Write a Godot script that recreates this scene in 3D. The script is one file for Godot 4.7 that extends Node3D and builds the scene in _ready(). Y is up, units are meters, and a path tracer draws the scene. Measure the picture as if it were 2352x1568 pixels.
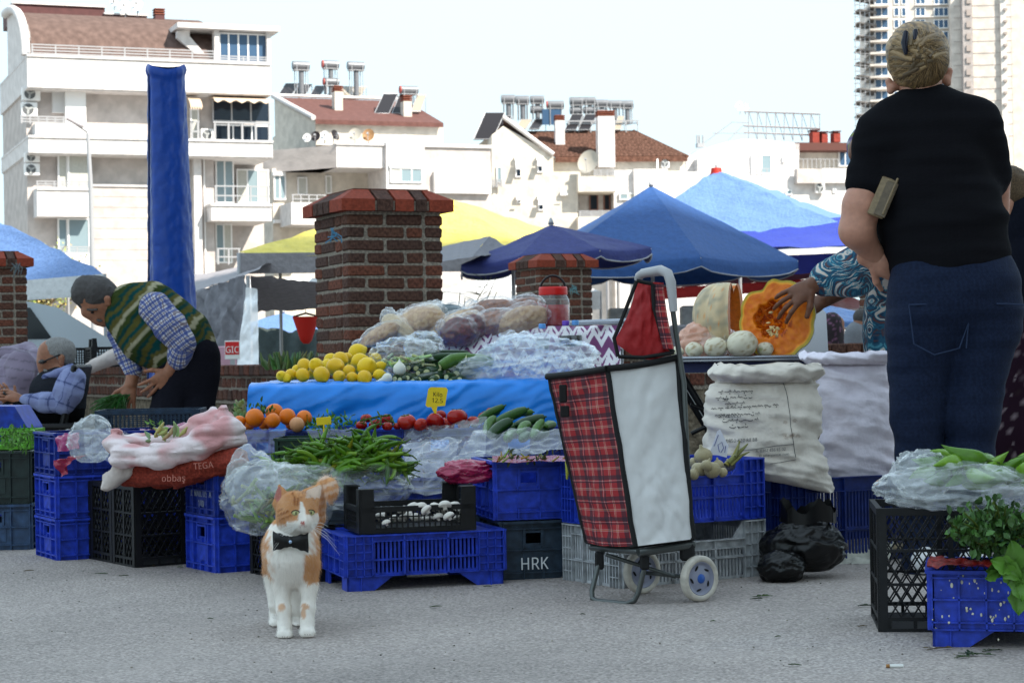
extends Node3D
# A street market: a cat in a bow tie on the asphalt, crates of vegetables, brick planter pillars, tents and apartment blocks.
const HC := 0.68
const F := 4594.0
const CU := 1176.0
const CV := 784.0
var cb := Basis()
var eye := Vector3(0,HC,0)
var rng := RandomNumberGenerator.new()
var nz := FastNoiseLite.new()
var rz := FastNoiseLite.new()
var names := {}
var M := {}
var TX := {}

# ---------- mesh builder ----------
class MB:
	var v := PackedVector3Array()
	var n := PackedVector3Array()
	var c := PackedColorArray()
	var t := PackedVector2Array()
	var ix := PackedInt32Array()
	var col := Color(1,1,1)
	func vert(p: Vector3,nn: Vector3,uv := Vector2.ZERO) -> int:
		v.append(p); n.append(nn); c.append(col); t.append(uv)
		return v.size() - 1
	func quad(a: Vector3,b: Vector3,d: Vector3,e: Vector3) -> void: # counter-clockwise from outside
		var nn := (b - a).cross(d - a)
		if nn.length_squared() < 1e-18:
			nn = (d - a).cross(e - a)
		nn = nn.normalized()
		var i := vert(a,nn,Vector2(0,1))
		vert(b,nn,Vector2(1,1)); vert(d,nn,Vector2(1,0)); vert(e,nn,Vector2(0,0))
		ix.append_array([i,i + 2,i + 1,i,i + 3,i + 2])
	func tri3(a: Vector3,b: Vector3,d: Vector3) -> void:
		var nn := (b - a).cross(d - a).normalized()
		var i := vert(a,nn,Vector2(0,1))
		vert(b,nn,Vector2(1,1)); vert(d,nn,Vector2(0.5,0))
		ix.append_array([i,i + 2,i + 1])
	func box(ce: Vector3,s: Vector3,b := Basis()) -> MB:
		var h := s * 0.5
		var p := []
		for k in 8:
			p.append(ce + b * Vector3(h.x if k & 1 else -h.x,h.y if k & 2 else -h.y,h.z if k & 4 else -h.z))
		quad(p[4],p[5],p[7],p[6]); quad(p[1],p[0],p[2],p[3])
		quad(p[5],p[1],p[3],p[7]); quad(p[0],p[4],p[6],p[2])
		quad(p[6],p[7],p[3],p[2]); quad(p[0],p[1],p[5],p[4])
		return self
	func bb(x0: float,y0: float,z0: float,x1: float,y1: float,z1: float) -> MB:
		return box(Vector3(x0 + x1,y0 + y1,z0 + z1) * 0.5,Vector3(absf(x1 - x0),absf(y1 - y0),absf(z1 - z0)))
	func cbox(ce: Vector3,s: Vector3,ch: float,b := Basis()) -> MB: # box with chamfered edges
		var h := s * 0.5
		ch = minf(ch,minf(h.x,minf(h.y,h.z)) * 0.9)
		var q := h - Vector3(ch,ch,ch)
		for ax in 3:
			for sg in [-1.0,1.0]:
				var a1 := (ax + 1) % 3
				var a2 := (ax + 2) % 3
				var o := Vector3.ZERO
				o[ax] = h[ax] * sg
				var e1 := Vector3.ZERO
				e1[a1] = q[a1]
				var e2 := Vector3.ZERO
				e2[a2] = q[a2] * sg
				quad(ce + b * (o - e1 - e2),ce + b * (o + e1 - e2),ce + b * (o + e1 + e2),ce + b * (o - e1 + e2))
		for ax in 3: # edges along axis ax
			var a1 := (ax + 1) % 3
			var a2 := (ax + 2) % 3
			for s1 in [-1.0,1.0]:
				for s2 in [-1.0,1.0]:
					var l := Vector3.ZERO
					l[ax] = q[ax] * s1 * s2
					var pa := Vector3.ZERO
					pa[a1] = h[a1] * s1
					pa[a2] = q[a2] * s2
					var pb := Vector3.ZERO
					pb[a1] = q[a1] * s1
					pb[a2] = h[a2] * s2
					_edge(ce,b,pa,pb,l)
		for k in 8:
			var sx := 1.0 if k & 1 else -1.0
			var sy := 1.0 if k & 2 else -1.0
			var sz := 1.0 if k & 4 else -1.0
			var px := Vector3(h.x * sx,q.y * sy,q.z * sz)
			var py := Vector3(q.x * sx,h.y * sy,q.z * sz)
			var pz := Vector3(q.x * sx,q.y * sy,h.z * sz)
			if sx * sy * sz > 0:
				tri3(ce + b * px,ce + b * py,ce + b * pz)
			else:
				tri3(ce + b * px,ce + b * pz,ce + b * py)
		return self
	func _edge(ce: Vector3,b: Basis,pa: Vector3,pb: Vector3,l: Vector3) -> void:
		var nn := (pb - l - (pa - l)).cross(pb + l - (pa - l))
		if nn.dot(pa + pb) > 0:
			quad(ce + b * (pa - l),ce + b * (pb - l),ce + b * (pb + l),ce + b * (pa + l))
		else:
			quad(ce + b * (pb - l),ce + b * (pa - l),ce + b * (pa + l),ce + b * (pb + l))
	func prism(pts: PackedVector2Array,z0: float,z1: float,xf := Transform3D()) -> MB: # pts counter-clockwise
		if Geometry2D.is_polygon_clockwise(pts):
			pts.reverse()
		var m := pts.size()
		var tr := Geometry2D.triangulate_polygon(pts)
		for zz in [z1,z0]:
			var nn: Vector3 = xf.basis * Vector3(0,0,1 if zz == z1 else -1)
			var i0 := v.size()
			for p in pts:
				vert(xf * Vector3(p.x,p.y,zz),nn.normalized(),p)
			for k in range(0,tr.size(),3):
				var a := tr[k]; var b2 := tr[k + 1]; var d := tr[k + 2]
				var cw := (pts[b2] - pts[a]).cross(pts[d] - pts[a]) < 0
				if cw == (zz == z1):
					ix.append_array([i0 + a,i0 + b2,i0 + d])
				else:
					ix.append_array([i0 + a,i0 + d,i0 + b2])
		for k in m:
			var a := pts[k]; var b2 := pts[(k + 1) % m]
			quad(xf * Vector3(a.x,a.y,z0),xf * Vector3(b2.x,b2.y,z0),xf * Vector3(b2.x,b2.y,z1),xf * Vector3(a.x,a.y,z1))
		return self
	func tube(path: Array,r,k := 8,cap := true) -> MB:
		var m := path.size()
		var i0 := v.size()
		var up := Vector3(0,1,0)
		var d0: Vector3 = (path[1] - path[0]).normalized()
		if absf(d0.dot(up)) > 0.9:
			up = Vector3(1,0,0)
		var along := 0.0
		for i in m:
			var d: Vector3 = (path[mini(i + 1,m - 1)] - path[maxi(i - 1,0)]).normalized()
			var sx := d.cross(up).normalized()
			up = sx.cross(d).normalized()
			var rr: float = r[i] if r is Array else r
			if i > 0:
				along += path[i].distance_to(path[i - 1])
			for j in k + 1:
				var a := TAU * j / k
				var nn := sx * cos(a) + up * sin(a)
				vert(path[i] + nn * rr,nn,Vector2(float(j) / k,along))
		for i in m - 1:
			for j in k:
				var a := i0 + i * (k + 1) + j
				ix.append_array([a,a + 1,a + k + 2,a,a + k + 2,a + k + 1])
		if cap:
			for e in [0,m - 1]:
				var d: Vector3 = (path[0] - path[1]) if e == 0 else (path[m - 1] - path[m - 2])
				d = d.normalized()
				var ci := vert(path[e],d)
				var f := v.size()
				for j in k:
					vert(v[i0 + e * (k + 1) + j],d)
				for j in k:
					if e == 0:
						ix.append_array([ci,f + (j + 1) % k,f + j])
					else:
						ix.append_array([ci,f + j,f + (j + 1) % k])
		return self
	func lathe(pr: Array,k := 16,xf := Transform3D()) -> MB: # profile of Vector2(radius, y) from bottom to top
		return grid(k,pr.size() - 1,func(u: float,w: float) -> Vector3:
			var i := mini(int(round(w * (pr.size() - 1))),pr.size() - 1)
			return xf * Vector3(pr[i].x * cos(TAU * u),pr[i].y,-pr[i].x * sin(TAU * u)),true)
	func grid(nu: int,nv: int,f: Callable,wu := false,two := false) -> MB: # normal along du x dv
		var i0 := v.size()
		var P := PackedVector3Array()
		P.resize((nu + 1) * (nv + 1))
		for j in nv + 1:
			for i in nu + 1:
				P[j * (nu + 1) + i] = f.call(float(i) / nu,float(j) / nv)
		for j in nv + 1:
			for i in nu + 1:
				var ia := i - 1
				var ib := i + 1
				if wu:
					ia = nu - 1 if i == 0 else ia
					ib = 1 if i == nu else ib
				else:
					ia = maxi(ia,0); ib = mini(ib,nu)
				var du := P[j * (nu + 1) + ib] - P[j * (nu + 1) + ia]
				var dv := P[mini(j + 1,nv) * (nu + 1) + i] - P[maxi(j - 1,0) * (nu + 1) + i]
				if du.length_squared() < 1e-14: # pole
					var jj := 1 if j == 0 else nv - 1
					du = P[jj * (nu + 1) + ib] - P[jj * (nu + 1) + ia]
				var nn := du.cross(dv)
				vert(P[j * (nu + 1) + i],nn.normalized() if nn.length_squared() > 1e-20 else Vector3.UP,Vector2(float(i) / nu,1.0 - float(j) / nv))
		for j in nv:
			for i in nu:
				var a := i0 + j * (nu + 1) + i
				var b := a + nu + 1
				ix.append_array([a,b + 1,a + 1,a,b,b + 1])
		return self
	func ball(ce: Vector3,r: Vector3,nu := 14,nv := 9,b := Basis(),bump := 0.0,seed_ := 0.0) -> MB:
		return grid(nu,nv,func(u: float,w: float) -> Vector3:
			var a := TAU * u
			var e := PI * (w - 0.5)
			var d := Vector3(cos(e) * cos(a),sin(e),-cos(e) * sin(a))
			var q := 1.0 + bump * (sin(d.x * 5 + seed_) * sin(d.y * 4.3 + seed_ * 1.7) + 0.5 * sin(d.z * 8.1 + seed_ * 2.3))
			return ce + b * (d * r * q),true)
	func add(o: MB,xf := Transform3D()) -> MB:
		var i0 := v.size()
		var nb := xf.basis.inverse().transposed()
		for k in o.v.size():
			v.append(xf * o.v[k]); n.append((nb * o.n[k]).normalized()); c.append(o.c[k]); t.append(o.t[k])
		for k in o.ix:
			ix.append(i0 + k)
		return self
	func mesh() -> ArrayMesh:
		var a := []
		a.resize(Mesh.ARRAY_MAX)
		a[Mesh.ARRAY_VERTEX] = v; a[Mesh.ARRAY_NORMAL] = n; a[Mesh.ARRAY_COLOR] = c; a[Mesh.ARRAY_TEX_UV] = t; a[Mesh.ARRAY_INDEX] = ix
		var m := ArrayMesh.new()
		m.add_surface_from_arrays(Mesh.PRIMITIVE_TRIANGLES,a)
		return m

# ---------- blended bodies: tapered capsules joined with a smooth minimum, meshed as surface nets ----------
class Flesh:
	var bones := [] # [a, b, ra, rb, k, nrm, flat]
	var cell := 0.014
	var wob: FastNoiseLite
	var wamp := 0.0
	var wscale := Vector3.ONE
	var cuts := [] # planes: keep the side where plane distance < 0
	func bone(a: Vector3,b: Vector3,ra: float,rb := -1.0,k := 0.03,nrm := Vector3.ZERO,flat := 1.0) -> Flesh:
		bones.append([a,b,ra,ra if rb < 0 else rb,k,nrm.normalized(),flat])
		return self
	func build(mb: MB,colour = null,uvf = null) -> MB:
		var lo := Vector3(1e9,1e9,1e9)
		var hi := -lo
		for o in bones:
			var r: float = maxf(o[2],o[3]) * maxf(1.0,o[6]) + o[4] * 0.5 + cell * 2 + wamp
			lo = lo.min(o[0] - Vector3(r,r,r)).min(o[1] - Vector3(r,r,r))
			hi = hi.max(o[0] + Vector3(r,r,r)).max(o[1] + Vector3(r,r,r))
		var nx := int((hi.x - lo.x) / cell) + 2
		var ny := int((hi.y - lo.y) / cell) + 2
		var nzz := int((hi.z - lo.z) / cell) + 2
		var g := PackedFloat32Array()
		g.resize(nx * ny * nzz)
		g.fill(1.0)
		var nxy := nx * ny
		for o in bones:
			var a: Vector3 = o[0]
			var b: Vector3 = o[1]
			var ra: float = o[2]
			var rb: float = o[3]
			var k: float = maxf(o[4],1e-4)
			var nr: Vector3 = o[5]
			var st: float = 1.0 / o[6] - 1.0
			var m: float = maxf(ra,rb) * maxf(1.0,o[6]) + k + cell * 2 + wamp
			var l := ((a.min(b) - lo - Vector3(m,m,m)) / cell).floor()
			var h := ((a.max(b) - lo + Vector3(m,m,m)) / cell).ceil()
			var x0 := maxi(int(l.x),0)
			var x1 := mini(int(h.x),nx - 1)
			var y0 := maxi(int(l.y),0)
			var y1 := mini(int(h.y),ny - 1)
			var z0 := maxi(int(l.z),0)
			var z1 := mini(int(h.z),nzz - 1)
			var ab := b - a
			ab += nr * (ab.dot(nr) * st)
			var il := 1.0 / maxf(ab.length_squared(),1e-9)
			var dr := rb - ra
			for z in range(z0,z1 + 1):
				for y in range(y0,y1 + 1):
					var id := z * nxy + y * nx + x0
					var p := Vector3(lo.x + x0 * cell,lo.y + y * cell,lo.z + z * cell) - a
					for x in range(x0,x1 + 1):
						var q := p + nr * (p.dot(nr) * st)
						var tt := clampf(q.dot(ab) * il,0.0,1.0)
						var d := (q - ab * tt).length() - ra - dr * tt
						var e := g[id]
						var hh := k - absf(e - d)
						if hh > 0.0:
							g[id] = minf(e,d) - hh * hh * 0.25 / k
						elif d < e:
							g[id] = d
						p.x += cell
						id += 1
		if wamp > 0.0 or cuts.size():
			for z in nzz:
				for y in ny:
					for x in nx:
						var id := z * nxy + y * nx + x
						if g[id] > -0.06 and g[id] < 0.06:
							var p := lo + Vector3(x,y,z) * cell
							if wamp > 0.0:
								g[id] += wob.get_noise_3dv(p * wscale) * wamp
							for pl in cuts:
								g[id] = maxf(g[id],pl.distance_to(p))
						elif cuts.size() and g[id] < 0:
							for pl in cuts:
								g[id] = maxf(g[id],pl.distance_to(lo + Vector3(x,y,z) * cell))
		var vi := PackedInt32Array()
		vi.resize(nx * ny * nzz)
		vi.fill(-1)
		var i0 := mb.v.size()
		for z in nzz - 1:
			for y in ny - 1:
				var id := z * nxy + y * nx
				for x in nx - 1:
					var a0 := g[id]; var a1 := g[id + 1]; var a2 := g[id + nx]; var a3 := g[id + nx + 1]
					var a4 := g[id + nxy]; var a5 := g[id + nxy + 1]; var a6 := g[id + nxy + nx]; var a7 := g[id + nxy + nx + 1]
					var mn := minf(minf(minf(a0,a1),minf(a2,a3)),minf(minf(a4,a5),minf(a6,a7)))
					if mn < 0.0:
						var mx := maxf(maxf(maxf(a0,a1),maxf(a2,a3)),maxf(maxf(a4,a5),maxf(a6,a7)))
						if mx >= 0.0:
							var s := Vector3.ZERO
							var ct := 0
							if (a0 < 0) != (a1 < 0): s += Vector3(a0 / (a0 - a1),0,0); ct += 1
							if (a2 < 0) != (a3 < 0): s += Vector3(a2 / (a2 - a3),1,0); ct += 1
							if (a4 < 0) != (a5 < 0): s += Vector3(a4 / (a4 - a5),0,1); ct += 1
							if (a6 < 0) != (a7 < 0): s += Vector3(a6 / (a6 - a7),1,1); ct += 1
							if (a0 < 0) != (a2 < 0): s += Vector3(0,a0 / (a0 - a2),0); ct += 1
							if (a1 < 0) != (a3 < 0): s += Vector3(1,a1 / (a1 - a3),0); ct += 1
							if (a4 < 0) != (a6 < 0): s += Vector3(0,a4 / (a4 - a6),1); ct += 1
							if (a5 < 0) != (a7 < 0): s += Vector3(1,a5 / (a5 - a7),1); ct += 1
							if (a0 < 0) != (a4 < 0): s += Vector3(0,0,a0 / (a0 - a4)); ct += 1
							if (a1 < 0) != (a5 < 0): s += Vector3(1,0,a1 / (a1 - a5)); ct += 1
							if (a2 < 0) != (a6 < 0): s += Vector3(0,1,a2 / (a2 - a6)); ct += 1
							if (a3 < 0) != (a7 < 0): s += Vector3(1,1,a3 / (a3 - a7)); ct += 1
							s /= ct
							var gx := a1 - a0 + a3 - a2 + a5 - a4 + a7 - a6
							var gy := a2 - a0 + a3 - a1 + a6 - a4 + a7 - a5
							var gz := a4 - a0 + a5 - a1 + a6 - a2 + a7 - a3
							var p := lo + (Vector3(x,y,z) + s) * cell
							var nn := Vector3(gx,gy,gz).normalized()
							if colour:
								mb.col = colour.call(p,nn)
							vi[id] = mb.vert(p,nn,uvf.call(p,nn) if uvf else Vector2(p.x,p.y))
					id += 1
		for z in range(1,nzz - 1):
			for y in range(1,ny - 1):
				for x in range(1,nx - 1):
					var id := z * nxy + y * nx + x
					var s := g[id] < 0
					if s != (g[id + 1] < 0):
						_q(mb,vi[id],vi[id - nx],vi[id - nx - nxy],vi[id - nxy],s)
					if s != (g[id + nx] < 0):
						_q(mb,vi[id],vi[id - nxy],vi[id - nxy - 1],vi[id - 1],s)
					if s != (g[id + nxy] < 0):
						_q(mb,vi[id],vi[id - 1],vi[id - 1 - nx],vi[id - nx],s)
		# smooth the normals by averaging over faces
		return mb
	func _q(mb: MB,a: int,b: int,d: int,e: int,s: bool) -> void:
		if a < 0 or b < 0 or d < 0 or e < 0:
			return
		if s:
			mb.ix.append_array([a,d,b,a,e,d])
		else:
			mb.ix.append_array([a,b,d,a,d,e])

# ---------- placing ----------
func ray(u: float,v: float) -> Vector3:
	return cb * Vector3((u - CU) / F,(CV - v) / F,-1.0)
func at(u: float,v: float,d: float) -> Vector3: # the point at depth d (metres away from the lens) behind that pixel
	var r := ray(u,v)
	return eye + r * (d / -r.z)
func gr(u: float,v: float,y := 0.0) -> Vector3: # the point on a level plane
	var r := ray(u,v)
	return eye + r * ((y - HC) / r.y)
func onp(u: float,v: float,T: Transform3D,off := 0.0) -> Vector3: # point on plane z = off of a frame, in the frame's axes
	var i := T.affine_inverse()
	var o := i * eye
	var r := i.basis * ray(u,v)
	return o + r * ((off - o.z) / r.z)
func numbered(s: String) -> String:
	if not names.has(s):
		names[s] = 0
		return s
	names[s] += 1
	return "%s_%03d" % [s,names[s]]
func thing(called: String,label: String,category: String,pos := Vector3.ZERO,turn := 0.0,group := "") -> Node3D:
	var o := Node3D.new()
	o.name = numbered(called)
	add_child(o)
	o.position = pos
	o.rotation.y = turn
	o.set_meta("label",label)
	o.set_meta("category",category)
	if group:
		o.set_meta("group",group)
	return o
func part(called: String,m,mt: Material,parent: Node) -> MeshInstance3D:
	var o := MeshInstance3D.new()
	o.name = called
	o.mesh = m.mesh() if m is MB else m
	o.material_override = mt
	parent.add_child(o,true)
	return o
func solo(called: String,m,mt: Material,label: String,category: String,group := "",pos := Vector3.ZERO,b := Basis()) -> MeshInstance3D:
	var o := MeshInstance3D.new()
	o.name = numbered(called)
	o.mesh = m.mesh() if m is MB else m
	o.material_override = mt
	add_child(o)
	o.transform = Transform3D(b,pos)
	o.set_meta("label",label)
	o.set_meta("category",category)
	if group:
		o.set_meta("group",group)
	return o
func setting(called: String,m,mt: Material,pos := Vector3.ZERO) -> MeshInstance3D:
	var o := MeshInstance3D.new()
	o.name = numbered(called)
	o.mesh = m.mesh() if m is MB else m
	o.material_override = mt
	add_child(o)
	o.position = pos
	o.set_meta("kind","structure")
	return o
func copy(o: Node3D,label := "",group := "") -> Node3D:
	var r: Node3D = o.duplicate()
	r.name = numbered(String(o.name).trim_suffix("_" + String(o.name).get_slice("_",String(o.name).get_slice_count("_") - 1)) if String(o.name).right(3).is_valid_int() else String(o.name))
	add_child(r)
	if label:
		r.set_meta("label",label)
	if group:
		r.set_meta("group",group)
	return r
func rf(a: float,b: float) -> float:
	return rng.randf_range(a,b)
func yaw(a: float) -> Basis:
	return Basis(Vector3.UP,a)

# ---------- materials ----------
func noise_tex(key: String,freq: float,oct := 4,size := 256,lo := 0.0,hi := 1.0,normal := 0.0,kind := FastNoiseLite.TYPE_SIMPLEX_SMOOTH,sq := Vector2.ONE) -> ImageTexture:
	if TX.has(key):
		return TX[key]
	var f := FastNoiseLite.new()
	f.noise_type = kind
	f.seed = hash(key) % 1000
	f.frequency = freq
	f.fractal_octaves = oct
	f.fractal_type = FastNoiseLite.FRACTAL_FBM if oct > 1 else FastNoiseLite.FRACTAL_NONE
	var im := f.get_seamless_image(size,size)
	im.convert(Image.FORMAT_RGBA8)
	if normal > 0.0:
		im.bump_map_to_normal_map(normal)
	else:
		var dd := im.get_data()
		for k in range(0,dd.size(),4):
			var x := int(255.0 * (lo + (hi - lo) * dd[k] / 255.0))
			dd[k] = x; dd[k + 1] = x; dd[k + 2] = x; dd[k + 3] = 255
		im = Image.create_from_data(size,size,false,Image.FORMAT_RGBA8,dd)
	TX[key] = ImageTexture.create_from_image(im)
	return TX[key]
func tex(key: String,w: int,h: int,f: Callable) -> ImageTexture:
	if not TX.has(key):
		var im := Image.create(w,h,false,Image.FORMAT_RGBA8)
		for y in h:
			for x in w:
				im.set_pixel(x,y,f.call((x + 0.5) / w,(y + 0.5) / h))
		TX[key] = ImageTexture.create_from_image(im)
	return TX[key]
# colours as the eye sees the bare thing (sRGB); grain: how much a noise varies them; bump: relief of the grain
func mat(key: String,col: Color,rough := 0.6,grain := 0.0,gscale := 6.0,bump := 0.0,bscale := 8.0,metal := 0.0) -> StandardMaterial3D:
	if M.has(key):
		return M[key]
	var m := StandardMaterial3D.new()
	m.albedo_color = col
	m.roughness = rough
	m.metallic = metal
	m.metallic_specular = 0.16 if rough >= 0.9 else 0.28 if rough >= 0.75 else 0.4
	if grain > 0.0 or bump > 0.0:
		m.uv1_triplanar = true
		m.uv1_scale = Vector3(gscale,gscale,gscale)
	if grain > 0.0:
		m.albedo_texture = noise_tex("g%d" % int(grain * 100),0.015,5,256,1.0 - grain,1.0)
	if bump > 0.0:
		m.normal_enabled = true
		m.normal_texture = noise_tex("bump",0.03,4,256,0,1,6.0)
		m.normal_scale = bump
	M[key] = m
	return m
func film(key: String,col: Color,alpha: float,rough := 0.15) -> StandardMaterial3D: # thin plastic
	if M.has(key):
		return M[key]
	var m := StandardMaterial3D.new()
	m.albedo_color = Color(col,alpha)
	m.transparency = BaseMaterial3D.TRANSPARENCY_ALPHA
	m.metallic_specular = 0.5
	m.roughness = rough
	m.cull_mode = BaseMaterial3D.CULL_DISABLED
	M[key] = m
	return m
func vmat(key: String,rough := 0.7,bump := 0.0,bscale := 10.0) -> StandardMaterial3D: # colours in the vertices
	if M.has(key):
		return M[key]
	var m := StandardMaterial3D.new()
	m.vertex_color_use_as_albedo = true
	m.roughness = rough
	m.metallic_specular = 0.2 if rough >= 0.8 else 0.4
	if bump > 0.0:
		m.uv1_triplanar = true
		m.uv1_scale = Vector3(bscale,bscale,bscale)
		m.normal_enabled = true
		m.normal_texture = noise_tex("bump",0.03,4,256,0,1,6.0)
		m.normal_scale = bump
	M[key] = m
	return m
func lin(r: float,g: float,b: float) -> Color: # an sRGB colour as vertex colour
	return Color(r,g,b).srgb_to_linear()
func _ready() -> void:
	rng.seed = 7
	nz.seed = 3
	nz.frequency = 1.0
	nz.fractal_octaves = 2
	rz.seed = 9
	rz.frequency = 1.0
	rz.fractal_octaves = 2
	rz.fractal_type = FastNoiseLite.FRACTAL_RIDGED
	# camera: crouching photographer, long lens, held a degree out of level
	cb = Basis(Vector3.RIGHT,atan((817.7 - CV) / F)) * Basis(Vector3.BACK,deg_to_rad(-1.0))
	var cam := Camera3D.new()
	cam.name = "camera"
	add_child(cam)
	cam.transform = Transform3D(cb,eye)
	cam.fov = rad_to_deg(2.0 * atan(CV / F))
	cam.near = 0.1
	cam.far = 3000.0
	var lens := CameraAttributesPhysical.new()
	lens.frustum_focal_length = 70.0
	lens.frustum_focus_distance = 5.6
	lens.exposure_aperture = 14.0
	cam.attributes = lens
	cam.current = true
	var env := Environment.new()
	env.background_mode = Environment.BG_SKY
	var sky := Sky.new()
	var sm := ProceduralSkyMaterial.new()
	sm.sky_top_color = Color(0.49,0.548,0.592)
	sm.sky_horizon_color = Color(0.46,0.522,0.538)
	sm.sky_curve = 0.22
	sm.ground_bottom_color = Color(0.32,0.31,0.30)
	sm.ground_horizon_color = Color(0.62,0.64,0.66)
	sm.sky_energy_multiplier = 1.0
	sky.sky_material = sm
	env.sky = sky
	env.tonemap_mode = Environment.TONE_MAPPER_LINEAR
	env.tonemap_exposure = 5.0
	env.sdfgi_enabled = true
	env.ssao_enabled = true
	env.ssil_enabled = true
	var we := WorldEnvironment.new()
	we.name = "world_environment"
	we.environment = env
	add_child(we)
	# the sun stands behind the camera to the right, above a tower that shades the stalls
	var sun := DirectionalLight3D.new()
	sun.name = "sun"
	sun.light_energy = 0.62
	sun.light_color = Color(1.0,0.965,0.91)
	sun.light_angular_distance = 0.53
	sun.shadow_enabled = true
	add_child(sun)
	var sd := Vector3(sin(deg_to_rad(50.0)) * cos(deg_to_rad(43.0)),sin(deg_to_rad(43.0)),cos(deg_to_rad(50.0)) * cos(deg_to_rad(43.0)))
	sun.basis = Basis.looking_at(-sd,Vector3.UP)
	build_ground()
	build_bricks()
	build_backdrop()
	build_tents()
	build_stall()
	build_goods()
	build_people()
	build_small()

func build_ground() -> void:
	var g := MB.new()
	var n := 200
	var coarse := FastNoiseLite.new()
	coarse.seed = 11
	coarse.frequency = 0.55
	coarse.fractal_octaves = 4
	g.grid(n,n,func(u: float,v: float) -> Vector3:
		return Vector3((u - 0.5) * 24.0,0.0,2.0 - v * 24.0))
	for k in g.v.size():
		var p := g.v[k]
		g.n[k] = Vector3.UP
		var q := 0.88 + 0.26 * coarse.get_noise_2d(p.x * 1.3,p.z * 1.3) + 0.10 * coarse.get_noise_2d(p.x * 5.0 + 40.0,p.z * 5.0)
		g.c[k] = Color(q,q * 0.985,q * 0.97)
	var a := StandardMaterial3D.new()
	a.vertex_color_use_as_albedo = true
	a.albedo_color = Color(0.80,0.755,0.73)
	a.roughness = 0.88
	a.uv1_triplanar = true
	a.uv1_world_triplanar = true
	a.uv1_scale = Vector3(0.55,0.55,0.55)
	a.albedo_texture = noise_tex("asphalt",0.33,2,1024,0.6,1.0,0.0,FastNoiseLite.TYPE_VALUE)
	a.normal_enabled = true
	a.normal_texture = noise_tex("asphalt_n",0.33,2,1024,0,1,5.0,FastNoiseLite.TYPE_VALUE)
	a.normal_scale = 0.8
	setting("road",g,a,Vector3(0,0.004,0))
	var far := mat("far_ground",Color(0.60,0.58,0.55),0.9,0.3,0.05)
	setting("ground",MB.new().bb(-900,-0.5,-900,900,0.0,120),far)

# ---------- brick pillars and planter walls ----------
const WALLYAW := 0.43
var bricks := {}
func brick_mesh(l: float,h: float,w: float,k: int) -> ArrayMesh:
	var key := "%d_%d_%d_%d" % [int(l * 1000),int(h * 1000),int(w * 1000),k]
	if not bricks.has(key):
		var m := MB.new()
		m.cbox(Vector3.ZERO,Vector3(l,h,w),0.007)
		for i in m.v.size():
			var p := m.v[i] * 31.0 + Vector3(k * 7.7,0,0)
			m.v[i] += Vector3(nz.get_noise_3dv(p * 0.4),nz.get_noise_3dv(p * 0.4 + Vector3(9,0,0)),nz.get_noise_3dv(p * 0.4 + Vector3(0,9,0))) * 0.006
		bricks[key] = m.mesh()
	return bricks[key]
func brick_mat(k: int) -> StandardMaterial3D:
	var cs := [Color(0.44,0.30,0.25),Color(0.49,0.31,0.255),Color(0.41,0.295,0.255),Color(0.46,0.32,0.265),Color(0.385,0.285,0.25),Color(0.52,0.32,0.255)]
	return mat("brick%d" % k,cs[k],0.85,0.45,9.0,0.9)
func lay(parent: Node3D,l: float,h: float,w: float,p: Vector3,turn := 0.0,dark := -1) -> void:
	var o := part("brick",brick_mesh(l,h,w,rng.randi() % 3),brick_mat(rng.randi() % 6 if dark < 0 else dark),parent)
	o.transform = Transform3D(Basis(Vector3.UP,turn + rf(-0.012,0.012)) * Basis(Vector3.BACK,rf(-0.008,0.008)),p + Vector3(rf(-0.002,0.002),rf(-0.001,0.001),rf(-0.002,0.002)))
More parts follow.
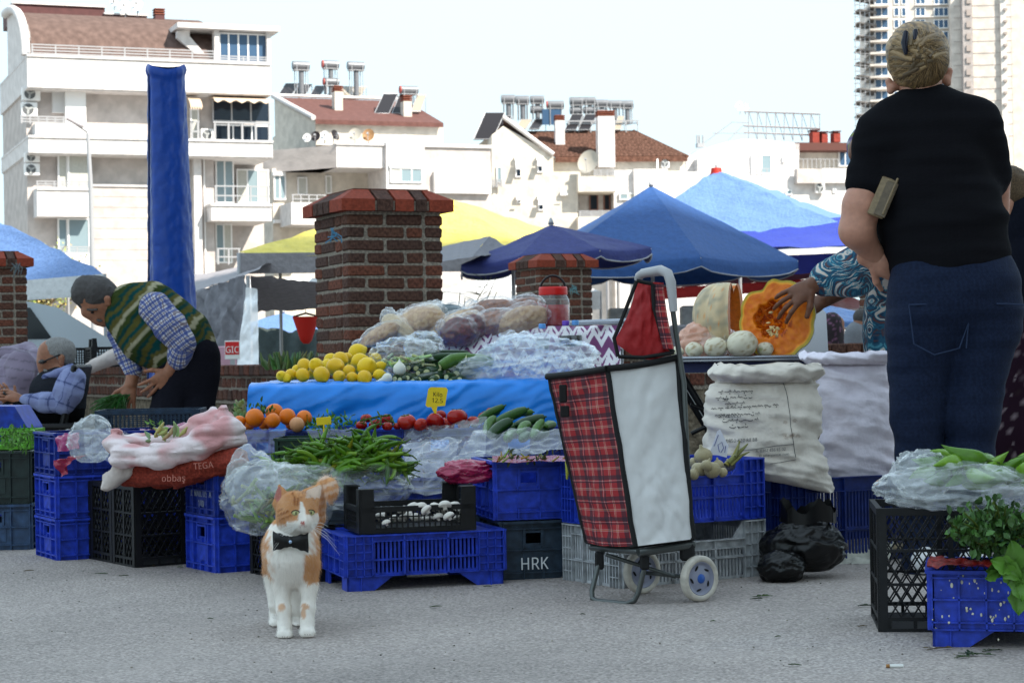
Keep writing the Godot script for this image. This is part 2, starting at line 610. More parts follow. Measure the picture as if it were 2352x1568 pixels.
func pillar(corner: Vector3,label: String,top := 1.46,from := 0.45) -> Node3D:
	# corner: its near edge; the wide face runs off to the right, the narrow-looking one to the left
	var a := 0.5
	var t := thing("brick_pillar",label,"pillar",Vector3.ZERO,WALLYAW,"brick planter pillars")
	t.position = Vector3(corner.x,0,corner.z) # local +x along the right-hand face, -z inwards
	t.rotation.y = WALLYAW
	part("mortar_core",MB.new().bb(0.008,0,-a + 0.008,a - 0.008,top + 0.02,-0.008),mat("mortar",Color(0.68,0.635,0.58),0.95,0.4,14.0,1.0),t)
	var y := from
	var k := 0
	while y + 0.05 <= top:
		var yc := y + 0.025
		if k % 2 == 0:
			for s in [0,1]:
				var z := -0.045 if s == 0 else -a + 0.045
				var x := 0.0
				for l in [0.19,0.19,0.09]:
					lay(t,l,0.052,0.09,Vector3(x + l / 2,yc,z)); x += l + 0.015
				var zz := 0.105
				for l in [0.085,0.19]:
					lay(t,l,0.052,0.09,Vector3(0.045 if s == 0 else a - 0.045,yc,-zz - l / 2),PI / 2); zz += l + 0.015
		else:
			for s in [0,1]:
				var x := 0.045 if s == 0 else a - 0.045
				var z := 0.0
				for l in [0.09,0.19,0.19]:
					lay(t,l,0.052,0.09,Vector3(x,yc,-z - l / 2),PI / 2); z += l + 0.015
				var xx := 0.105
				for l in [0.19,0.085]:
					lay(t,l,0.052,0.09,Vector3(xx + l / 2,yc,-0.045 if s == 0 else -a + 0.045)); xx += l + 0.015
		y += 0.0655
		k += 1
	# coping of bevelled bricks, mitred at the corners
	var o := 0.045
	var ha := a / 2 + o
	var hb := a / 2 - 0.055
	var y0 := y + 0.002
	var red := mat("coping_red",Color(0.60,0.275,0.20),0.75,0.25,7.0,0.5)
	for side in 4:
		var bs := Basis(Vector3.UP,side * PI / 2)
		var cuts := [-ha,-0.115,-0.02,0.09,0.16,ha] if side % 2 == 0 else [-ha,-0.14,-0.07,0.02,0.11,ha]
		for i in cuts.size() - 1:
			var s0: float = cuts[i] + (0.0 if i == 0 else 0.007)
			var s1: float = cuts[i + 1] - (0.0 if i == cuts.size() - 2 else 0.007)
			var m := MB.new()
			var ce := Vector3(a / 2,0,-a / 2)
			var q := []
			for sv in [[s0,ha,y0],[s1,ha,y0],[s1,ha,y0 + 0.06],[s0,ha,y0 + 0.06],[clampf(s1,-hb,hb),hb,y0 + 0.118],[clampf(s0,-hb,hb),hb,y0 + 0.118],[clampf(s0,-hb,hb),hb,y0],[clampf(s1,-hb,hb),hb,y0]]:
				q.append(ce + bs * Vector3(sv[0],sv[2],sv[1]))
			m.quad(q[0],q[1],q[2],q[3]); m.quad(q[3],q[2],q[4],q[5]); m.quad(q[6],q[7],q[1],q[0])
			m.quad(q[6],q[0],q[3],q[5]); m.quad(q[1],q[7],q[4],q[2])
			var ismid: bool = i > 0 and i < cuts.size() - 2
			var dull: bool = (i == 1 or i == 3 or (side % 2 == 1 and i == 2))
			part("coping_brick",m,red if not (ismid and dull) else brick_mat(2 if i == 1 else 4),t)
	part("coping_bed",MB.new().bb(a / 2 - ha + 0.012,y0 + 0.004,-a / 2 - ha + 0.012,a / 2 + ha - 0.012,y0 + 0.052,-a / 2 + ha - 0.012),M["mortar"],t)
	part("coping_slab",MB.new().bb(a / 2 - hb - 0.003,y0 + 0.006,-a / 2 - hb - 0.003,a / 2 + hb + 0.003,y0 + 0.121,-a / 2 + hb + 0.003),mat("coping_top",Color(0.50,0.30,0.24),0.85,0.4,9.0,0.5),t)
	return t
func planter_wall(a: Vector3,b: Vector3,top: float,label: String,rows := 3) -> void:
	a.y = 0; b.y = 0
	var d := b - a
	var l := d.length()
	var t := thing("planter_wall",label,"wall",a,atan2(-d.z,d.x),"low brick planter walls")
	part("stone_base",MB.new().bb(0,0,-0.4,l,top - rows * 0.078 - 0.01,-0.03),mat("rubble",Color(0.56,0.51,0.44),0.95,0.5,3.0,1.5),t)
	part("mortar_core",MB.new().bb(0,top - rows * 0.078 - 0.01,-0.4,l,top - 0.012,-0.018),M["mortar"],t)
	for r in rows:
		var x := 0.0 if r % 2 == 0 else -0.05
		var inset := 0.004 + 0.012 * (r % 2) - (0.018 if r == 0 else 0.0)
		while x < l - 0.05:
			lay(t,0.094,0.066,0.19,Vector3(x + 0.05,top - 0.034 - r * 0.078,-0.095 - inset),0.0)
			x += 0.104
	part("soil",MB.new().bb(0.0,top - 0.03,-0.75,l,top - 0.02,-0.2),mat("soil",Color(0.33,0.28,0.23),0.95,0.5,5.0,1.5),t)

func build_bricks() -> void:
	var p1 := at(801,800,10.14)
	pillar(p1,"large brick pillar with terracotta coping rising behind the lemon stall").scale = Vector3(1.045,1,1.045)
	pillar(at(1243,800,17.0),"brick pillar standing under the navy parasol beyond the red-lidded jar")
	pillar(at(-95,800,15.1),"brick pillar with a knotted cord beside the parked silver van")
	pillar(at(2062,800,15.8),"brick pillar behind the seller's sleeve near the seated market-goers")
	var dl := Vector3(-sin(WALLYAW),0,-cos(WALLYAW))
	var dr := Vector3(cos(WALLYAW),0,-sin(WALLYAW))
	planter_wall(p1 + dl * 7.5 + dr * 0.12,p1 + dl * 0.5 + dr * 0.12,0.655,"low brick planter wall behind the seated man and the bending man")
	planter_wall(p1 + dr * 0.5 + dl * 0.12,p1 + dr * 6.2 + dl * 0.12,0.72,"low brick planter wall behind the pumpkin table and the sacks")
	# the tower behind the camera whose shade lies over the stalls
	var t := thing("tower_block","tall plain apartment tower across the road that shades the market","building",Vector3(10.0,0,12.5))
	part("wall",MB.new().bb(0,0,0,46,54.2,14),mat("tower_wall",Color(0.72,0.69,0.65),0.9,0.15,0.3),t)
	var wm := MB.new().bb(-0.7,-0.8,-0.06,0.7,0.8,0.0)
	var wmesh := wm.mesh()
	for fl in 15:
		for c in 15:
			var o := part("window",wmesh,mat("dark_glass",Color(0.13,0.16,0.20),0.1),t)
			o.position = Vector3(2.0 + c * 3.0,3.0 + fl * 3.1,0)
# ---------- apartment blocks ----------
var zo := Vector2.ZERO
var zs := 1.0
func view(ox: float,oy: float,s: float) -> void: # read the next pixels off an enlarged crop of the photograph
	zo = Vector2(ox,oy)
	zs = s
func pu(x: float) -> float:
	return (zo.x + x / zs) / 1.0884
func pv(y: float) -> float:
	return (zo.y + y / zs) / 1.0884
var T := Transform3D() # frame of the facade being built: x along it, z out of it
var P: Node3D
func house(called: String,label: String,u: float,d: float,turn: float) -> Node3D:
	var o := at(u,800,d)
	P = thing(called,label,"building",Vector3(o.x,0,o.z),turn,"apartment blocks behind the market")
	T = P.transform
	return P
func fp(x: float,y: float,z := 0.0) -> Vector3:
	return onp(pu(x),pv(y),T,z)
func rect(x0: float,y0: float,x1: float,y1: float,z: float) -> Array: # [left, bottom, right, top] in the frame
	var ym := (y0 + y1) / 2
	var xm := (x0 + x1) / 2
	return [fp(x0,ym,z).x,maxf(fp(xm,y1,z).y,0.0),fp(x1,ym,z).x,fp(xm,y0,z).y]
func slab(called: String,mt: Material,x0: float,y0: float,x1: float,y1: float,z1 := 0.0,z0 := -8.0,parent: Node3D = null) -> MeshInstance3D:
	var r := rect(x0,y0,x1,y1,z1)
	return part(called,MB.new().bb(r[0],r[1],z0,r[2],r[3],z1),mt,parent if parent else P)
func slabs(called: String,mt: Material,list: Array) -> void:
	for a in list:
		slab(called,mt,a[0],a[1],a[2],a[3],a[4],a[5])
func gab(called: String,mt: Material,pts: Array,z1: float,z0: float) -> MeshInstance3D: # outline extruded backwards
	var q := PackedVector2Array()
	for p in pts:
		var w := fp(p[0],p[1],z1)
		q.append(Vector2(w.x,maxf(w.y,0.0)))
	return part(called,MB.new().prism(q,z0,z1),mt,P)
func win(x0: float,y0: float,x1: float,y1: float,z: float,cols := 2,gl := "glass_dim",fr := "pvc") -> void:
	var r := rect(x0,y0,x1,y1,z)
	var fm := MB.new()
	var w := 0.07
	fm.bb(r[0],r[1],z - 0.1,r[0] + w,r[3],z + 0.05).bb(r[2] - w,r[1],z - 0.1,r[2],r[3],z + 0.05)
	fm.bb(r[0] + w,r[1],z - 0.1,r[2] - w,r[1] + w,z + 0.047).bb(r[0] + w,r[3] - w,z - 0.1,r[2] - w,r[3],z + 0.047)
	for k in range(1,cols):
		var x := lerpf(r[0],r[2],float(k) / cols)
		fm.bb(x - w / 2,r[1] + w,z - 0.1,x + w / 2,r[3] - w,z + 0.044)
	var o := part("window",fm,M[fr],P)
	for k in cols:
		part("pane",MB.new().bb(lerpf(r[0],r[2],(k + 0.03) / cols),r[1] + 0.03,z - 0.05,lerpf(r[0],r[2],(k + 0.97) / cols),r[3] - 0.03,z + 0.02),M["curtain"] if gl == "glass_dim" and rng.randf() < 0.4 else M[gl],o)
func rail(x0: float,y0: float,x1: float,y1: float,z: float,posts: int,bars: int,thick := 0.05) -> void:
	var r := rect(x0,y0,x1,y1,z)
	var m := MB.new()
	for k in bars:
		var y := lerpf(r[3],r[1],k / maxf(bars,1.0))
		m.bb(r[0],y - thick,z - thick,r[2],y,z)
	for k in posts:
		var x := lerpf(r[0] + thick,r[2] - thick,k / maxf(posts - 1.0,1.0))
		m.bb(x - thick * 0.6,r[1],z - thick * 1.2,x + thick * 0.6,r[3] - thick * 1.1,z - 0.004)
	part("railing",m,M["steel"],P)
func ac(x0: float,y0: float,x1: float,y1: float,z: float) -> void:
	var r := rect(x0,y0,x1,y1,z)
	var o := part("air_conditioner",MB.new().cbox(Vector3((r[0] + r[2]) / 2,(r[1] + r[3]) / 2,z - 0.15),Vector3(r[2] - r[0],r[3] - r[1],0.3),0.03),M["pvc"],P)
	var h: float = (r[3] - r[1]) * 0.40
	var ce := Vector3(lerpf(r[0],r[2],0.42),(r[1] + r[3]) / 2,z)
	var m := MB.new()
	m.tube([ce - Vector3(0,0,0.02),ce + Vector3(0,0,0.03)],h,18)
	part("fan_guard",m,mat("ac_dark",Color(0.35,0.36,0.37),0.6),o)
	var b := MB.new()
	for k in 3:
		var a := k * TAU / 3 + 0.4
		b.box(ce + Vector3(cos(a),sin(a),0) * h * 0.5 + Vector3(0,0,0.036),Vector3(h * 0.9,h * 0.35,0.01),Basis(Vector3.BACK,a))
	part("fan_blade",b,mat("ac_blade",Color(0.62,0.63,0.63),0.5),o)
func tank(x0: float,y0: float,x1: float,y1: float,z: float,ybase: float,capmat := "tank_grey",stand := true) -> void:
	var r := rect(x0,y0,x1,y1,z)
	var rad: float = (r[3] - r[1]) / 2
	var y: float = (r[1] + r[3]) / 2
	var m := MB.new()
	m.lathe([Vector2(0,-0.5),Vector2(0.86,-0.5),Vector2(1,-0.47),Vector2(1,0.47),Vector2(0.86,0.5),Vector2(0,0.5)].map(func(p: Vector2) -> Vector2: return Vector2(p.x * rad,p.y * (r[2] - r[0]))),18,Transform3D(Basis(Vector3.BACK,PI / 2) ,Vector3((r[0] + r[2]) / 2,y,z)))
	var o := part("water_tank",m,M["tank_grey"],P)
	part("end_cap",MB.new().tube([Vector3(r[0] - 0.04,y,z),Vector3(r[0] + 0.01,y,z)],rad * 0.95,18),M[capmat],o)
	if stand:
		var yb := fp((x0 + x1) / 2,ybase,z).y
		var s := MB.new()
		for sx in [0.15,0.85]:
			for dz in [-rad,rad]:
				s.tube([Vector3(lerpf(r[0],r[2],sx),yb,z + dz),Vector3(lerpf(r[0],r[2],sx),y,z + dz)],0.03,5)
		s.bb(r[0],r[1] - 0.04,z - rad,r[2],r[1],z + rad)
		part("stand",s,M["steel"],o)
		part("lower_tank",MB.new().tube([Vector3(lerpf(r[0],r[2],0.5),yb,z),Vector3(lerpf(r[0],r[2],0.5),r[1] - 0.05,z)],rad * 0.62,12),M["tank_grey"],o)
func dish(x0: float,y0: float,x1: float,y1: float,z: float,mt: String,turn := -0.5,parent: Node3D = null) -> void:
	var r := rect(x0,y0,x1,y1,z)
	var rad: float = (r[2] - r[0]) / 2
	var b := Basis(Vector3.UP,turn) * Basis(Vector3.RIGHT,-0.35)
	var ce := Vector3((r[0] + r[2]) / 2,(r[1] + r[3]) / 2,z)
	var m := MB.new()
	m.grid(20,4,func(u: float,w: float) -> Vector3:
		return ce + b * Vector3(cos(TAU * u) * rad * w * 0.95,sin(TAU * u) * rad * w * 1.05,rad * 0.28 * w * w),true)
	var o := part("satellite_dish",m,M[mt],P)
	var s := MB.new()
	s.tube([ce,ce + b * Vector3(0,-rad * 0.2,-0.12),Vector3(ce.x,r[1] - rad * 0.5,ce.z - 0.12)],0.035,6)
	s.tube([ce + b * Vector3(0,-rad * 0.9,rad * 0.2),ce + b * Vector3(0,0,rad * 0.75)],0.02,5)
	s.box(ce + b * Vector3(0,0,rad * 0.78),Vector3(0.1,0.1,0.14),b)
	part("bracket",s,M["steel"],o)
func solar(x0: float,y0: float,x1: float,y1: float,z: float,mt := "solar",lean := 0.6) -> void: # leaning glass collector
	var a := fp(x0,y1,z); var b := fp(lerpf(x0,x1,0.62),y1,z)
	var c := fp(x1,y0,z - 1.0); var d := fp(lerpf(x0,x1,0.38),y0,z - 1.0)
	var m := MB.new()
	var th := Vector3(0,-0.05,-0.05)
	m.quad(a,b,c,d); m.quad(b + th,a + th,d + th,c + th)
	m.quad(a + th,b + th,b,a); m.quad(b + th,c + th,c,b); m.quad(c + th,d + th,d,c); m.quad(d + th,a + th,a,d)
	var o := part("solar_panel",m,M[mt],P)
	var s := MB.new()
	s.tube([c + th,Vector3(c.x,a.y,c.z - 0.1)],0.025,5).tube([d + th,Vector3(d.x,a.y,d.z - 0.1)],0.025,5)
	for e in [[a,b],[b,c],[c,d],[d,a]]:
		s.tube([e[0],e[1]],0.022,5)
	part("frame",s,M["steel"],o)
func chimney(mt: String,x0: float,y0: float,x1: float,y1: float,z: float,dp := 0.6) -> void:
	var r := rect(x0,y0,x1,y1,z)
	var o := part("chimney",MB.new().bb(r[0],r[1],z - dp,r[2],r[3],z),M[mt],P)
	var m := MB.new()
	for k in 3:
		m.bb(r[0] - 0.03,r[3] + 0.04 + k * 0.12,z - dp - 0.03,r[2] + 0.03,r[3] + 0.09 + k * 0.12,z + 0.03)
	part("chimney_cap",m,mat("cap_clay",Color(0.55,0.33,0.27),0.8,0.2,2.0),o)

func build_backdrop() -> void:
	var white := mat("plaster_white",Color(0.86,0.845,0.84),0.85,0.13,0.35,0.2)
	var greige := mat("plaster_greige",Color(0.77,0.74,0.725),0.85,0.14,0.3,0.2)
	var cream := mat("plaster_cream",Color(0.84,0.81,0.765),0.85,0.14,0.3,0.2)
	mat("pvc",Color(0.9,0.9,0.9),0.4)
	mat("steel",Color(0.66,0.66,0.67),0.35,0.0,1.0,0.0,1.0,0.3)
	mat("glass_dim",Color(0.50,0.57,0.60),0.12)
	mat("curtain",Color(0.74,0.74,0.71),0.3,0.1,2.0)
	mat("glass_dark",Color(0.12,0.16,0.21),0.08)
	mat("glass_blue",Color(0.24,0.34,0.45),0.08)
	mat("tank_grey",Color(0.50,0.51,0.53),0.4,0.2,2.0,0.0,1.0,0.2)
	mat("tank_red",Color(0.68,0.27,0.23),0.5)
	mat("solar",Color(0.16,0.15,0.16),0.15)
	mat("solar_pale",Color(0.60,0.56,0.50),0.3)
	mat("dish_white",Color(0.86,0.86,0.86),0.5)
	mat("dish_dark",Color(0.13,0.11,0.12),0.5)
	mat("dish_rust",Color(0.72,0.55,0.38),0.6,0.4,3.0)
	mat("dish_mesh",Color(0.66,0.64,0.60),0.6)
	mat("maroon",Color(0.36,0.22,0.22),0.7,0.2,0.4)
	mat("clay_red",Color(0.60,0.27,0.23),0.8,0.2,1.0)
	mat("awning_beige",Color(0.74,0.66,0.58),0.8)
	mat("rust_frame",Color(0.55,0.40,0.36),0.7)
	# --- block with the brown barrel roof
	view(0,0,2.376)
	house("apartment_building","white apartment block with a brown barrel roof and a glazed penthouse",pu(147),92.0,0.367)
	slab("wall",greige,150,530,1265,2200,0.0,-9.0)
	slab("stair_wall",greige,1265,540,1560,2200,-2.2,-9.0)
	slab("pier",white,1150,930,1195,2200,0.5,0.0)
	slabs("parapet",white,[[147,352,1600,533,1.3,-9.2],[155,825,1612,915,1.3,-9.2]])
	slabs("ledge",white,[[145,338,1602,352,1.38,-9.2],[153,812,1616,826,1.38,-9.2],[145,530,1600,541,1.22,-9.0],[160,913,1612,922,1.22,-9.0],[205,1112,520,1124,1.38,0.0],[1243,1205,1608,1220,1.38,-2.2]])
	slabs("balcony",white,[[205,1122,520,1282,1.3,0.0],[205,1500,520,1700,1.3,0.0],[1245,1218,1605,1308,1.3,-2.2],[195,728,520,812,1.1,0.0]])
	slabs("string_course",white,[[520,1088,890,1104,0.08,0.0]])
	for k in 7:
		slab("panel_joint",mat("joint",Color(0.62,0.58,0.56),0.9),545,1163 + k * 63,890,1165 + k * 63,0.012,0.0)
	slab("shutter",M["pvc"],375,527,497,735,0.6,0.0)
	var lv := MB.new()
	for k in 15:
		var r := rect(297,530 + k * 9,372,536 + k * 9,0.3)
		lv.bb(r[0],r[1],0.0,r[2],r[3],0.3)
	part("louvre",lv,M["pvc"],P)
	for a in [[115,508,225,590],[112,600,208,682],[130,898,222,958],[130,965,222,1036],[1185,758,1268,828]]:
		ac(a[0],a[1],a[2],a[3],0.5 if a[0] < 1000 else 0.9)
	win(328,905,388,1118,0.35,1); win(388,905,520,1118,0.5,1)
	win(328,1293,388,1510,0.35,1); win(388,1293,520,1510,0.5,1)
	win(1270,945,1380,1205,-0.6,2); win(1270,1325,1370,1560,-0.6,2)
	win(1395,1000,1590,1205,-1.9,3,"glass_dim")
	win(1250,590,1595,720,0.2,3,"glass_dark","dark_frame" if M.has("dark_frame") else "steel")
	win(1262,735,1598,838,0.25,3,"glass_dark")
	win(1120,640,1172,820,0.2,1)
	rail(1258,718,1602,838,1.25,5,1,0.08); rail(1122,712,1176,828,1.2,2,2,0.07)
	rail(1265,1098,1592,1212,1.25,4,2,0.06); rail(105,682,372,730,1.05,6,3,0.06)
	rail(200,1070,516,1118,1.25,7,3,0.05); rail(300,1460,520,1502,1.25,4,3,0.05)
	rail(1280,1470,1420,1568,1.25,3,2,0.06); rail(170,272,1270,340,1.1,9,4,0.05); rail(1290,325,1585,378,1.15,3,4,0.05)
	for a in [[1262,560,1612,600],[1118,553,1190,640]]:
		var r := rect(a[0],a[1],a[2],a[3],1.6)
		var m := MB.new()
		m.grid(24,6,func(u: float,w: float) -> Vector3:
			var e := w * 1.35
			return Vector3(lerpf(r[0],r[2],u),lerpf(r[1],r[3],1.0 - pow(w,2.0)) + (0.07 * sin(u * 120.0) if w > 0.95 else 0.0),0.2 + 1.6 * sin(e)))
		part("awning",m,M["awning_beige"],P)
	slab("drainpipe",M["pvc"],1208,930,1216,2200,0.1,0.0)
	# barrel roof
	var e0 := fp(150,335,0.6)
	var e1 := fp(1285,352,0.6)
	var rtop := fp(400,100,-6.5).y
	var roof := MB.new()
	roof.grid(1,14,func(u: float,w: float) -> Vector3:
		var an := w * PI * 0.5
		return Vector3(lerpf(e0.x,e1.x,u),e0.y + (rtop - e0.y) * sin(an),0.6 - 7.5 * (1.0 - cos(an))))
	part("barrel_roof",roof,mat("roof_brown",Color(0.44,0.365,0.34),0.9,0.22,0.5,0.4),P)
	var rim := MB.new()
	var path := []
	for k in 15:
		var an := k / 14.0 * PI * 0.5
		path.append(Vector3(e0.x - 0.1,e0.y + (rtop - e0.y) * sin(an) + 0.12,0.6 - 7.5 * (1.0 - cos(an))))
	rim.tube(path,0.22,6)
	part("roof_verge",rim,white,P)
	var gp := PackedVector2Array([Vector2(-0.6,e0.y)])
	for k in 15:
		var an := k / 14.0 * PI * 0.5
		gp.append(Vector2(-0.6 + 7.5 * (1.0 - cos(an)),e0.y + (rtop - e0.y) * sin(an)))
	gp.append(Vector2(6.9,e0.y))
	part("gable_wall",MB.new().prism(gp,e0.x,e0.x + 0.2,Transform3D(Basis(Vector3(0,0,-1),Vector3.UP,Vector3(1,0,0)),Vector3.ZERO)),white,P)
	slabs("roof_box",M["maroon"],[[60,20,610,112,-5.0,-9.0],[600,80,862,118,-4.8,-9.0]])
	slabs("roof_box_coping",white,[[55,10,615,22,-4.9,-9.1],[605,70,866,80,-4.7,-9.1]])
	chimney("maroon",912,80,968,175,-3.0)
	dish(640,-30,695,35,-4.0,"dish_white"); dish(690,0,775,70,-4.2,"dish_white"); dish(765,-20,845,65,-4.0,"dish_white")
	slab("penthouse_roof",white,1045,135,1655,165,1.2,-7.0)
	slab("penthouse_side",M["maroon"],1115,160,1268,350,-2.0,-6.0)  # dark maroon box paints the shade of the penthouse interior
	slabs("penthouse_pier",white,[[1265,165,1292,372,0.9,0.4],[1578,175,1600,380,0.9,0.4]])
	gab("penthouse_brace",white,[[1040,175],[1120,165],[1115,205],[1240,350],[1195,350],[1040,215]],0.5,0.2)
	win(1290,190,1580,372,0.6,5,"glass_blue")
	# --- block with the red roof and the row of satellite dishes
	view(580,100,3.267)
	house("apartment_building","cream apartment block with a red lean-to roof and a row of satellite dishes",pu(300),106.0,0.37)
	slab("wall",cream,330,1050,1240,2600,-2.5,-12.0)
	slab("wing_wall",greige,1572,870,2125,2600,0.0,-9.0)
	slab("terrace_parapet",white,845,848,1245,1035,0.6,-4.0)
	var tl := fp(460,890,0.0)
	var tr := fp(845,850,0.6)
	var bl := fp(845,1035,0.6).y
	part("terrace_side",MB.new().prism(PackedVector2Array([Vector2(tl.x - 3.0,-6.0),Vector2(tr.x,0.6),Vector2(tr.x,-6.0)]),bl,tr.y,Transform3D(Basis(Vector3(1,0,0),Vector3(0,0,1),Vector3(0,1,0)),Vector3.ZERO)),greige,P)  # greyer than the parapet: the shade on this slanted side is put into its colour
	slab("upper_wall",cream,655,655,1722,860,-3.0,-12.0)
	var ra := fp(672,640,-2.6); var rb := fp(1724,672,-2.6); var rc := fp(1300,485,-9.0); var rd := fp(335,458,-9.0)
	rb.y = ra.y; rc.y = rd.y
	rc.x = rb.x
	var m2 := MB.new()
	m2.quad(ra,rb,rc,rd); m2.quad(ra - Vector3(0,0.25,0),rb - Vector3(0,0.25,0),rb,ra)
	m2.quad(rd,rc,rc - Vector3(0,0.3,0),rd - Vector3(0,0.3,0))
	part("roof",m2,mat("roof_red",Color(0.41,0.285,0.265),0.85,0.15,0.6,0.3),P)
	var m3 := MB.new()
	m3.tube([rd + Vector3(-0.1,0.1,0),ra + Vector3(-0.1,0.1,0)],0.16,5).tube([rd + Vector3(0,0.12,0),rc + Vector3(0,0.12,0)],0.1,5)
	part("roof_verge",m3,white,P)
	var gl2 := MB.new()
	gl2.quad(Vector3(rd.x,0,rd.z),Vector3(ra.x,0,ra.z),ra,rd)
	part("gable_wall",gl2,cream,P)
	gab("gable_bay",white,[[1255,2600],[1255,825],[1410,760],[1568,825],[1568,2600]],0.9,-3.0)
	slab("shutter_box",M["pvc"],1283,1008,1552,1040,1.05,0.9)
	win(1285,1040,1550,1160,0.95,3)
	slab("shutter",M["pvc"],1655,1065,2115,1245,0.35,0.0)
	slabs("ledge",white,[[1575,845,2128,870,0.15,-9.0],[843,838,1248,850,0.7,-4.0]])
	win(525,1112,605,1260,-2.4,1); win(755,1100,805,1250,-2.4,1); win(330,1095,430,1300,-2.4,2); win(145,1130,280,1300,-2.4,2)
	slabs("shutter_box",M["pvc"],[[328,1068,428,1098,-2.2,-2.5],[145,1095,280,1130,-2.2,-2.5],[335,1462,425,1490,-2.2,-2.5]])
	slab("balcony",white,475,1320,760,1503,0.0,-2.5)
	rail(480,1255,760,1322,0.0,5,2,0.05)
	for a in [[490,162,620,235,440,"tank_grey"],[732,155,862,222,440,"tank_red"],[742,300,864,362,430,"tank_red"],[942,165,1070,236,450,"tank_grey"],[1370,365,1512,432,560,"tank_red"]]:
		tank(a[0],a[1],a[2],a[3],-9.3 if a[0] < 1200 else -6.0,a[4],a[5])
	for a in [[360,345,540,448,-9.2,"solar"],[480,352,645,450,-9.2,"solar"],[620,365,760,455,-9.2,"solar"],[755,370,960,460,-9.2,"solar_pale"],[860,372,1000,468,-9.2,"solar_pale"],[940,372,1092,470,-9.2,"solar_pale"],[1158,430,1350,590,-5.0,"solar"],[1300,432,1470,590,-5.0,"solar"],[1460,440,1580,575,-5.0,"solar_pale"]]:
		solar(a[0],a[1],a[2],a[3],a[4],a[5])
	P.get_child(0)
	M["chim"] = cream
	chimney("chim",832,410,898,592,-5.5); chimney("chim",1398,490,1465,660,-4.2)
	dish(570,755,642,830,-1.0,"dish_white"); dish(633,735,717,830,-0.9,"dish_dark"); dish(712,735,790,815,-0.8,"dish_white")
	dish(785,722,872,822,-0.6,"dish_dark",0.5); dish(945,718,1052,822,-0.6,"dish_mesh"); dish(1058,725,1160,822,-0.6,"dish_rust")
	# --- block with the tiled hip roof crowded with water tanks
	view(1150,180,2.3287)
	house("apartment_building","yellowish apartment block whose tiled hip roof is crowded with grey water tanks",pu(185),118.0,0.1)
	gab("wall",cream,[[185,2200],[185,360],[250,308],[545,475],[545,590],[690,590],[690,2200]],0.0,-9.0)
	gab("side_wing",cream,[[75,2200],[75,440],[190,350],[190,2200]],-3.0,-9.0)
	slab("upper_wall",cream,545,490,1318,700,-2.0,-9.0)
	slabs("wing_wall",white,[[910,565,1030,2200,-0.5,-6.0],[1030,558,1230,2200,-0.2,-6.0],[1225,575,1440,2200,-0.6,-6.0],[690,690,910,2200,-1.8,-6.0]])
	slab("balcony",cream,690,600,912,692,0.9,-1.8)
	slab("balcony",cream,690,838,912,960,0.9,-1.8)
	rail(780,560,905,600,0.8,4,4,0.06); rail(695,802,905,840,0.8,4,4,0.06)
	win(755,703,807,802,-1.7,1,"glass_dark","rust_frame"); win(838,697,912,802,-1.7,2,"glass_dark","rust_frame"); win(930,700,1030,740,-0.4,2)
	for a in [[322,485,358,608],[450,485,484,580],[330,715,358,760],[455,715,490,802],[590,690,625,715]]:
		win(a[0],a[1],a[2],a[3],0.05,1,"glass_dark")
		slab("shutter_box",M["pvc"],a[0] - 3,a[1],a[2] + 3,a[1] + 24,0.25,0.0)
		var sh := rect(a[0],a[1] + 22,a[2],lerpf(a[1],a[3],0.7),0.1)
		var sm := MB.new()
		sm.box(Vector3((sh[0] + sh[2]) / 2,(sh[1] + sh[3]) / 2,0.45),Vector3(sh[2] - sh[0],sh[3] - sh[1],0.04),Basis(Vector3.RIGHT,-0.6))
		part("shutter",sm,M["pvc"],P)
	win(212,545,245,640,0.05,1,"glass_dim"); rail(186,620,246,668,0.3,3,4,0.06)
	var q0 := fp(555,492,-1.6); var q1 := fp(1330,494,-1.6); var q2 := fp(1015,338,-7.0); var q3 := fp(255,305,-7.0); var q4 := fp(250,306,0.1)
	q1.y = q0.y; q3.y = q2.y; q4.y = q2.y
	var m4 := MB.new()
	m4.quad(q0,q1,q2,q3); m4.tri3(q1,Vector3(q1.x,q1.y,-9),q2)
	m4.quad(q0 - Vector3(0,0.3,0),q1 - Vector3(0,0.3,0),q1,q0)
	m4.quad(fp(545,478,0.15),q0,q3,q4)
	part("roof",m4,mat("roof_tile",Color(0.47,0.34,0.29),0.9,0.35,0.8,0.6),P)
	# courses of roof tiles
	var tc := MB.new()
	for k in 22:
		var f := (k + 0.5) / 22.0
		var a := q0.lerp(q3,f) + Vector3(0,0.03,0.02)
		var b := q1.lerp(q2,f) + Vector3(0,0.03,0.02)
		tc.tube([a,b],0.05,5,false)
	part("tile_course",tc,mat("roof_tile2",Color(0.53,0.40,0.35),0.9,0.5,1.2,0.6),P).set_meta("kind","stuff")
	var vg := MB.new()
	vg.tube([q4 + Vector3(0,0.1,0),fp(545,474,0.15)],0.14,5)
	part("roof_verge",vg,white,P)
	part("roof_hip",MB.new().tube([q2,q1],0.12,5),M["roof_tile"],P)
	M["chim_white"] = white
	chimney("chim_white",558,275,612,432,-4.0,0.7); chimney("chim_white",808,250,905,548,-1.0,1.0)
	dish(686,472,825,575,0.6,"dish_mesh",-0.6)
	for a in [[243,125,320,175,270],[328,130,402,180,275],[413,130,490,176,270],[414,190,488,235,270],[644,138,720,187,300],[645,196,715,240,300],[723,138,792,181,300],[724,196,790,236,300],[790,153,866,196,300],[790,206,862,242,300],[868,157,942,200,300],[943,158,1012,204,300]]:
		tank(a[0],a[1],a[2],a[3],-7.5,a[4],"tank_grey",a[1] < 185)
	tank(508,160,606,205,-6.5,305,"tank_red")
	slabs("solar_panel",M["glass_blue"],[[480,210,590,300,-6.3,-6.4]])
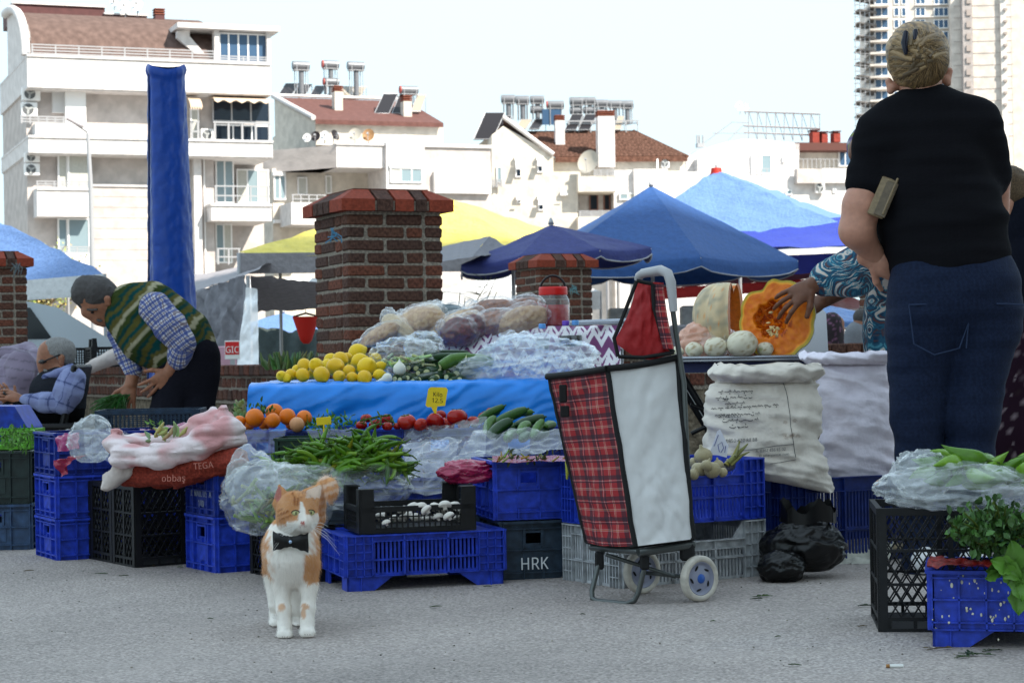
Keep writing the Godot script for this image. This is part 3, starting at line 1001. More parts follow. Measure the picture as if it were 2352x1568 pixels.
	for a in [[78,230,260,385,-2.0,"solar"],[170,250,300,350,-2.5,"solar"],[320,270,420,325,-6.0,"solar_pale"],[400,268,500,325,-6.0,"solar"],[612,240,720,330,-6.2,"solar"],[690,240,800,330,-6.2,"solar"],[900,250,960,330,-6.2,"solar_pale"]]:
		solar(a[0],a[1],a[2],a[3],a[4],a[5])
	rail(560,275,1045,300,-6.4,8,1,0.08); rail(620,290,1045,345,-6.5,7,1,0.06)
	ac(1178,500,1225,552,-1.6)
	slab("drainpipe",M["pvc"],1150,500,1160,570,-1.5,-1.6)
	# --- white block with the arched roof and the empty billboard frame
	house("apartment_building","white apartment block with an arched roof carrying an empty billboard frame",pu(1320),128.0,0.2)
	var arch := [[1300,2200],[1322,500],[1400,450],[1480,425],[1560,402],[1650,386],[1780,388],[1985,412],[1975,2200]]
	gab("wall",white,arch,-1.0,-8.0)
	slabs("wall_low",white,[[1560,600,2300,2200,0.6,-6.0],[1390,500,1505,700,-0.2,-1.0]])
	slab("upper_room",cream,1960,450,2290,620,-2.5,-8.0)
	slab("lean_roof",mat("roof_brown2",Color(0.36,0.24,0.22),0.8),1960,405,2300,450,-1.0,-8.0)
	win(1703,475,1822,590,-0.9,2,"glass_dim"); win(1885,484,1900,520,-0.9,1,"glass_dark"); win(2215,430,2290,545,-2.3,2,"glass_blue")
	slab("terrace_box",greige,1972,558,2122,642,1.2,0.6)
	slab("terrace_wall",white,2122,555,2300,640,1.0,0.6)
	ac(2082,640,2135,700,1.0)
	win(2180,670,2200,700,0.65,1,"glass_dim"); win(1905,680,1940,712,0.65,1,"glass_dim")
	for a in [[2063,340,2102,412],[2118,350,2152,412],[2188,347,2226,402]]:
		slab("chimney",M["clay_red"],a[0],a[1],a[2],a[3],-2.0,-2.7)
		slab("chimney_cap",M["maroon"],a[0] - 5,a[1] - 12,a[2] + 5,a[1] - 6,-1.9,-2.8)
	slabs("roof_vent",M["steel"],[[1386,362,1394,412,-1.5,-1.7],[1400,362,1408,412,-1.5,-1.7],[1420,362,1428,412,-1.5,-1.7],[1390,408,1432,432,-1.4,-1.9]])
	var bf := MB.new()
	for k in 9:
		var x := 1688.0 + k * 52.0
		for dz in [-3.0,-4.5]:
			bf.tube([fp(x,218 + k * 2.0,dz),fp(x,395,dz)],0.035,5)
		if k < 8:
			bf.tube([fp(x,218 + k * 2.0,-3.0),fp(x + 52,395,-4.5)],0.022,4)
	for y in [222,306,345]:
		bf.tube([fp(1660,y,-3.0),fp(2108,y + 16,-3.0)],0.045,5).tube([fp(1660,y + 4,-4.5),fp(2108,y + 20,-4.5)],0.03,5)
	bf.tube([fp(1430,405,-3),fp(1590,285,-3),fp(1690,290,-3)],0.03,5).tube([fp(1480,350,-3),fp(1700,350,-3)],0.03,5).tube([fp(1560,400,-3),fp(1660,300,-3)],0.025,5)
	part("billboard_frame",bf,mat("frame_grey",Color(0.55,0.53,0.54),0.6),P)
	dish(1612,162,1668,225,-3.0,"dish_white"); dish(1645,172,1695,230,-3.2,"dish_white")
	rail(1610,555,1830,600,0.5,8,2,0.04); rail(1980,500,2215,555,1.0,10,1,0.03)
	# --- tower under construction, wrapped in scaffold on one side
	view(2060,0,2.24)
	house("tower_under_construction","grey tower under construction with scaffolding on its edge",pu(295),210.0,-0.04)
	slab("wall",mat("concrete",Color(0.82,0.79,0.76),0.9,0.15,0.2),330,-60,740,2000,0.0,-14.0)
	slab("lit_wall",M["concrete"],740,-60,1078,2000,1.5,-14.0)
	slab("hoist_shaft",mat("hoist",Color(0.70,0.67,0.66),0.8,0.2,0.4),806,-60,862,2000,2.6,1.5)
	slab("corner_strip",mat("hoist2",Color(0.80,0.78,0.76),0.8),1020,-60,1050,2000,1.9,1.5)
	slabs("neighbour_wall",M["concrete"],[[1080,-60,1300,2000,-6.0,-20.0]])
	for fl in 12:
		var y := -42.0 + fl * 67.0
		slab("floor_joint",M["joint"],740,y + 62,1078,y + 64,1.54,1.5)
		if fl < 10:
			win(296,y + 8,372,y + 58,0.3,2,"glass_blue"); win(402,y + 8,432,y + 58,0.05,1,"glass_blue"); win(445,y + 8,472,y + 58,0.05,1,"glass_blue")
			win(524,y + 8,580,y + 58,0.05,2,"glass_blue"); win(628,y + 8,710,y + 58,0.05,3,"glass_blue")
			slab("floor_slab",M["concrete"],270,y + 58,375,y + 68,1.5,-4.0)
			slab("hoist_gate",M["joint"],812,y + 20,838,y + 52,2.75,2.6)
			slab("corner_box",M["joint"],1024,y + 10,1042,y + 24,2.2,1.9)
			slab("sill",M["hoist2"],520,y + 58,712,y + 62,0.3,0.0)
	var sc := MB.new()
	for k in 5:
		var x := 184.0 + k * 27.0
		for dz in [0.8,-2.0]:
			sc.tube([fp(x,-60,dz),fp(x + 6,800,dz)],0.05,4,false)
	for fl in 24:
		var y := -50.0 + fl * 34.0
		sc.tube([fp(178,y,0.8),fp(305,y + 5,0.8)],0.04,4,false)
		sc.tube([fp(184,y + 34,0.8),fp(300,y,0.8)],0.03,4,false)
	part("scaffold",sc,M["steel"],P)
	for fl in 11:
		var y := -30.0 + fl * 74.0
		gab("scaffold_deck",mat("deck",Color(0.45,0.43,0.42),0.9),[[195,y],[205,y - 4],[305,y + 10],[305,y + 26],[260,y + 12]],0.9,-2.0)
	# --- street lamp and a budding tree by the barrel-roofed block
	view(0,0,2.376)
	T = Transform3D(Basis(),at(pu(525),800,60.0) * Vector3(1,0,1))
	P = thing("street_lamp","thin grey street lamp with a bent arm before the white block","street lamp",T.origin)
	part("pole",MB.new().tube([fp(540,1568) * Vector3(1,0,0),fp(525,1100),fp(508,790)],[0.09,0.07,0.055],8),M["steel"],P)
	part("arm",MB.new().tube([fp(508,792),fp(505,775),fp(440,730)],0.045,8),M["steel"],P)
	part("lamp_head",MB.new().cbox(fp(432,724),Vector3(0.55,0.1,0.28),0.03,Basis(Vector3.BACK,-0.5)),M["frame_grey"],P)
	bud_tree(at(pu(150),800,70.0) * Vector3(1,0,1),5.4,2.6)

func bud_tree(base: Vector3,h: float,spread: float) -> void:
	var t := thing("budding_tree","thin tree with pale yellow-green buds before the white block","tree",base)
	var tk := MB.new()
	var lf := MB.new()
	tk.tube([Vector3.ZERO,Vector3(0.1,h * 0.3,0),Vector3(0,h * 0.5,0)],[0.16,0.12,0.08],7)
	for k in 46:
		var a := rf(0,TAU)
		var s := Vector3(0,h * rf(0.25,0.5),0)
		var e := s + Vector3(cos(a) * spread * rf(0.4,1.0),h * rf(0.1,0.5),sin(a) * spread * rf(0.4,1.0))
		var mid := s.lerp(e,0.5) + Vector3(rf(-0.2,0.2),rf(0.1,0.3),rf(-0.2,0.2))
		tk.tube([s,mid,e],[0.05,0.03,0.01],4,false)
		for j in 70:
			var q := mid.lerp(e,rf(-0.4,1.0)) + Vector3(rf(-1,1),rf(-1,1),rf(-1,1)) * 0.28
			var b := Basis.from_euler(Vector3(rf(0,6),rf(0,6),rf(0,6)))
			lf.col = lin(rf(0.55,0.72),rf(0.56,0.70),rf(0.30,0.42))
			lf.tri3(q + b * Vector3(-0.05,0,0),q + b * Vector3(0.05,0,0),q + b * Vector3(0,0.11,0))
	part("trunk",tk,mat("bark",Color(0.45,0.38,0.31),0.9,0.3,3.0),t)
	part("crown",lf,vmat("leaf_v",0.6),t)
# ---------- tents, parasols and what stands behind the planter ----------
func bilerp(q: Array,u: float,v: float) -> Vector3:
	return q[0].lerp(q[1],u).lerp(q[3].lerp(q[2],u),v)
func sheet(q: Array,nu: int,nv: int,sag := 0.0,wr := 0.0,fr := 6.0,m: MB = null) -> MB: # cloth between four corners, bottom left first, counter-clockwise
	var nn: Vector3 = (q[1] - q[0]).cross(q[3] - q[0]).normalized()
	var mb := m if m else MB.new()
	return mb.grid(nu,nv,func(u: float,v: float) -> Vector3:
		var p := bilerp(q,u,v)
		var e := 4.0 * u * (1.0 - u) * 4.0 * v * (1.0 - v)
		return p - Vector3(0,sag * e,0) + nn * (nz.get_noise_3dv(p * fr) + 0.5 * nz.get_noise_3dv(p * fr * 2.3)) * wr)
func pole_to_ground(parent: Node3D,p: Vector3,mt: String,r := 0.02) -> void:
	part("pole",MB.new().tube([Vector3(p.x,0,p.z),p],r,8),M[mt],parent)
func cloth(key: String,col: Color,rough := 0.75,wrinkle := 0.5,sc := 3.0,back := true) -> StandardMaterial3D:
	var m := mat(key,col,rough,0.14,sc,wrinkle)
	if back:
		m.backlight_enabled = true
		m.backlight = col * 0.35
	return m
func parasol(called: String,label: String,apex: Vector3,r: float,drop: float,n: int,turn: float,tilt: Basis,mt: Material,val: float,edge: Material) -> Node3D:
	var t := thing(called,label,"parasol",Vector3(apex.x,0,apex.z))
	var ab := Vector3(0,apex.y,0)
	for k in n:
		var a0 := turn + TAU * k / n
		var a1 := turn + TAU * (k + 1) / n
		var e0 := ab + tilt * Vector3(cos(a0) * r,-drop,sin(a0) * r)
		var e1 := ab + tilt * Vector3(cos(a1) * r,-drop,sin(a1) * r)
		var m := MB.new()
		var down := tilt * Vector3(0,-1,0)
		m.grid(10,12,func(u: float,v: float) -> Vector3:
			var rim := e0.lerp(e1,u)
			var w := 1.0 - v
			var belly := 4.0 * u * (1.0 - u)
			if v < 0.17: # the hanging valance with a scalloped edge
				var q := (0.17 - v) / 0.17
				return rim + down * (belly * 0.05 * r * 0.5 + val * q * (0.65 + 0.35 * pow(belly,0.4))) + Vector3(0,0,nz.get_noise_2d(u * 3.0 + k,q) * 0.02)
			var s := (1.0 - v) / 0.83
			var p := ab.lerp(rim,s)
			return p + down * belly * s * s * 0.05 * r * 0.5 + Vector3(0,nz.get_noise_3dv(p * 5.0) * 0.012,0))
		var o := part("panel",m,mt,t)
		part("hem",MB.new().tube(range(11).map(func(i: int) -> Vector3:
			var u: float = i / 10.0
			return e0.lerp(e1,u) + down * (4.0 * u * (1.0 - u) * 0.05 * r * 0.5 + val * (0.65 + 0.35 * pow(4.0 * u * (1.0 - u),0.4)) + 0.004)),0.008,4),edge,o)
		part("rib",MB.new().tube([ab + down * 0.04,e0 + down * 0.02],0.008,5),M["steel"],t)
	part("pole",MB.new().tube([Vector3(0,0,0),ab + Vector3(0,0.03,0)],0.022,10),M["steel"],t)
	part("finial",MB.new().lathe([Vector2(0.0,0.0),Vector2(0.03,0.0),Vector2(0.025,0.03),Vector2(0.012,0.06),Vector2(0,0.07)],10,Transform3D(Basis(),ab)),M["steel"],t)
	return t
func tent(called: String,label: String,corners: Array,apex: Vector3,mt: Material,val: float,vm: Material,wr := 0.03) -> Node3D: # four-sided canopy on poles
	var t := thing(called,label,"market tent")
	for k in 4:
		var a: Vector3 = corners[k]
		var b: Vector3 = corners[(k + 1) % 4]
		var m := MB.new()
		m.grid(16,16,func(u: float,v: float) -> Vector3:
			var p := a.lerp(b,u).lerp(apex,v)
			var belly := 4.0 * u * (1.0 - u) * (1.0 - v)
			return p - Vector3(0,belly * 0.06 * (1.0 - v * 0.3),0) + Vector3(0,nz.get_noise_3dv(p * 3.0) * wr,0))
		part("roof_panel",m,mt,t)
		if val > 0.0:
			part("valance",sheet([a - Vector3(0,val,0),b - Vector3(0,val,0),b,a],24,3,0.05,0.02,5.0),vm,t)
		part("pole",MB.new().tube([Vector3(a.x,0,a.z),a],0.022,8),M["steel"],t)
	return t
func build_tents() -> void:
	var tarp_blue := cloth("tarp_pale_blue",Color(0.40,0.53,0.74),0.5,1.2,2.5)
	var blue := cloth("parasol_blue",Color(0.19,0.34,0.57),0.7,0.4)
	var navy := cloth("parasol_navy",Color(0.19,0.22,0.46),0.7,0.4)
	var yel := cloth("canopy_yellow",Color(0.95,0.86,0.42),0.6,0.8,1.2)
	var grey := cloth("canvas_grey",Color(0.62,0.60,0.61),0.85,0.5)
	var dgrey := cloth("canvas_dark",Color(0.55,0.54,0.56),0.85,0.5)
	var wht := cloth("canvas_white",Color(0.86,0.86,0.86),0.8,0.4)
	var hem := mat("hem_pale",Color(0.66,0.66,0.68),0.8)
	# pale blue tarpaulin tent beside the block
	var c0 := at(235,628,22.5)
	tent("market_tent","pale blue tarpaulin tent behind the brick pillar with the knotted cord",[c0,at(-420,680,27.0),at(-300,655,31.0),at(150,640,29.0)],at(-120,452,27.0),tarp_blue,0.24,wht,0.05)
	# grey canvas tent with side curtain
	var t := thing("canvas_stall","grey canvas stall with a side curtain beside the rolled blue parasol","market tent")
	part("roof_panel",sheet([at(425,676,21.0),at(572,626,20.0),at(640,590,24.0),at(430,636,25.0)],12,8,0.03,0.03),grey,t)
	part("side_curtain",sheet([at(425,860,21.0),at(566,860,20.0),at(566,630,20.0),at(425,674,21.0)],40,12,0.0,0.09,7.0),dgrey,t)
	part("front_canopy",sheet([at(575,713,21.5),at(760,712,22.0),at(770,655,20.0),at(572,630,20.0)],16,8,0.02,0.03),grey,t)
	part("rear_canopy",sheet([at(560,706,26.0),at(1010,706,26.5),at(1010,640,27.0),at(560,640,27.0)],16,8,0.02,0.03),wht,t)
	pole_to_ground(t,at(566,632,20.0),"steel"); pole_to_ground(t,at(428,676,21.0),"steel"); pole_to_ground(t,at(640,590,24.0),"steel"); pole_to_ground(t,at(760,712,22.0),"steel")
	solo("net_curtain",sheet([at(538,850,19.0),at(592,850,19.0),at(588,664,19.4),at(562,662,19.4)],24,24,0.0,0.05,5.0),film("net",Color(0.95,0.95,0.95),0.88,0.8),"white net curtain hanging at the corner of the grey stall","curtain")
	parasol("parasol","small blue market parasol under the grey stall canopy",at(648,718,31.0),1.1,0.27,6,0.5,Basis(),tarp_blue,0.1,hem)
	solo("tarpaulin",sheet([at(575,840,27.0),at(740,840,27.0),at(740,760,27.5),at(580,757,27.5)],20,10,0.35,0.12,3.0),cloth("tarp_green",Color(0.33,0.38,0.38),0.7,0.6),"sagging dark green tarpaulin under the small blue parasol","tarpaulin")
	# red cloth cone hanging by the pillar
	var rc := at(700,740,14.0)
	var rm := MB.new()
	rm.grid(16,8,func(u: float,v: float) -> Vector3:
		var w := 0.095 * (0.35 + 0.65 * v) if v > 0.04 else 0.02
		return rc + Vector3(cos(TAU * u) * w,-0.15 + 0.19 * v,-sin(TAU * u) * w * 0.8),true)
	var rt := solo("red_scoop",rm,mat("scoop_red",Color(0.72,0.13,0.09),0.5),"red plastic weighing pan hanging beside the large brick pillar","pan")
	part("hanger",MB.new().tube([rc + Vector3(-0.09,0.04,0),rc + Vector3(0,0.065,0),rc + Vector3(0.09,0.04,0)],0.008,6).tube([rc + Vector3(0,0.06,0),rc + Vector3(0,0.10,0),rc + Vector3(0.5,0.11,0)],0.005,5).tube([rc + Vector3(0.5,0.11,0),rc * Vector3(1,0,1) + Vector3(0.5,0,0)],0.015,6),mat("black_plastic",Color(0.07,0.07,0.075),0.45),rt)
	# pink barrel and the small red and white sign
	var bp := at(498,800,17.5) * Vector3(1,0,1)
	solo("barrel",MB.new().lathe([Vector2(0,0),Vector2(0.15,0),Vector2(0.17,0.3),Vector2(0.16,0.68),Vector2(0.17,0.80),Vector2(0.15,0.81),Vector2(0.15,0.79),Vector2(0,0.78)],20),mat("pink_plastic",Color(0.80,0.62,0.68),0.5,0.1,3.0),"faded pink plastic barrel behind the planter wall","barrel","",bp)
	var sg := thing("stall_sign","small red and white sign reading GIC beside the pink barrel","sign",at(530,800,17.2) * Vector3(1,0,1))
	var sy := at(530,798,17.2).y
	part("board",MB.new().cbox(Vector3(0,sy - 0.02,0),Vector3(0.13,0.16,0.012),0.003),mat("sign_white",Color(0.9,0.9,0.88),0.5),sg)
	part("red_band",MB.new().bb(-0.06,sy - 0.06,0.007,0.06,sy + 0.05,0.010),mat("sign_red",Color(0.80,0.13,0.13),0.5),sg)
	part("post",MB.new().bb(-0.02,0,-0.012,0.02,sy - 0.102,0.0),M["steel"],sg)
	part("lettering",letters("GIC",0.055,0.004),M["sign_white"],sg).position = Vector3(0,sy - 0.02,0.013)
	# yellow canopy
	tent("market_tent","yellow market canopy with a grey valance behind the large brick pillar",[at(545,580,22.5),at(1235,574,23.0),at(1420,575,27.0),at(760,585,27.0)],at(990,440,25.0),yel,0.235,grey,0.04)
	var ct := thing("canopy_edge","dark grey canvas canopy edge between the pillar and the navy parasol","market tent")
	part("roof_panel",sheet([at(975,606,19.5),at(1085,588,18.6),at(1125,540,20.0),at(1010,566,21.0)],10,6,0.0,0.01),dgrey,ct)
	part("roof_panel",sheet([at(1085,588,18.6),at(1180,580,20.0),at(1165,566,20.5),at(1125,540,20.0)],10,6,0.0,0.01),dgrey,ct)
	pole_to_ground(ct,at(985,600,19.5),"steel"); pole_to_ground(ct,at(1178,580,20.0),"steel")
	# white stall roofs glimpsed below it
	tent("market_tent","low white stall tent between the two brick pillars",[at(1010,668,30.0),at(1330,668,30.0),at(1380,668,33.0),at(1030,668,33.0)],at(1190,612,31.5),wht,0.3,wht)
	tent("market_tent","small off-white stall tent below the low white one",[at(1060,712,27.0),at(1300,712,27.0),at(1320,712,29.0),at(1080,712,29.0)],at(1190,684,28.0),grey,0.05,wht)
	parasol("parasol","navy parasol with pale hems and splashes standing over the far brick pillar",at(1266,514,19.6),1.0,0.33,8,0.36,Basis(Vector3.BACK,0.075),navy,0.10,hem)
	parasol("parasol","large mid-blue parasol with its peak in the sun",at(1497,426,23.5),1.72,0.92,6,0.28,Basis(Vector3.BACK,0.0),blue,0.16,hem)
	var cap := tent("market_tent","worn pale blue tarpaulin tent with a red cap on its peak",[at(1395,560,28.5),at(2000,540,27.5),at(2010,520,33.0),at(1480,540,33.5)],at(1648,388,30.5),tarp_blue,0.2,tarp_blue,0.05)
	var ap := at(1648,392,30.5)
	part("peak_cap",MB.new().lathe([Vector2(0.10,-0.06),Vector2(0.085,0.0),Vector2(0.08,0.05),Vector2(0.075,0.055),Vector2(0.0,0.057)],14,Transform3D(Basis(),ap)),mat("cap_red",Color(0.70,0.17,0.12),0.6),cap)
	part("peak_knob",MB.new().tube([ap + Vector3(0,0.05,0),ap + Vector3(0,0.10,0)],0.02,8),M["steel"],cap)
	# bright blue awning behind the woman
	var aw := thing("blue_awning","bright blue awning with a pale hem behind the woman in black","awning")
	var ab := cloth("awning_blue",Color(0.12,0.19,0.62),0.55,0.5,2.0)
	part("roof_panel",sheet([at(1700,574,25.5),at(2420,545,24.5),at(2420,436,28.0),at(1690,524,29.0)],24,10,0.05,0.04,2.5),ab,aw)
	part("hem",sheet([at(1700,586,25.4),at(2420,556,24.4),at(2420,546,24.45),at(1700,575,25.45)],24,2,0.0,0.015),hem,aw)
	part("inner_sheet",sheet([at(1740,634,26.6),at(2420,596,25.8),at(2420,560,25.6),at(1740,588,26.4)],20,6,0.0,0.03),ab,aw)
	for q in [at(1702,576,25.5),at(2418,546,24.5)]:
		pole_to_ground(aw,q,"steel")
	var rd := thing("red_awning","red stall awning behind the pumpkin","awning")
	var rdm := cloth("awning_red",Color(0.66,0.13,0.12),0.7,0.4)
	part("valance",sheet([at(1480,690,29.0),at(2060,650,28.0),at(2060,628,28.0),at(1480,664,29.0)],20,3,0.0,0.03),rdm,rd)
	part("roof_panel",sheet([at(1480,664,29.0),at(2060,628,28.0),at(2060,596,31.0),at(1480,620,32.0)],20,6,0.04,0.03),rdm,rd)
	for q in [at(1482,665,29.0),at(2058,630,28.0)]:
		pole_to_ground(rd,q,"steel")
	parasol("parasol","low blue and white parasol behind the market-goer in a headscarf",at(1905,700,21.0),0.75,0.17,8,0.2,Basis(),tarp_blue,0.06,hem)
	tent("market_tent","off-white stall roof beyond the seated market-goers",[at(1840,712,29.0),at(2030,708,29.0),at(2040,706,31.0),at(1850,710,31.0)],at(1940,676,30.0),wht,0.08,wht)
	# stalls' goods far behind, pale boxes in the sun
	for a in [[1570,700,1660,760,24.0,"white cardboard box stacked on a sunlit stall behind the trolley handle",wht],[1020,715,1075,770,22.0,"pale box of goods behind the bagged nuts",wht],[1545,745,1590,800,20.0,"grey crate of goods behind the trolley handle",dgrey],[1400,706,1470,730,25.0,"pale stall board beyond the red trolley flap",wht],[1845,735,1900,800,23.0,"white goods box beside the market-goer in a headscarf",wht]]:
		var p0 := at(a[0],a[3],a[4])
		var p1 := at(a[2],a[1],a[4])
		solo("goods_box",MB.new().cbox(Vector3((p0.x + p1.x) / 2,p1.y / 2,p0.z - 0.2),Vector3(p1.x - p0.x,p1.y,0.4),0.02),a[6],a[5],"box","boxes of goods on far stalls")
	# closed parasol wrapped in a blue cover
	var wp := at(390,800,11.9)
	var wt := thing("closed_parasol","tall closed market parasol in a glossy blue cover","parasol",Vector3(wp.x,0,wp.z))
	var topy := at(390,152,11.9).y
	var boty := 0.56
	var wm := MB.new()
	wm.grid(72,110,func(u: float,v: float) -> Vector3:
		var a := TAU * u
		var y := lerpf(boty,topy,v)
		var r := lerpf(0.148,0.108,pow(v,0.8))
		if v > 0.965:
			r *= 1.0 + 0.10 * sin((v - 0.965) / 0.035 * PI)
		var fold := 0.06 * sin(a * 3.0 + v * 1.3) + 0.05 * sin(a * 5.0 - 1.0) + 0.05 * nz.get_noise_3d(cos(a) * 2.0,y * 7.0,sin(a) * 2.0) + 0.016 * nz.get_noise_3d(cos(a) * 2.0,y * 34.0,sin(a) * 2.0)
		var lean := Vector3(-0.012 + 0.018 * (1.0 - v),0,0)
		return Vector3(cos(a) * r * (1.0 + fold) * 1.02,y + 0.02 * sin(a * 2.0 + 1.0) * (1.0 if v > 0.9 else 0.3),-sin(a) * r * (1.0 + fold) * 0.85) + lean,true)
	var cover := mat("cover_blue",Color(0.055,0.26,0.62),0.34,0.12,4.0,0.15)
	part("cover",wm,cover,wt)
	part("cover_top",MB.new().grid(36,4,func(u: float,v: float) -> Vector3:
		return Vector3(cos(TAU * u) * 0.105 * (1.0 - v) - 0.012,topy + 0.01 * sin(TAU * u * 2.0 + 1.0) - 0.03 * v,-sin(TAU * u) * 0.09 * (1.0 - v)),true),cover,wt)
	part("seam",MB.new().tube(range(24).map(func(i: int) -> Vector3:
		var v: float = i / 23.0
		var r := lerpf(0.155,0.116,pow(v,0.8))
		return Vector3(-r * 0.86,lerpf(boty,topy - 0.03,v),r * 0.47)),0.006,5),mat("seam_blue",Color(0.10,0.16,0.32),0.6),wt)
	part("pole",MB.new().tube([Vector3(0,0,0),Vector3(0,0.62,0)],0.025,10),M["steel"],wt)
	part("foot",MB.new().lathe([Vector2(0,0),Vector2(0.25,0),Vector2(0.25,0.05),Vector2(0.06,0.08),Vector2(0.04,0.2),Vector2(0,0.2)],18),M["tank_grey"],wt)
	# silver van roof behind the left pillar
	van(at(-180,800,19.5))
	# succulents and a bare twig in the planter
	plant_tuft("succulent_clump","clump of green succulents growing in the planter beside the large pillar",at(662,800,10.9),0.66,0.14,0.085,130)
	plant_tuft("bushy_plant","tall leafy plant growing in the planter behind the woman in black",at(2352,800,11.4),0.70,0.22,0.32,240)
	var tw := thing("bare_plant","spindly bare plant growing behind the bagged nuts","plant",at(1070,800,12.5) * Vector3(1,0,1))
	var tm := MB.new()
	for k in 5:
		var b0 := Vector3(rf(-0.03,0.03),0.5,0)
		tm.tube([b0,b0 + Vector3(rf(-0.05,0.1),0.35,0),b0 + Vector3(rf(-0.02,0.22),rf(0.5,0.72),rf(-0.1,0.1))],[0.006,0.004,0.002],4,false)
		for j in 9:
			var q := b0 + Vector3(0.03 + j * 0.01,0.3 + j * 0.045,0)
			tm.tube([q,q + Vector3(rf(-0.09,0.09),rf(0.0,0.06),rf(-0.05,0.05))],[0.003,0.001],3,false)
	part("stem",tm,mat("twig",Color(0.25,0.27,0.20),0.9),tw)

func letters(s: String,h: float,depth: float) -> TextMesh:
	var tm := TextMesh.new()
	tm.text = s
	tm.font = SystemFont.new()
	tm.font.font_names = PackedStringArray(["Droid Sans"])
	tm.font_size = 32
	tm.pixel_size = h / 24.0
	tm.depth = depth
	tm.curve_step = 4.0
	return tm
func plant_tuft(called: String,label: String,base: Vector3,y: float,r: float,h: float,n: int) -> void:
	var t := thing(called,label,"plant",Vector3(base.x,y - 0.03,base.z))
	var m := MB.new()
	for k in n:
		var a := rf(0,TAU)
		var q := Vector3(cos(a),0,sin(a)) * r * sqrt(rf(0,1))
		var e := q * rf(1.0,1.3) + Vector3(rf(-0.02,0.02),h * rf(0.5,1.2),rf(-0.02,0.02))
		m.col = lin(rf(0.30,0.46),rf(0.40,0.52),rf(0.22,0.36))
		m.tube([q,q.lerp(e,0.6) + Vector3(rf(-0.01,0.01),0,0),e],[0.008,0.010,0.002],5)
	part("leaf_mass",m,vmat("leaf_v",0.6),t)
func van(p: Vector3) -> void:
	var t := thing("silver_van","silver van parked behind the low brick wall","van",Vector3(p.x,0,p.z),0.25)
	var body := PackedVector2Array([Vector2(-2.1,0.3),Vector2(2.1,0.3),Vector2(2.2,0.7),Vector2(1.75,0.9),Vector2(1.25,1.22),Vector2(0.8,1.32),Vector2(-1.9,1.34),Vector2(-2.15,1.0)])
	part("body",MB.new().prism(body,-0.85,0.85),mat("van_silver",Color(0.72,0.76,0.79),0.25,0.0,1.0,0.0,1.0,0.4),t)
	part("window",MB.new().prism(PackedVector2Array([Vector2(-1.8,0.92),Vector2(1.2,0.92),Vector2(1.0,1.22),Vector2(-1.75,1.24)]),0.84,0.858),mat("van_glass",Color(0.12,0.14,0.16),0.08),t)
	part("roof_rack",MB.new().tube([Vector3(-1.6,1.38,0.7),Vector3(0.8,1.37,0.7)],0.025,6).tube([Vector3(-1.6,1.38,-0.7),Vector3(0.8,1.37,-0.7)],0.025,6).bb(-1.5,1.33,0.68,-1.46,1.37,0.72).bb(0.6,1.31,0.68,0.64,1.37,0.72),M["steel"],t)
	for x in [-1.35,1.35]:
		for z in [-0.80,0.80]:
			var w := part("wheel",MB.new().tube([Vector3(x,0.3,z - 0.1),Vector3(x,0.3,z + 0.1)],0.3,20),M["black_plastic"],t)
			part("rim",MB.new().tube([Vector3(x,0.3,z - 0.105),Vector3(x,0.3,z + 0.105)],0.18,16),M["steel"],w)
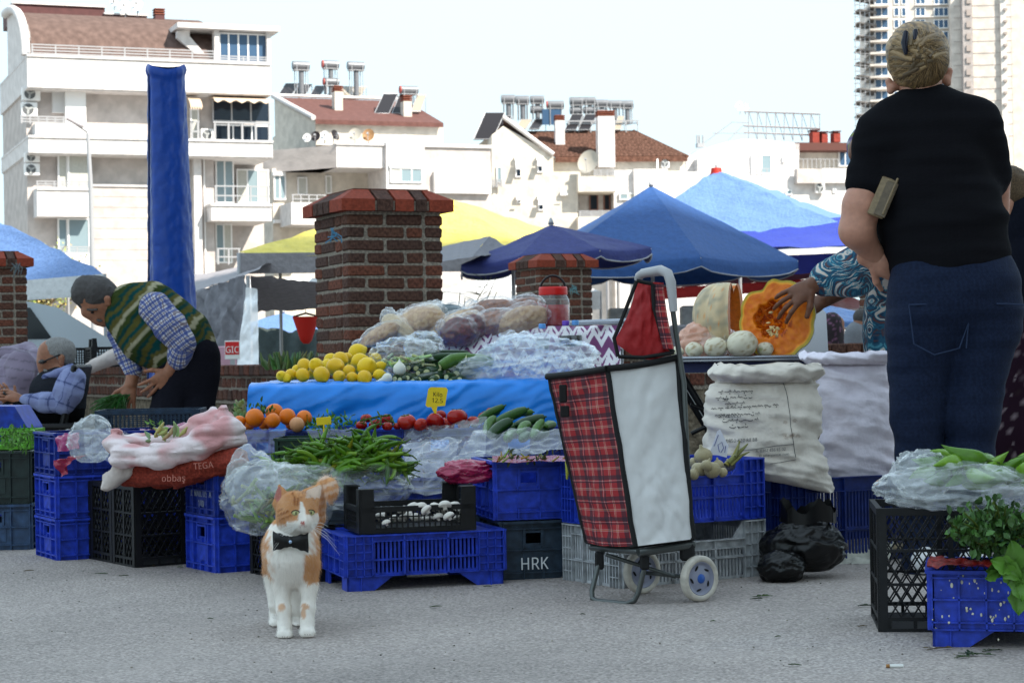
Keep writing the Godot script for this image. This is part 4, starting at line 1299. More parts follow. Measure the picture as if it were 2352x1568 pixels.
# ---------- crates ----------
func panel(kind: String,w: float,h: float,hole := true,dip := 0.0) -> MB: # from x 0..w, y 0..h, outside towards +z
	var m := MB.new()
	var t := 0.005
	var rb := 0.011
	if kind == "ribbed":
		if hole and h > 0.1:
			var hx0 := w * 0.37
			var hx1 := w * 0.63
			var hy0 := h * 0.62
			var hy1 := h * 0.80
			m.bb(0,0,-t,hx0,h,0).bb(hx1,0,-t,w,h,0).bb(hx0,0,-t,hx1,hy0,0).bb(hx0,hy1,-t,hx1,h,0)
			m.bb(hx0 - 0.008,hy0 - 0.01,0,hx0,hy1 + 0.01,rb * 0.7).bb(hx1,hy0 - 0.01,0,hx1 + 0.008,hy1 + 0.01,rb * 0.7).bb(hx0,hy1,0,hx1,hy1 + 0.006,rb * 0.7)
			m.bb(w * 0.32,h * 0.2,0,w * 0.68,h * 0.48,0.003)
		else:
			m.bb(0,0,-t,w,h,0)
		for f in [0.0,0.12,0.5,0.86]:
			m.bb(0,h * f,0,w,h * f + 0.004,rb)
		m.bb(-0.003,h - 0.008,-t,w + 0.003,h,rb + 0.004)
		var n := maxi(int(w / 0.055),3)
		for k in n + 1:
			var x := w * k / n
			var mid := x > w * 0.3 and x < w * 0.7
			if mid and hole and h > 0.1:
				m.bb(x - 0.002,0,0,x + 0.002,h * 0.19,rb).bb(x - 0.002,h * 0.5,0,x + 0.002,h * 0.60,rb * 0.6)
			else:
				m.bb(x - 0.002,0,0,x + 0.002,h,rb)
	elif kind == "slot":
		var e := minf(0.075,w * 0.16)
		var top := h - dip
		m.bb(0,0,-t,e,h,0).bb(w - e,0,-t,w,h,0)
		m.bb(e,0,-t,w - e,h * 0.07,0)
		m.bb(e,top - h * 0.17,-t,w - e,top,0)
		m.bb(e,h * 0.36,-t,w - e,h * 0.42,0)
		for f in [0.0,0.19,0.385,0.58,0.78]:
			m.bb(0,h * f,0,e,h * f + 0.003,rb).bb(w - e,h * f,0,w,h * f + 0.003,rb)
		for x in [0.0,e * 0.33,e * 0.66,e,w - e,w - e * 0.66,w - e * 0.33,w]:
			m.bb(x - 0.0015,0,0,x + 0.0015,h,rb)
		for f in [0.0,0.385]:
			m.bb(e,h * f,0,w - e,h * f + 0.003,rb)
		m.bb(e,top - h * 0.17,0,w - e,top - h * 0.17 + 0.003,rb)
		m.bb(e,top - 0.004,0,w - e,top,rb + 0.002).bb(0,h - 0.004,0,e,h,rb + 0.002).bb(w - e,h - 0.004,0,w,h,rb + 0.002)
		for x in [w * 0.36,w * 0.64]:
			m.bb(x - 0.003,0,-t,x + 0.003,top,rb)
		var x2 := e + 0.004
		while x2 < w - e - 0.006:
			m.bb(x2,h * 0.07,-t,x2 + 0.0065,h * 0.36,0).bb(x2,h * 0.42,-t,x2 + 0.0065,top - h * 0.17,0)
			x2 += 0.0125
		if dip > 0.0:
			m.prism(PackedVector2Array([Vector2(e,top),Vector2(e + dip * 0.8,top),Vector2(e,h)]),-t,0.0)
			m.prism(PackedVector2Array([Vector2(w - e,top),Vector2(w - e,h),Vector2(w - e - dip * 0.8,top)]),-t,0.0)
	elif kind == "lattice":
		var e := 0.02
		m.bb(0,0,-t * 2,e,h,0.004).bb(w - e,0,-t * 2,w,h,0.004)
		for f in [[0.0,0.04],[0.10,0.13],[0.38,0.40],[0.65,0.67],[0.94,1.0]]:
			m.bb(e,h * f[0],-t * 2,w - e,h * f[1],0.003)
		m.bb(w * 0.5 - 0.006,0,-t,w * 0.5 + 0.006,h,0.002)
		for k in 5:
			m.bb(e + (w - 2 * e) * k / 5.0,h * 0.04,-t,e + (w - 2 * e) * k / 5.0 + 0.008,h * 0.10,0)
		for sg in [-1.0,1.0]:
			var step := 0.027
			var sl := 1.6
			var c := -h
			while c < w + h * 2:
				var p0 := Vector2(c,h * 0.13)
				var p1 := Vector2(c + sg * h * 0.81 / sl,h * 0.94)
				var f0 := 0.0
				var f1 := 1.0
				var dx := p1.x - p0.x
				for lim in [e,w - e]:
					var f: float = (lim - p0.x) / dx
					if (lim == e) == (dx > 0):
						f0 = maxf(f0,f)
					else:
						f1 = minf(f1,f)
				if f1 - f0 > 0.03:
					var a := p0.lerp(p1,f0)
					var b := p0.lerp(p1,f1)
					var d := (b - a)
					m.box(Vector3((a.x + b.x) / 2,(a.y + b.y) / 2,-0.003 + sg * 0.0012),Vector3(d.length(),0.0038,0.004),Basis(Vector3.BACK,d.angle()))
				c += step
	elif kind == "grid":
		m.bb(0,0,-t,w,0.012,0.003).bb(0,h - 0.016,-t,w,h,0.004)
		m.bb(0,0.012,-t,0.025,h - 0.016,0.003).bb(w - 0.025,0.012,-t,w,h - 0.016,0.003)
		var x := 0.025
		while x < w - 0.025:
			m.bb(x,0.012,-t,x + 0.004,h - 0.016,0)
			x += 0.0165
		var y := 0.012
		while y < h - 0.02:
			m.bb(0.025,y,-t * 0.9,w - 0.025,y + 0.004,-0.0005)
			y += 0.0165
	return m
var crate_cache := {}
func crate(kind: String,mt: Material,n: Vector3,psi: float,l: float,w: float,h: float,label: String,legs := 0.0,dip := 0.0,called := "plastic_crate",hole := true) -> Node3D:
	var t := thing(called,label,"crate",n,psi,"plastic market crates")
	var key := "%s%.3f%.3f%.3f%.3f%s" % [kind,l,w,h,dip,hole]
	if not crate_cache.has(key):
		crate_cache[key] = [panel(kind,l,h - legs,hole,dip).mesh(),panel(kind,w,h - legs,hole,0.0).mesh()]
	var pm: Array = crate_cache[key]
	var up := Vector3(0,legs,0)
	part("side_panel",pm[0],mt,t).transform = Transform3D(Basis(),up)
	part("side_panel",pm[0],mt,t).transform = Transform3D(Basis(Vector3(-1,0,0),Vector3.UP,Vector3(0,0,-1)),Vector3(l,legs,-w))
	part("end_panel",pm[1],mt,t).transform = Transform3D(Basis(Vector3(0,0,1),Vector3.UP,Vector3(-1,0,0)),Vector3(0,legs,-w))
	part("end_panel",pm[1],mt,t).transform = Transform3D(Basis(Vector3(0,0,-1),Vector3.UP,Vector3(1,0,0)),Vector3(l,legs,0))
	part("crate_floor",MB.new().bb(0.006,legs + 0.006,-w + 0.006,l - 0.006,legs + 0.011,-0.006),mt,t)
	if legs > 0.0:
		for sx in [0,1]:
			for sz in [0,1]:
				var m := MB.new()
				var q := PackedVector2Array([Vector2(0,0),Vector2(0.075,0),Vector2(0.14,legs),Vector2(0,legs)])
				var x: float = 0.0 if sx == 0 else l
				var z: float = 0.0 if sz == 0 else -w
				var fx: float = 1.0 if sx == 0 else -1.0
				var fz: float = 1.0 if sz == 0 else -1.0
				for k in 4:
					q[k].x *= fx
				var z0: float = minf(z,z - 0.006 * fz)
				m.prism(q.duplicate(),z0,z0 + 0.006)
				m.bb(x * 0.0 + minf(0.0,fx * 0.006),0,minf(z,z - 0.07 * fz),maxf(0.0,fx * 0.006),legs,maxf(z,z - 0.07 * fz))
				m.bb(fx * 0.04 - 0.0015,0,z if fz > 0 else z - 0.01,fx * 0.04 + 0.0015,legs,z + 0.01 if fz > 0 else z)
				part("foot",m,mt,t).position = Vector3(x,0,0)
	return t
func crate_px(kind: String,mt: Material,un: float,vn: float,ul: float,ur: float,vtop: float,psi: float,label: String,y0 := 0.0,legs := 0.0,dip := 0.0,wdef := 0.3) -> Node3D:
	# near bottom corner at pixel (un, vn) on height y0; the long side reaches ur, the end reaches ul
	var n := gr(un,vn,y0)
	var xd := Vector3(cos(psi),0,-sin(psi))
	var bd := Vector3(-sin(psi),0,-cos(psi))
	var l := reach(n,xd,ur)
	var w := reach(n,bd,ul) if ul > -900 else wdef
	var h := at(un,vtop,-n.z).y - y0
	return crate(kind,mt,n,psi,clampf(l,0.12,0.7),clampf(w,0.12,0.45),h,label,legs,dip)
func reach(n: Vector3,d: Vector3,u: float) -> float: # how far along d from n until the pixel column u
	var i := cb.inverse()
	var a := i * (n - eye)
	var b := i * d
	var k := (u - CU) / F
	return (-k * a.z - a.x) / (b.x + k * b.z)
func plastic(key: String,c: Color,rough := 0.42) -> StandardMaterial3D:
	var m := mat(key,c,rough,0.34,6.0,0.08)
	return m

func build_stall() -> void:
	var blue := plastic("crate_blue",Color(0.17,0.29,0.80))
	var blue2 := plastic("crate_blue_dull",Color(0.125,0.225,0.62))
	var nav := plastic("crate_navy",Color(0.10,0.19,0.47))
	var slate := plastic("crate_slate",Color(0.20,0.265,0.33))
	var steel := plastic("crate_steel_blue",Color(0.22,0.33,0.47))
	var blk := plastic("crate_black",Color(0.085,0.085,0.09),0.5)
	var grn := plastic("crate_green",Color(0.10,0.26,0.18))
	var dgr := plastic("crate_dark_green",Color(0.14,0.21,0.20))
	var teal := plastic("crate_teal",Color(0.10,0.20,0.29))
	var lime := plastic("crate_lime",Color(0.42,0.73,0.16))
	var gry := plastic("crate_grey",Color(0.78,0.79,0.80))
	# far-left pile
	crate_px("ribbed",steel,-110,1270,-999,64,1163,0.06,"steel-blue crate on the asphalt at the foot of the dark green one")
	crate_px("ribbed",dgr,-110,1162,-999,62,1040,0.06,"dark green crate between the steel-blue and the lime crate",0.168)
	var lc := crate_px("grid",lime,-110,1036,-999,64,992,0.06,"shallow lime green crate of herbs on top of its pile",0.358)
	# blue pile of three beside it
	for k in 3:
		crate("ribbed",[blue,blue,blue2][k],gr(131,1292) + Vector3(0,[0.0,0.148,0.296][k],0),0.5,0.42,0.26,0.146,["bright blue crate on the ground behind the black crates","middle blue crate of three behind the black crates","top blue crate of three with a magenta bag over its rim"][k])
	crate("ribbed",blue,gr(131,1292) + Vector3(0.40,0.29,-0.20),0.5,0.35,0.26,0.146,"blue crate under a clear bag beside the pink sack")
	crate("ribbed",blue2,gr(131,1292) + Vector3(0.40,0.0,-0.20),0.5,0.35,0.26,0.288,"deep blue crate hidden behind the black crates")
	# three black lattice crates in a row
	var bn := gr(307,1309)
	var bd := Vector3(-sin(0.58),0,-cos(0.58))
	for k in 3:
		crate("lattice",blk,bn + bd * 0.196 * k,0.58,0.34,0.19,0.275,["black lattice crate under the red mesh sack, its long side showing","middle black lattice crate of the row of three with a pale scuff","black lattice crate at the far end of the row, beside the blue pile"][k],0.0,0.0,"lattice_crate")
	# blue pair
	var pn := gr(498,1321)
	crate("ribbed",blue,pn,0.55,0.34,0.24,0.182,"bright blue crate with arched handles at the bottom of its pair")
	var pr := crate("ribbed",blue2,pn + Vector3(0,0.184,0),0.55,0.33,0.235,0.155,"dull blue crate with faded lettering on top of its pair")
	lettering(pr,"ISMAIL USTA",0.022,Vector3(-0.006,0.068,-0.12),-PI / 2)
	lettering(pr,"100",0.022,Vector3(-0.006,0.035,-0.12),-PI / 2)
	# crate hidden behind the cat
	crate_px("lattice",blk,690,1345,574,790,1216,0.55,"black lattice crate behind the cat, under the bulging clear bag")
	# legged blue crate carrying the mushrooms
	var un := gr(796,1365)
	var ucr := crate("slot",blue,un,0.31,0.475,0.31,0.166,"bright blue slotted crate on trapezoid feet beside the cat",0.045)
	part("inner_lid",MB.new().bb(0.006,0.155,-0.304,0.469,0.159,-0.006),blue,ucr)
	var mn := un + Vector3(cos(0.31),0,-sin(0.31)) * 0.045 + Vector3(-sin(0.31),0,-cos(0.31)) * 0.012 + Vector3(0,0.168,0)
	var mc := crate("grid",blk,mn,0.27,0.345,0.24,0.078,"shallow black crate of white mushrooms with tall corner posts",0.0,0.0,"mushroom_crate")
	for q in [[0.0,0.0],[0.345,0.0],[0.0,-0.24],[0.345,-0.24]]:
		var fx: float = 1.0 if q[0] < 0.1 else -1.0
		var fz: float = -1.0 if q[1] > -0.1 else 1.0
		var m := MB.new()
		m.prism(PackedVector2Array([Vector2(-0.002 * fx,0.0),Vector2(0.046 * fx,0.0),Vector2(0.040 * fx,0.13),Vector2(0.004 * fx,0.13)]),minf(q[1] - 0.004 * fz,q[1] + 0.006 * fz),maxf(q[1] - 0.004 * fz,q[1] + 0.006 * fz))
		m.bb(minf(-0.004 * fx,0.004 * fx),0,minf(q[1],q[1] + 0.04 * fz),maxf(-0.004 * fx,0.004 * fx),0.13,maxf(q[1],q[1] + 0.04 * fz))
		m.bb(minf(0,0.04 * fx),0.126,minf(q[1],q[1] + 0.04 * fz),maxf(0,0.04 * fx),0.13,maxf(q[1],q[1] + 0.04 * fz))
		part("corner_post",m,blk,mc).position = Vector3(q[0],0,0)
	# slate pile
	var hn := gr(1157,1337)
	var hk := crate("ribbed",slate,hn,0.22,0.185,0.3,0.18,"slate crate painted HRK in white, under the bright blue crate")
	lettering(hk,"HRK",0.036,Vector3(0.093,0.05,0.013),0.0,Color(0.85,0.86,0.86))
	crate("ribbed",blue,hn + Vector3(-0.018,0.184,0.0),0.22,0.20,0.3,0.178,"bright blue crate of leeks on top of the slate crate painted HRK")
	var sl2 := gr(1040,1300)
	crate("ribbed",slate,sl2 + Vector3(0,0,-0.1),0.25,0.16,0.26,0.26,"slate crate lettered HR behind the mushrooms, a magenta bag on its rim")
	# grey and blue crates behind the trolley
	var gn := gr(1430,1357)
	crate("slot",gry,gn,0.55,0.52,0.295,0.175,"grey slotted crate with a dropped side behind the trolley wheels",0.0,0.05)
	crate("slot",blue,gn + Vector3(0,0.178,0),0.55,0.52,0.295,0.182,"scuffed blue crate of onions stacked on the grey slotted crate",0.0,0.045)
	# navy crates under the sacks
	var nn := gr(1806,1306)
	crate("slot",nav,nn,0.42,0.62,0.36,0.277,"large navy slotted crate under the white sacks",0.0,0.0)
	crate("slot",nav,nn + Vector3(-0.36,0,-0.22),0.42,0.33,0.36,0.27,"navy crate behind the grey slotted crate, under the lettered sack",0.0,0.0)
	# right-hand pair
	crate("lattice",blk,gr(2026,1458),-0.12,0.34,0.30,0.30,"black lattice crate under the clear bag of pale green peppers",0.0,0.0,"lattice_crate")
	crate("ribbed",blue,gr(2148,1492),-0.22,0.42,0.28,0.178,"blue crate spattered with white paint under the purslane",0.042,0.0,"plastic_crate",false)
	# the tier of crates below the blue-draped table
	var row := [[545,655,blue,"blue crate under the oranges, wrapped in clear film"],[657,808,blue2,"blue crate under the green peppers and the small yellow tag"],[812,925,blue,"bright blue crate with a square grip under the vine tomatoes"],[928,1092,blue2,"film-wrapped blue crate under the big tomatoes"],[1096,1290,blue2,"film-wrapped blue crate under the cucumbers"]]
	for r in row:
		var c0 := at(r[0],1065,6.75)
		var c1 := at(r[1],1065,6.75)
		crate("ribbed",r[2],Vector3(c0.x,0.24,c0.z),0.0,c1.x - c0.x,0.34,0.2,r[3])
		crate("ribbed",blue2,Vector3(c0.x,0.0,c0.z),0.0,c1.x - c0.x,0.34,0.235,"lower " + r[3].replace(" under the"," two tiers below the").replace(", wrapped in clear film","").replace("film-wrapped ",""))
	var gc0 := at(636,1065,6.5)
	crate("ribbed",grn,Vector3(gc0.x,0.22,gc0.z),0.0,0.124,0.2,0.205,"small dark green crate standing behind the heap of long peppers")
	crate("ribbed",blue2,Vector3(gc0.x - 0.02,0.0,gc0.z + 0.02),0.0,0.40,0.24,0.218,"blue crate supporting the small green crate and the pepper bag")
	# teal herb crates
	var tc := at(300,1000,7.75)
	crate("grid",teal,Vector3(at(215,1000,7.75).x,0.38,tc.z),0.06,0.40,0.28,0.115,"shallow teal crate with a scooped rim before the bending man",0.0,0.0)
	crate("ribbed",teal,Vector3(at(215,1000,7.75).x + 0.01,0.0,tc.z),0.06,0.38,0.28,0.375,"tall teal crate carrying the scooped herb crate")
	# empty crates parked on the planter wall
	for k in 2:
		var q := at([138,205][k],800,[13.1,12.7][k])
		var wc := crate("grid",blk,Vector3(q.x,0.655,q.z),0.35,0.20 + 0.06 * k,0.26,0.13,["empty black mesh crate on the planter wall behind the seated man","empty black mesh crate on the planter wall near the bending man"][k],0.0,0.0,"mesh_crate")
		for x in [0.0,0.17 + 0.06 * k]:
			part("corner_post",MB.new().prism(PackedVector2Array([Vector2(x,0.1),Vector2(x + 0.04,0.1),Vector2(x + 0.032,0.185),Vector2(x + 0.006,0.185)]),-0.03,0.006),blk,wc)
	var gq := at(-20,800,14.0)
	crate("ribbed",grn,Vector3(gq.x,0.655,gq.z),0.2,0.36,0.3,0.10,"dark green crate on the planter wall beside the brick pillar")
	# blue tub behind the lime crate
	var tb := at(-60,1000,7.9)
	solo("blue_tub",MB.new().prism(PackedVector2Array([Vector2(0,0),Vector2(0.30,0),Vector2(0.27,0.10),Vector2(0.22,0.185),Vector2(0,0.19)]),-0.25,0.0),plastic("tub_blue",Color(0.10,0.24,0.72)),"bright blue plastic tub behind the lime crate","tub","",Vector3(at(-100,1000,7.9).x,0.33,tb.z))
	crate("ribbed",blue2,Vector3(at(-110,1000,7.9).x,0.0,tb.z),0.0,0.34,0.25,0.325,"blue crate under the bright blue tub")
	drape_table()
	tray_table()
	rear_shelf()
	trolley()
func lettering(parent: Node3D,s: String,h: float,p: Vector3,turn: float,col := Color(0.55,0.58,0.66)) -> void:
	var o := part("lettering",letters(s,h,0.001),mat("ink%s" % col.to_html(),col,0.8),parent)
	o.transform = Transform3D(Basis(Vector3.UP,turn),p)
func drape_table() -> void:
	var t := thing("draped_table","stall table draped in bright blue polythene carrying the lemons and courgettes","table")
	var x0 := at(567,900,7.1).x
	var x1 := at(1330,900,7.1).x
	var zf := -7.1
	var ty := 0.588
	var film_blue := mat("polythene_blue",Color(0.14,0.54,0.92),0.25,0.10,2.0,0.0)
	film_blue.backlight_enabled = true
	film_blue.backlight = Color(0.05,0.15,0.3)
	var m := MB.new()
	m.grid(150,46,func(u: float,v: float) -> Vector3:
		var x := lerpf(x0,x1,u)
		if v < 0.62: # hanging front
			var q := 1.0 - v / 0.62
			var fold := 0.022 * sin(x * 15.0 + 2.5 * nz.get_noise_2d(x * 2.0,1.0) + q * 0.8) * q + 0.035 * nz.get_noise_3d(x * 3.0,q * 0.8,2.0) * (0.2 + q) - 0.020 * absf(nz.get_noise_3d(x * 5.0 + q * 3.0,q * 1.2,7.0))
			return Vector3(x - 0.02 * q * (1.0 if u < 0.02 else 0.0),ty - 0.30 * q + 0.008 * nz.get_noise_2d(x * 9.0,4.0),zf + 0.02 * sin(minf(q * 8.0,1.57)) + fold)
		var w := (v - 0.62) / 0.38
		return Vector3(x,ty + 0.006 * nz.get_noise_2d(x * 9.0,w * 9.0) + 0.01 * (1.0 if w > 0 else 0.0),zf - 1.0 * w))
	part("polythene_sheet",m,film_blue,t)
	var e := MB.new()
	e.grid(20,24,func(u: float,v: float) -> Vector3:
		var q := 1.0 - v
		return Vector3(x0 - 0.01 * sin(q * 3.0) - 0.02 * nz.get_noise_2d(u * 6.0,q * 4.0) * q,ty - 0.30 * q,lerpf(zf - 0.9,zf,u)))
	part("polythene_side",e,film_blue,t)
	part("table_top",MB.new().bb(x0 + 0.01,ty - 0.04,zf - 1.0,x1 - 0.01,ty - 0.012,zf - 0.01),mat("plywood",Color(0.55,0.45,0.33),0.8,0.3,2.0),t)
	for x in [x0 + 0.06,x1 - 0.06]:
		for z in [zf - 0.08,zf - 0.92]:
			part("leg",MB.new().bb(x - 0.02,0,z - 0.02,x + 0.02,ty - 0.041,z + 0.02),M["plywood"],t)
func tray_table() -> void:
	var t := thing("tray_table","folding table with a steel tray carrying the pumpkin and celeriac","table")
	var a := at(1560,832,6.8)
	var b := at(1885,828,6.8)
	var y := 0.662
	part("steel_tray",MB.new().cbox(Vector3((a.x + b.x) / 2,y - 0.008,-7.12),Vector3(b.x - a.x,0.014,0.62),0.004),mat("tray_steel",Color(0.62,0.63,0.66),0.25,0.1,3.0,0.0,1.0,0.8),t)
	part("tray_rim",MB.new().tube([Vector3(a.x,y,-6.81),Vector3(b.x,y,-6.81)],0.006,8).tube([Vector3(b.x,y,-6.81),Vector3(b.x,y,-7.43)],0.006,8),M["tray_steel"],t)
	part("table_board",MB.new().bb(a.x,y - 0.05,-7.4,b.x - 0.02,y - 0.017,-6.86),mat("board_blue",Color(0.13,0.16,0.33),0.5),t)
	var lm := mat("leg_black",Color(0.05,0.05,0.055),0.4)
	for z in [-6.95,-7.32]:
		part("leg",MB.new().tube([Vector3(a.x + 0.02,y - 0.05,z),Vector3(b.x - 0.1,0.0,z)],0.012,8),lm,t)
		part("leg",MB.new().tube([Vector3(b.x - 0.05,y - 0.05,z - 0.03),Vector3(a.x + 0.04,0.0,z - 0.03)],0.012,8),lm,t)
	part("scissor_bar",MB.new().tube([Vector3(a.x + 0.05,0.50,-6.93),Vector3(a.x + 0.30,0.40,-6.93)],0.008,6).tube([Vector3(a.x + 0.05,0.40,-6.92),Vector3(a.x + 0.32,0.52,-6.92)],0.008,6),lm,t)
func rear_shelf() -> void:
	# raised shelf behind the vegetables, covered by a purple-patterned cloth
	var t := thing("cloth_covered_shelf","raised shelf under a white cloth with purple zigzag pattern","shelf")
	var x0 := at(1010,800,8.0).x
	var x1 := at(1420,800,8.0).x
	var pat := tex("ikat",256,256,func(u: float,v: float) -> Color:
		var zig := absf(fposmod(u * 8.0,1.0) - 0.5) * 2.0
		var band := fposmod(v * 3.0 + zig * 0.42,1.0)
		var hookd := fposmod(u * 16.0 + floor(v * 24.0) * 0.13,1.0)
		var on := band < 0.42 or (band > 0.6 and band < 0.72 and hookd > 0.45)
		return Color(0.46,0.25,0.42) if on else Color(0.86,0.84,0.85))
	var cm := StandardMaterial3D.new()
	cm.albedo_texture = pat
	cm.roughness = 0.9
	cm.uv1_scale = Vector3(1.6,1.0,1)
	var m := MB.new()
	m.grid(60,20,func(u: float,v: float) -> Vector3:
		var x := lerpf(x0,x1,u)
		var s := lerpf(0.0,0.06,smoothstep(0.0,0.5,u))
		if v < 0.6:
			return Vector3(x,lerpf(0.60,0.735 + s,v / 0.6) + 0.008 * nz.get_noise_2d(x * 9.0,v * 5.0),-7.75 - 0.10 * v / 0.6 + 0.03 * nz.get_noise_2d(x * 6.0,v * 2.0))
		return Vector3(x,0.735 + s + 0.004 * nz.get_noise_2d(x * 9.0,v * 9.0),-7.85 - 0.5 * (v - 0.6) / 0.4))
	part("patterned_cloth",m,cm,t)
	part("shelf_box",MB.new().bb(x0 + 0.03,0.0,-8.3,x1 - 0.02,0.72,-7.90),M["plywood"],t)
	# white stall trays and a steel rail behind the bottles
	var w := thing("white_tray","white plastic tray rack behind the dark bottles","tray")
	var ax := at(1300,760,8.2).x
	var bx := at(1440,760,8.2).x
	var my := at(1370,785,8.2).y
	var ty := at(1370,752,8.2).y
	part("rim",MB.new().bb(ax,ty - 0.02,-8.22,bx,ty,-8.2).bb(ax,my - 0.01,-8.22,bx,my + 0.005,-8.2).bb(ax,my,-8.22,ax + 0.02,ty - 0.02,-8.2).bb(ax + 0.1,my,-8.22,ax + 0.125,ty - 0.02,-8.2).bb(bx - 0.03,my,-8.22,bx,ty - 0.02,-8.2),mat("tray_white",Color(0.86,0.86,0.87),0.45),w)
	part("floor_board",MB.new().bb(ax,my - 0.03,-8.6,bx,my - 0.012,-8.2),M["tray_white"],w)
	part("trestle",MB.new().bb(ax + 0.02,0,-8.5,ax + 0.05,my - 0.03,-8.45).bb(bx - 0.05,0,-8.5,bx - 0.02,my - 0.03,-8.45),M["plywood"],w)
	part("steel_rail",MB.new().tube([Vector3(ax - 0.02,at(1340,742,8.6).y,-8.6),Vector3(bx + 0.1,at(1430,736,8.6).y,-8.6)],0.012,8).tube([Vector3(bx,at(1430,736,8.6).y,-8.6),Vector3(bx,0,-8.6)],0.01,6),M["tray_steel"],w)

func trolley() -> void:
	view(1340,640,1.704)
	var t := thing("shopping_trolley","red tartan shopping trolley with a pale grey side panel and white wheels","trolley",Vector3(0,0,0))
	var q := func(x: float,y: float,d: float) -> Vector3: return at(pu(x),pv(y),d)
	var lat := Vector3(-0.155,0,-0.21)
	var B: Vector3 = q.call(425,1240,5.36)
	var C: Vector3 = q.call(676,1208,5.42)
	var A: Vector3 = q.call(216,1222,5.58)
	var D := A + C - B
	var B2: Vector3 = q.call(305,486,5.40)
	var C2: Vector3 = q.call(604,438,5.47)
	var A2: Vector3 = q.call(56,520,5.62)
	var D2 := A2 + C2 - B2
	var tart := tex("tartan",256,256,func(u: float,v: float) -> Color:
		var c := Color(0.62,0.10,0.13)
		var f := func(x: float) -> int:
			x = fposmod(x,1.0)
			if x < 0.20 or (x > 0.30 and x < 0.36): return 1
			if x > 0.245 and x < 0.262: return 2
			if absf(x - 0.62) < 0.012 or absf(x - 0.70) < 0.010: return 2
			if absf(x - 0.66) < 0.010: return 3
			return 0
		var a: int = f.call(u * 2.0)
		var b: int = f.call(v * 2.0)
		for k in [a,b]:
			if k == 1: c = c.lerp(Color(0.10,0.08,0.16),0.52)
			elif k == 2: c = c.lerp(Color(0.86,0.84,0.80),0.55)
			elif k == 3: c = c.lerp(Color(0.75,0.70,0.30),0.45)
		var wv := 0.92 + 0.08 * sin((u + v) * 1200.0)
		return Color(c.r * wv,c.g * wv,c.b * wv))
	var tm := StandardMaterial3D.new()
	tm.albedo_texture = tart
	tm.roughness = 0.8
	tm.uv1_scale = Vector3(1.7,4.2,1)
	var gm := mat("bag_grey",Color(0.83,0.825,0.82),0.5,0.06,4.0,0.05)
	var face := func(a: Vector3,b: Vector3,c: Vector3,d: Vector3,bulge: float,sd: float) -> MB:
		var nn := (b - a).cross(d - a).normalized()
		return MB.new().grid(34,60,func(u: float,v: float) -> Vector3:
			var p := a.lerp(b,u).lerp(d.lerp(c,u),v)
			var e := sin(u * PI)
			var low := pow(1.0 - v,2.0)
			var crease := nz.get_noise_3d(u * 1.3 + v * 1.6 + sd,v * 3.2 - u * 1.6,sd) * 0.009 + nz.get_noise_3d(u * 3.0 - v * 2.0,v * 5.0,sd + 5.0) * 0.004 + absf(nz.get_noise_3d(u * 3.0 + v * 4.0,v * 4.0 - u,sd + 9.0)) * 0.014 * low
			return p + nn * (bulge * e * (0.35 + 0.65 * low) + crease * (0.25 + 0.75 * e)))
	part("tartan_panel",face.call(A,B,B2,A2,0.018,1.0),tm,t)
	part("side_panel",face.call(B,C,C2,B2,0.022,4.0),gm,t)
	part("rear_panel",face.call(C,D,D2,C2,0.01,7.0),mat("bag_black",Color(0.06,0.06,0.065),0.7),t)
	part("far_panel",face.call(D,A,A2,D2,0.01,11.0),gm,t)
	part("bag_floor",MB.new().grid(2,2,func(u: float,v: float) -> Vector3: return A.lerp(B,u).lerp(D.lerp(C,u),v) + Vector3(0,0.003,0)),M["bag_black"],t)
	var edge := func(a: Vector3,b: Vector3,r: float,sag: float) -> void:
		part("piping",MB.new().tube(range(15).map(func(i: int) -> Vector3:
			var w: float = i / 14.0
			return a.lerp(b,w) + Vector3(0,-sag * sin(w * PI),0) + Vector3(nz.get_noise_2d(w * 5.0,r * 900.0) * 0.003,0,0)),r,6),M["bag_black"],t)
	edge.call(A,A2,0.006,0.0); edge.call(B,B2,0.008,0.0); edge.call(C,C2,0.008,0.0); edge.call(A2 + Vector3(-0.004,0.004,0.004),B2 + Vector3(-0.002,0.004,0.008),0.010,0.002)
	edge.call(B2 + Vector3(0,0.004,0.008),C2 + Vector3(0,0.004,0.008),0.010,0.004); edge.call(C2,D2,0.007,0.0); edge.call(D2,A2,0.007,0.0); edge.call(B,C,0.005,0.0); edge.call(A,B,0.005,0.0)
	# buckle
	var bk: Vector3 = A2.lerp(B2,0.30) + (A - A2) * 0.10
	var fn := (B - A).cross(A2 - A).normalized()
	part("buckle",MB.new().cbox(bk + fn * 0.022,Vector3(0.022,0.05,0.01),0.003).cbox(bk + fn * 0.022 + Vector3(0.004,-0.05,0.003),Vector3(0.026,0.032,0.012),0.003),M["bag_black"],t)
	# red flap thrown over the handle
	var f0: Vector3 = q.call(335,365,5.50)
	var f1: Vector3 = q.call(592,405,5.44)
	var f2: Vector3 = q.call(548,112,5.47)
	var f3: Vector3 = q.call(432,105,5.49)
	var fl := MB.new()
	fl.grid(26,26,func(u: float,v: float) -> Vector3:
		var p := f0.lerp(f1,u).lerp(f3.lerp(f2,u),v)
		var lowsag := (1.0 - v) * (1.0 - v) * sin(u * PI) * 0.035
		return p + Vector3(0.02 * sin(v * 3.1) * (0.5 - u),-lowsag,0.03 * sin(u * PI) * sin(v * 2.6 + 0.3) + 0.012 * nz.get_noise_2d(u * 4.0 + v,v * 3.0)))
	part("flap",fl,mat("flap_red",Color(0.60,0.085,0.10),0.65,0.08,4.0,0.3),t)
	var st := MB.new()
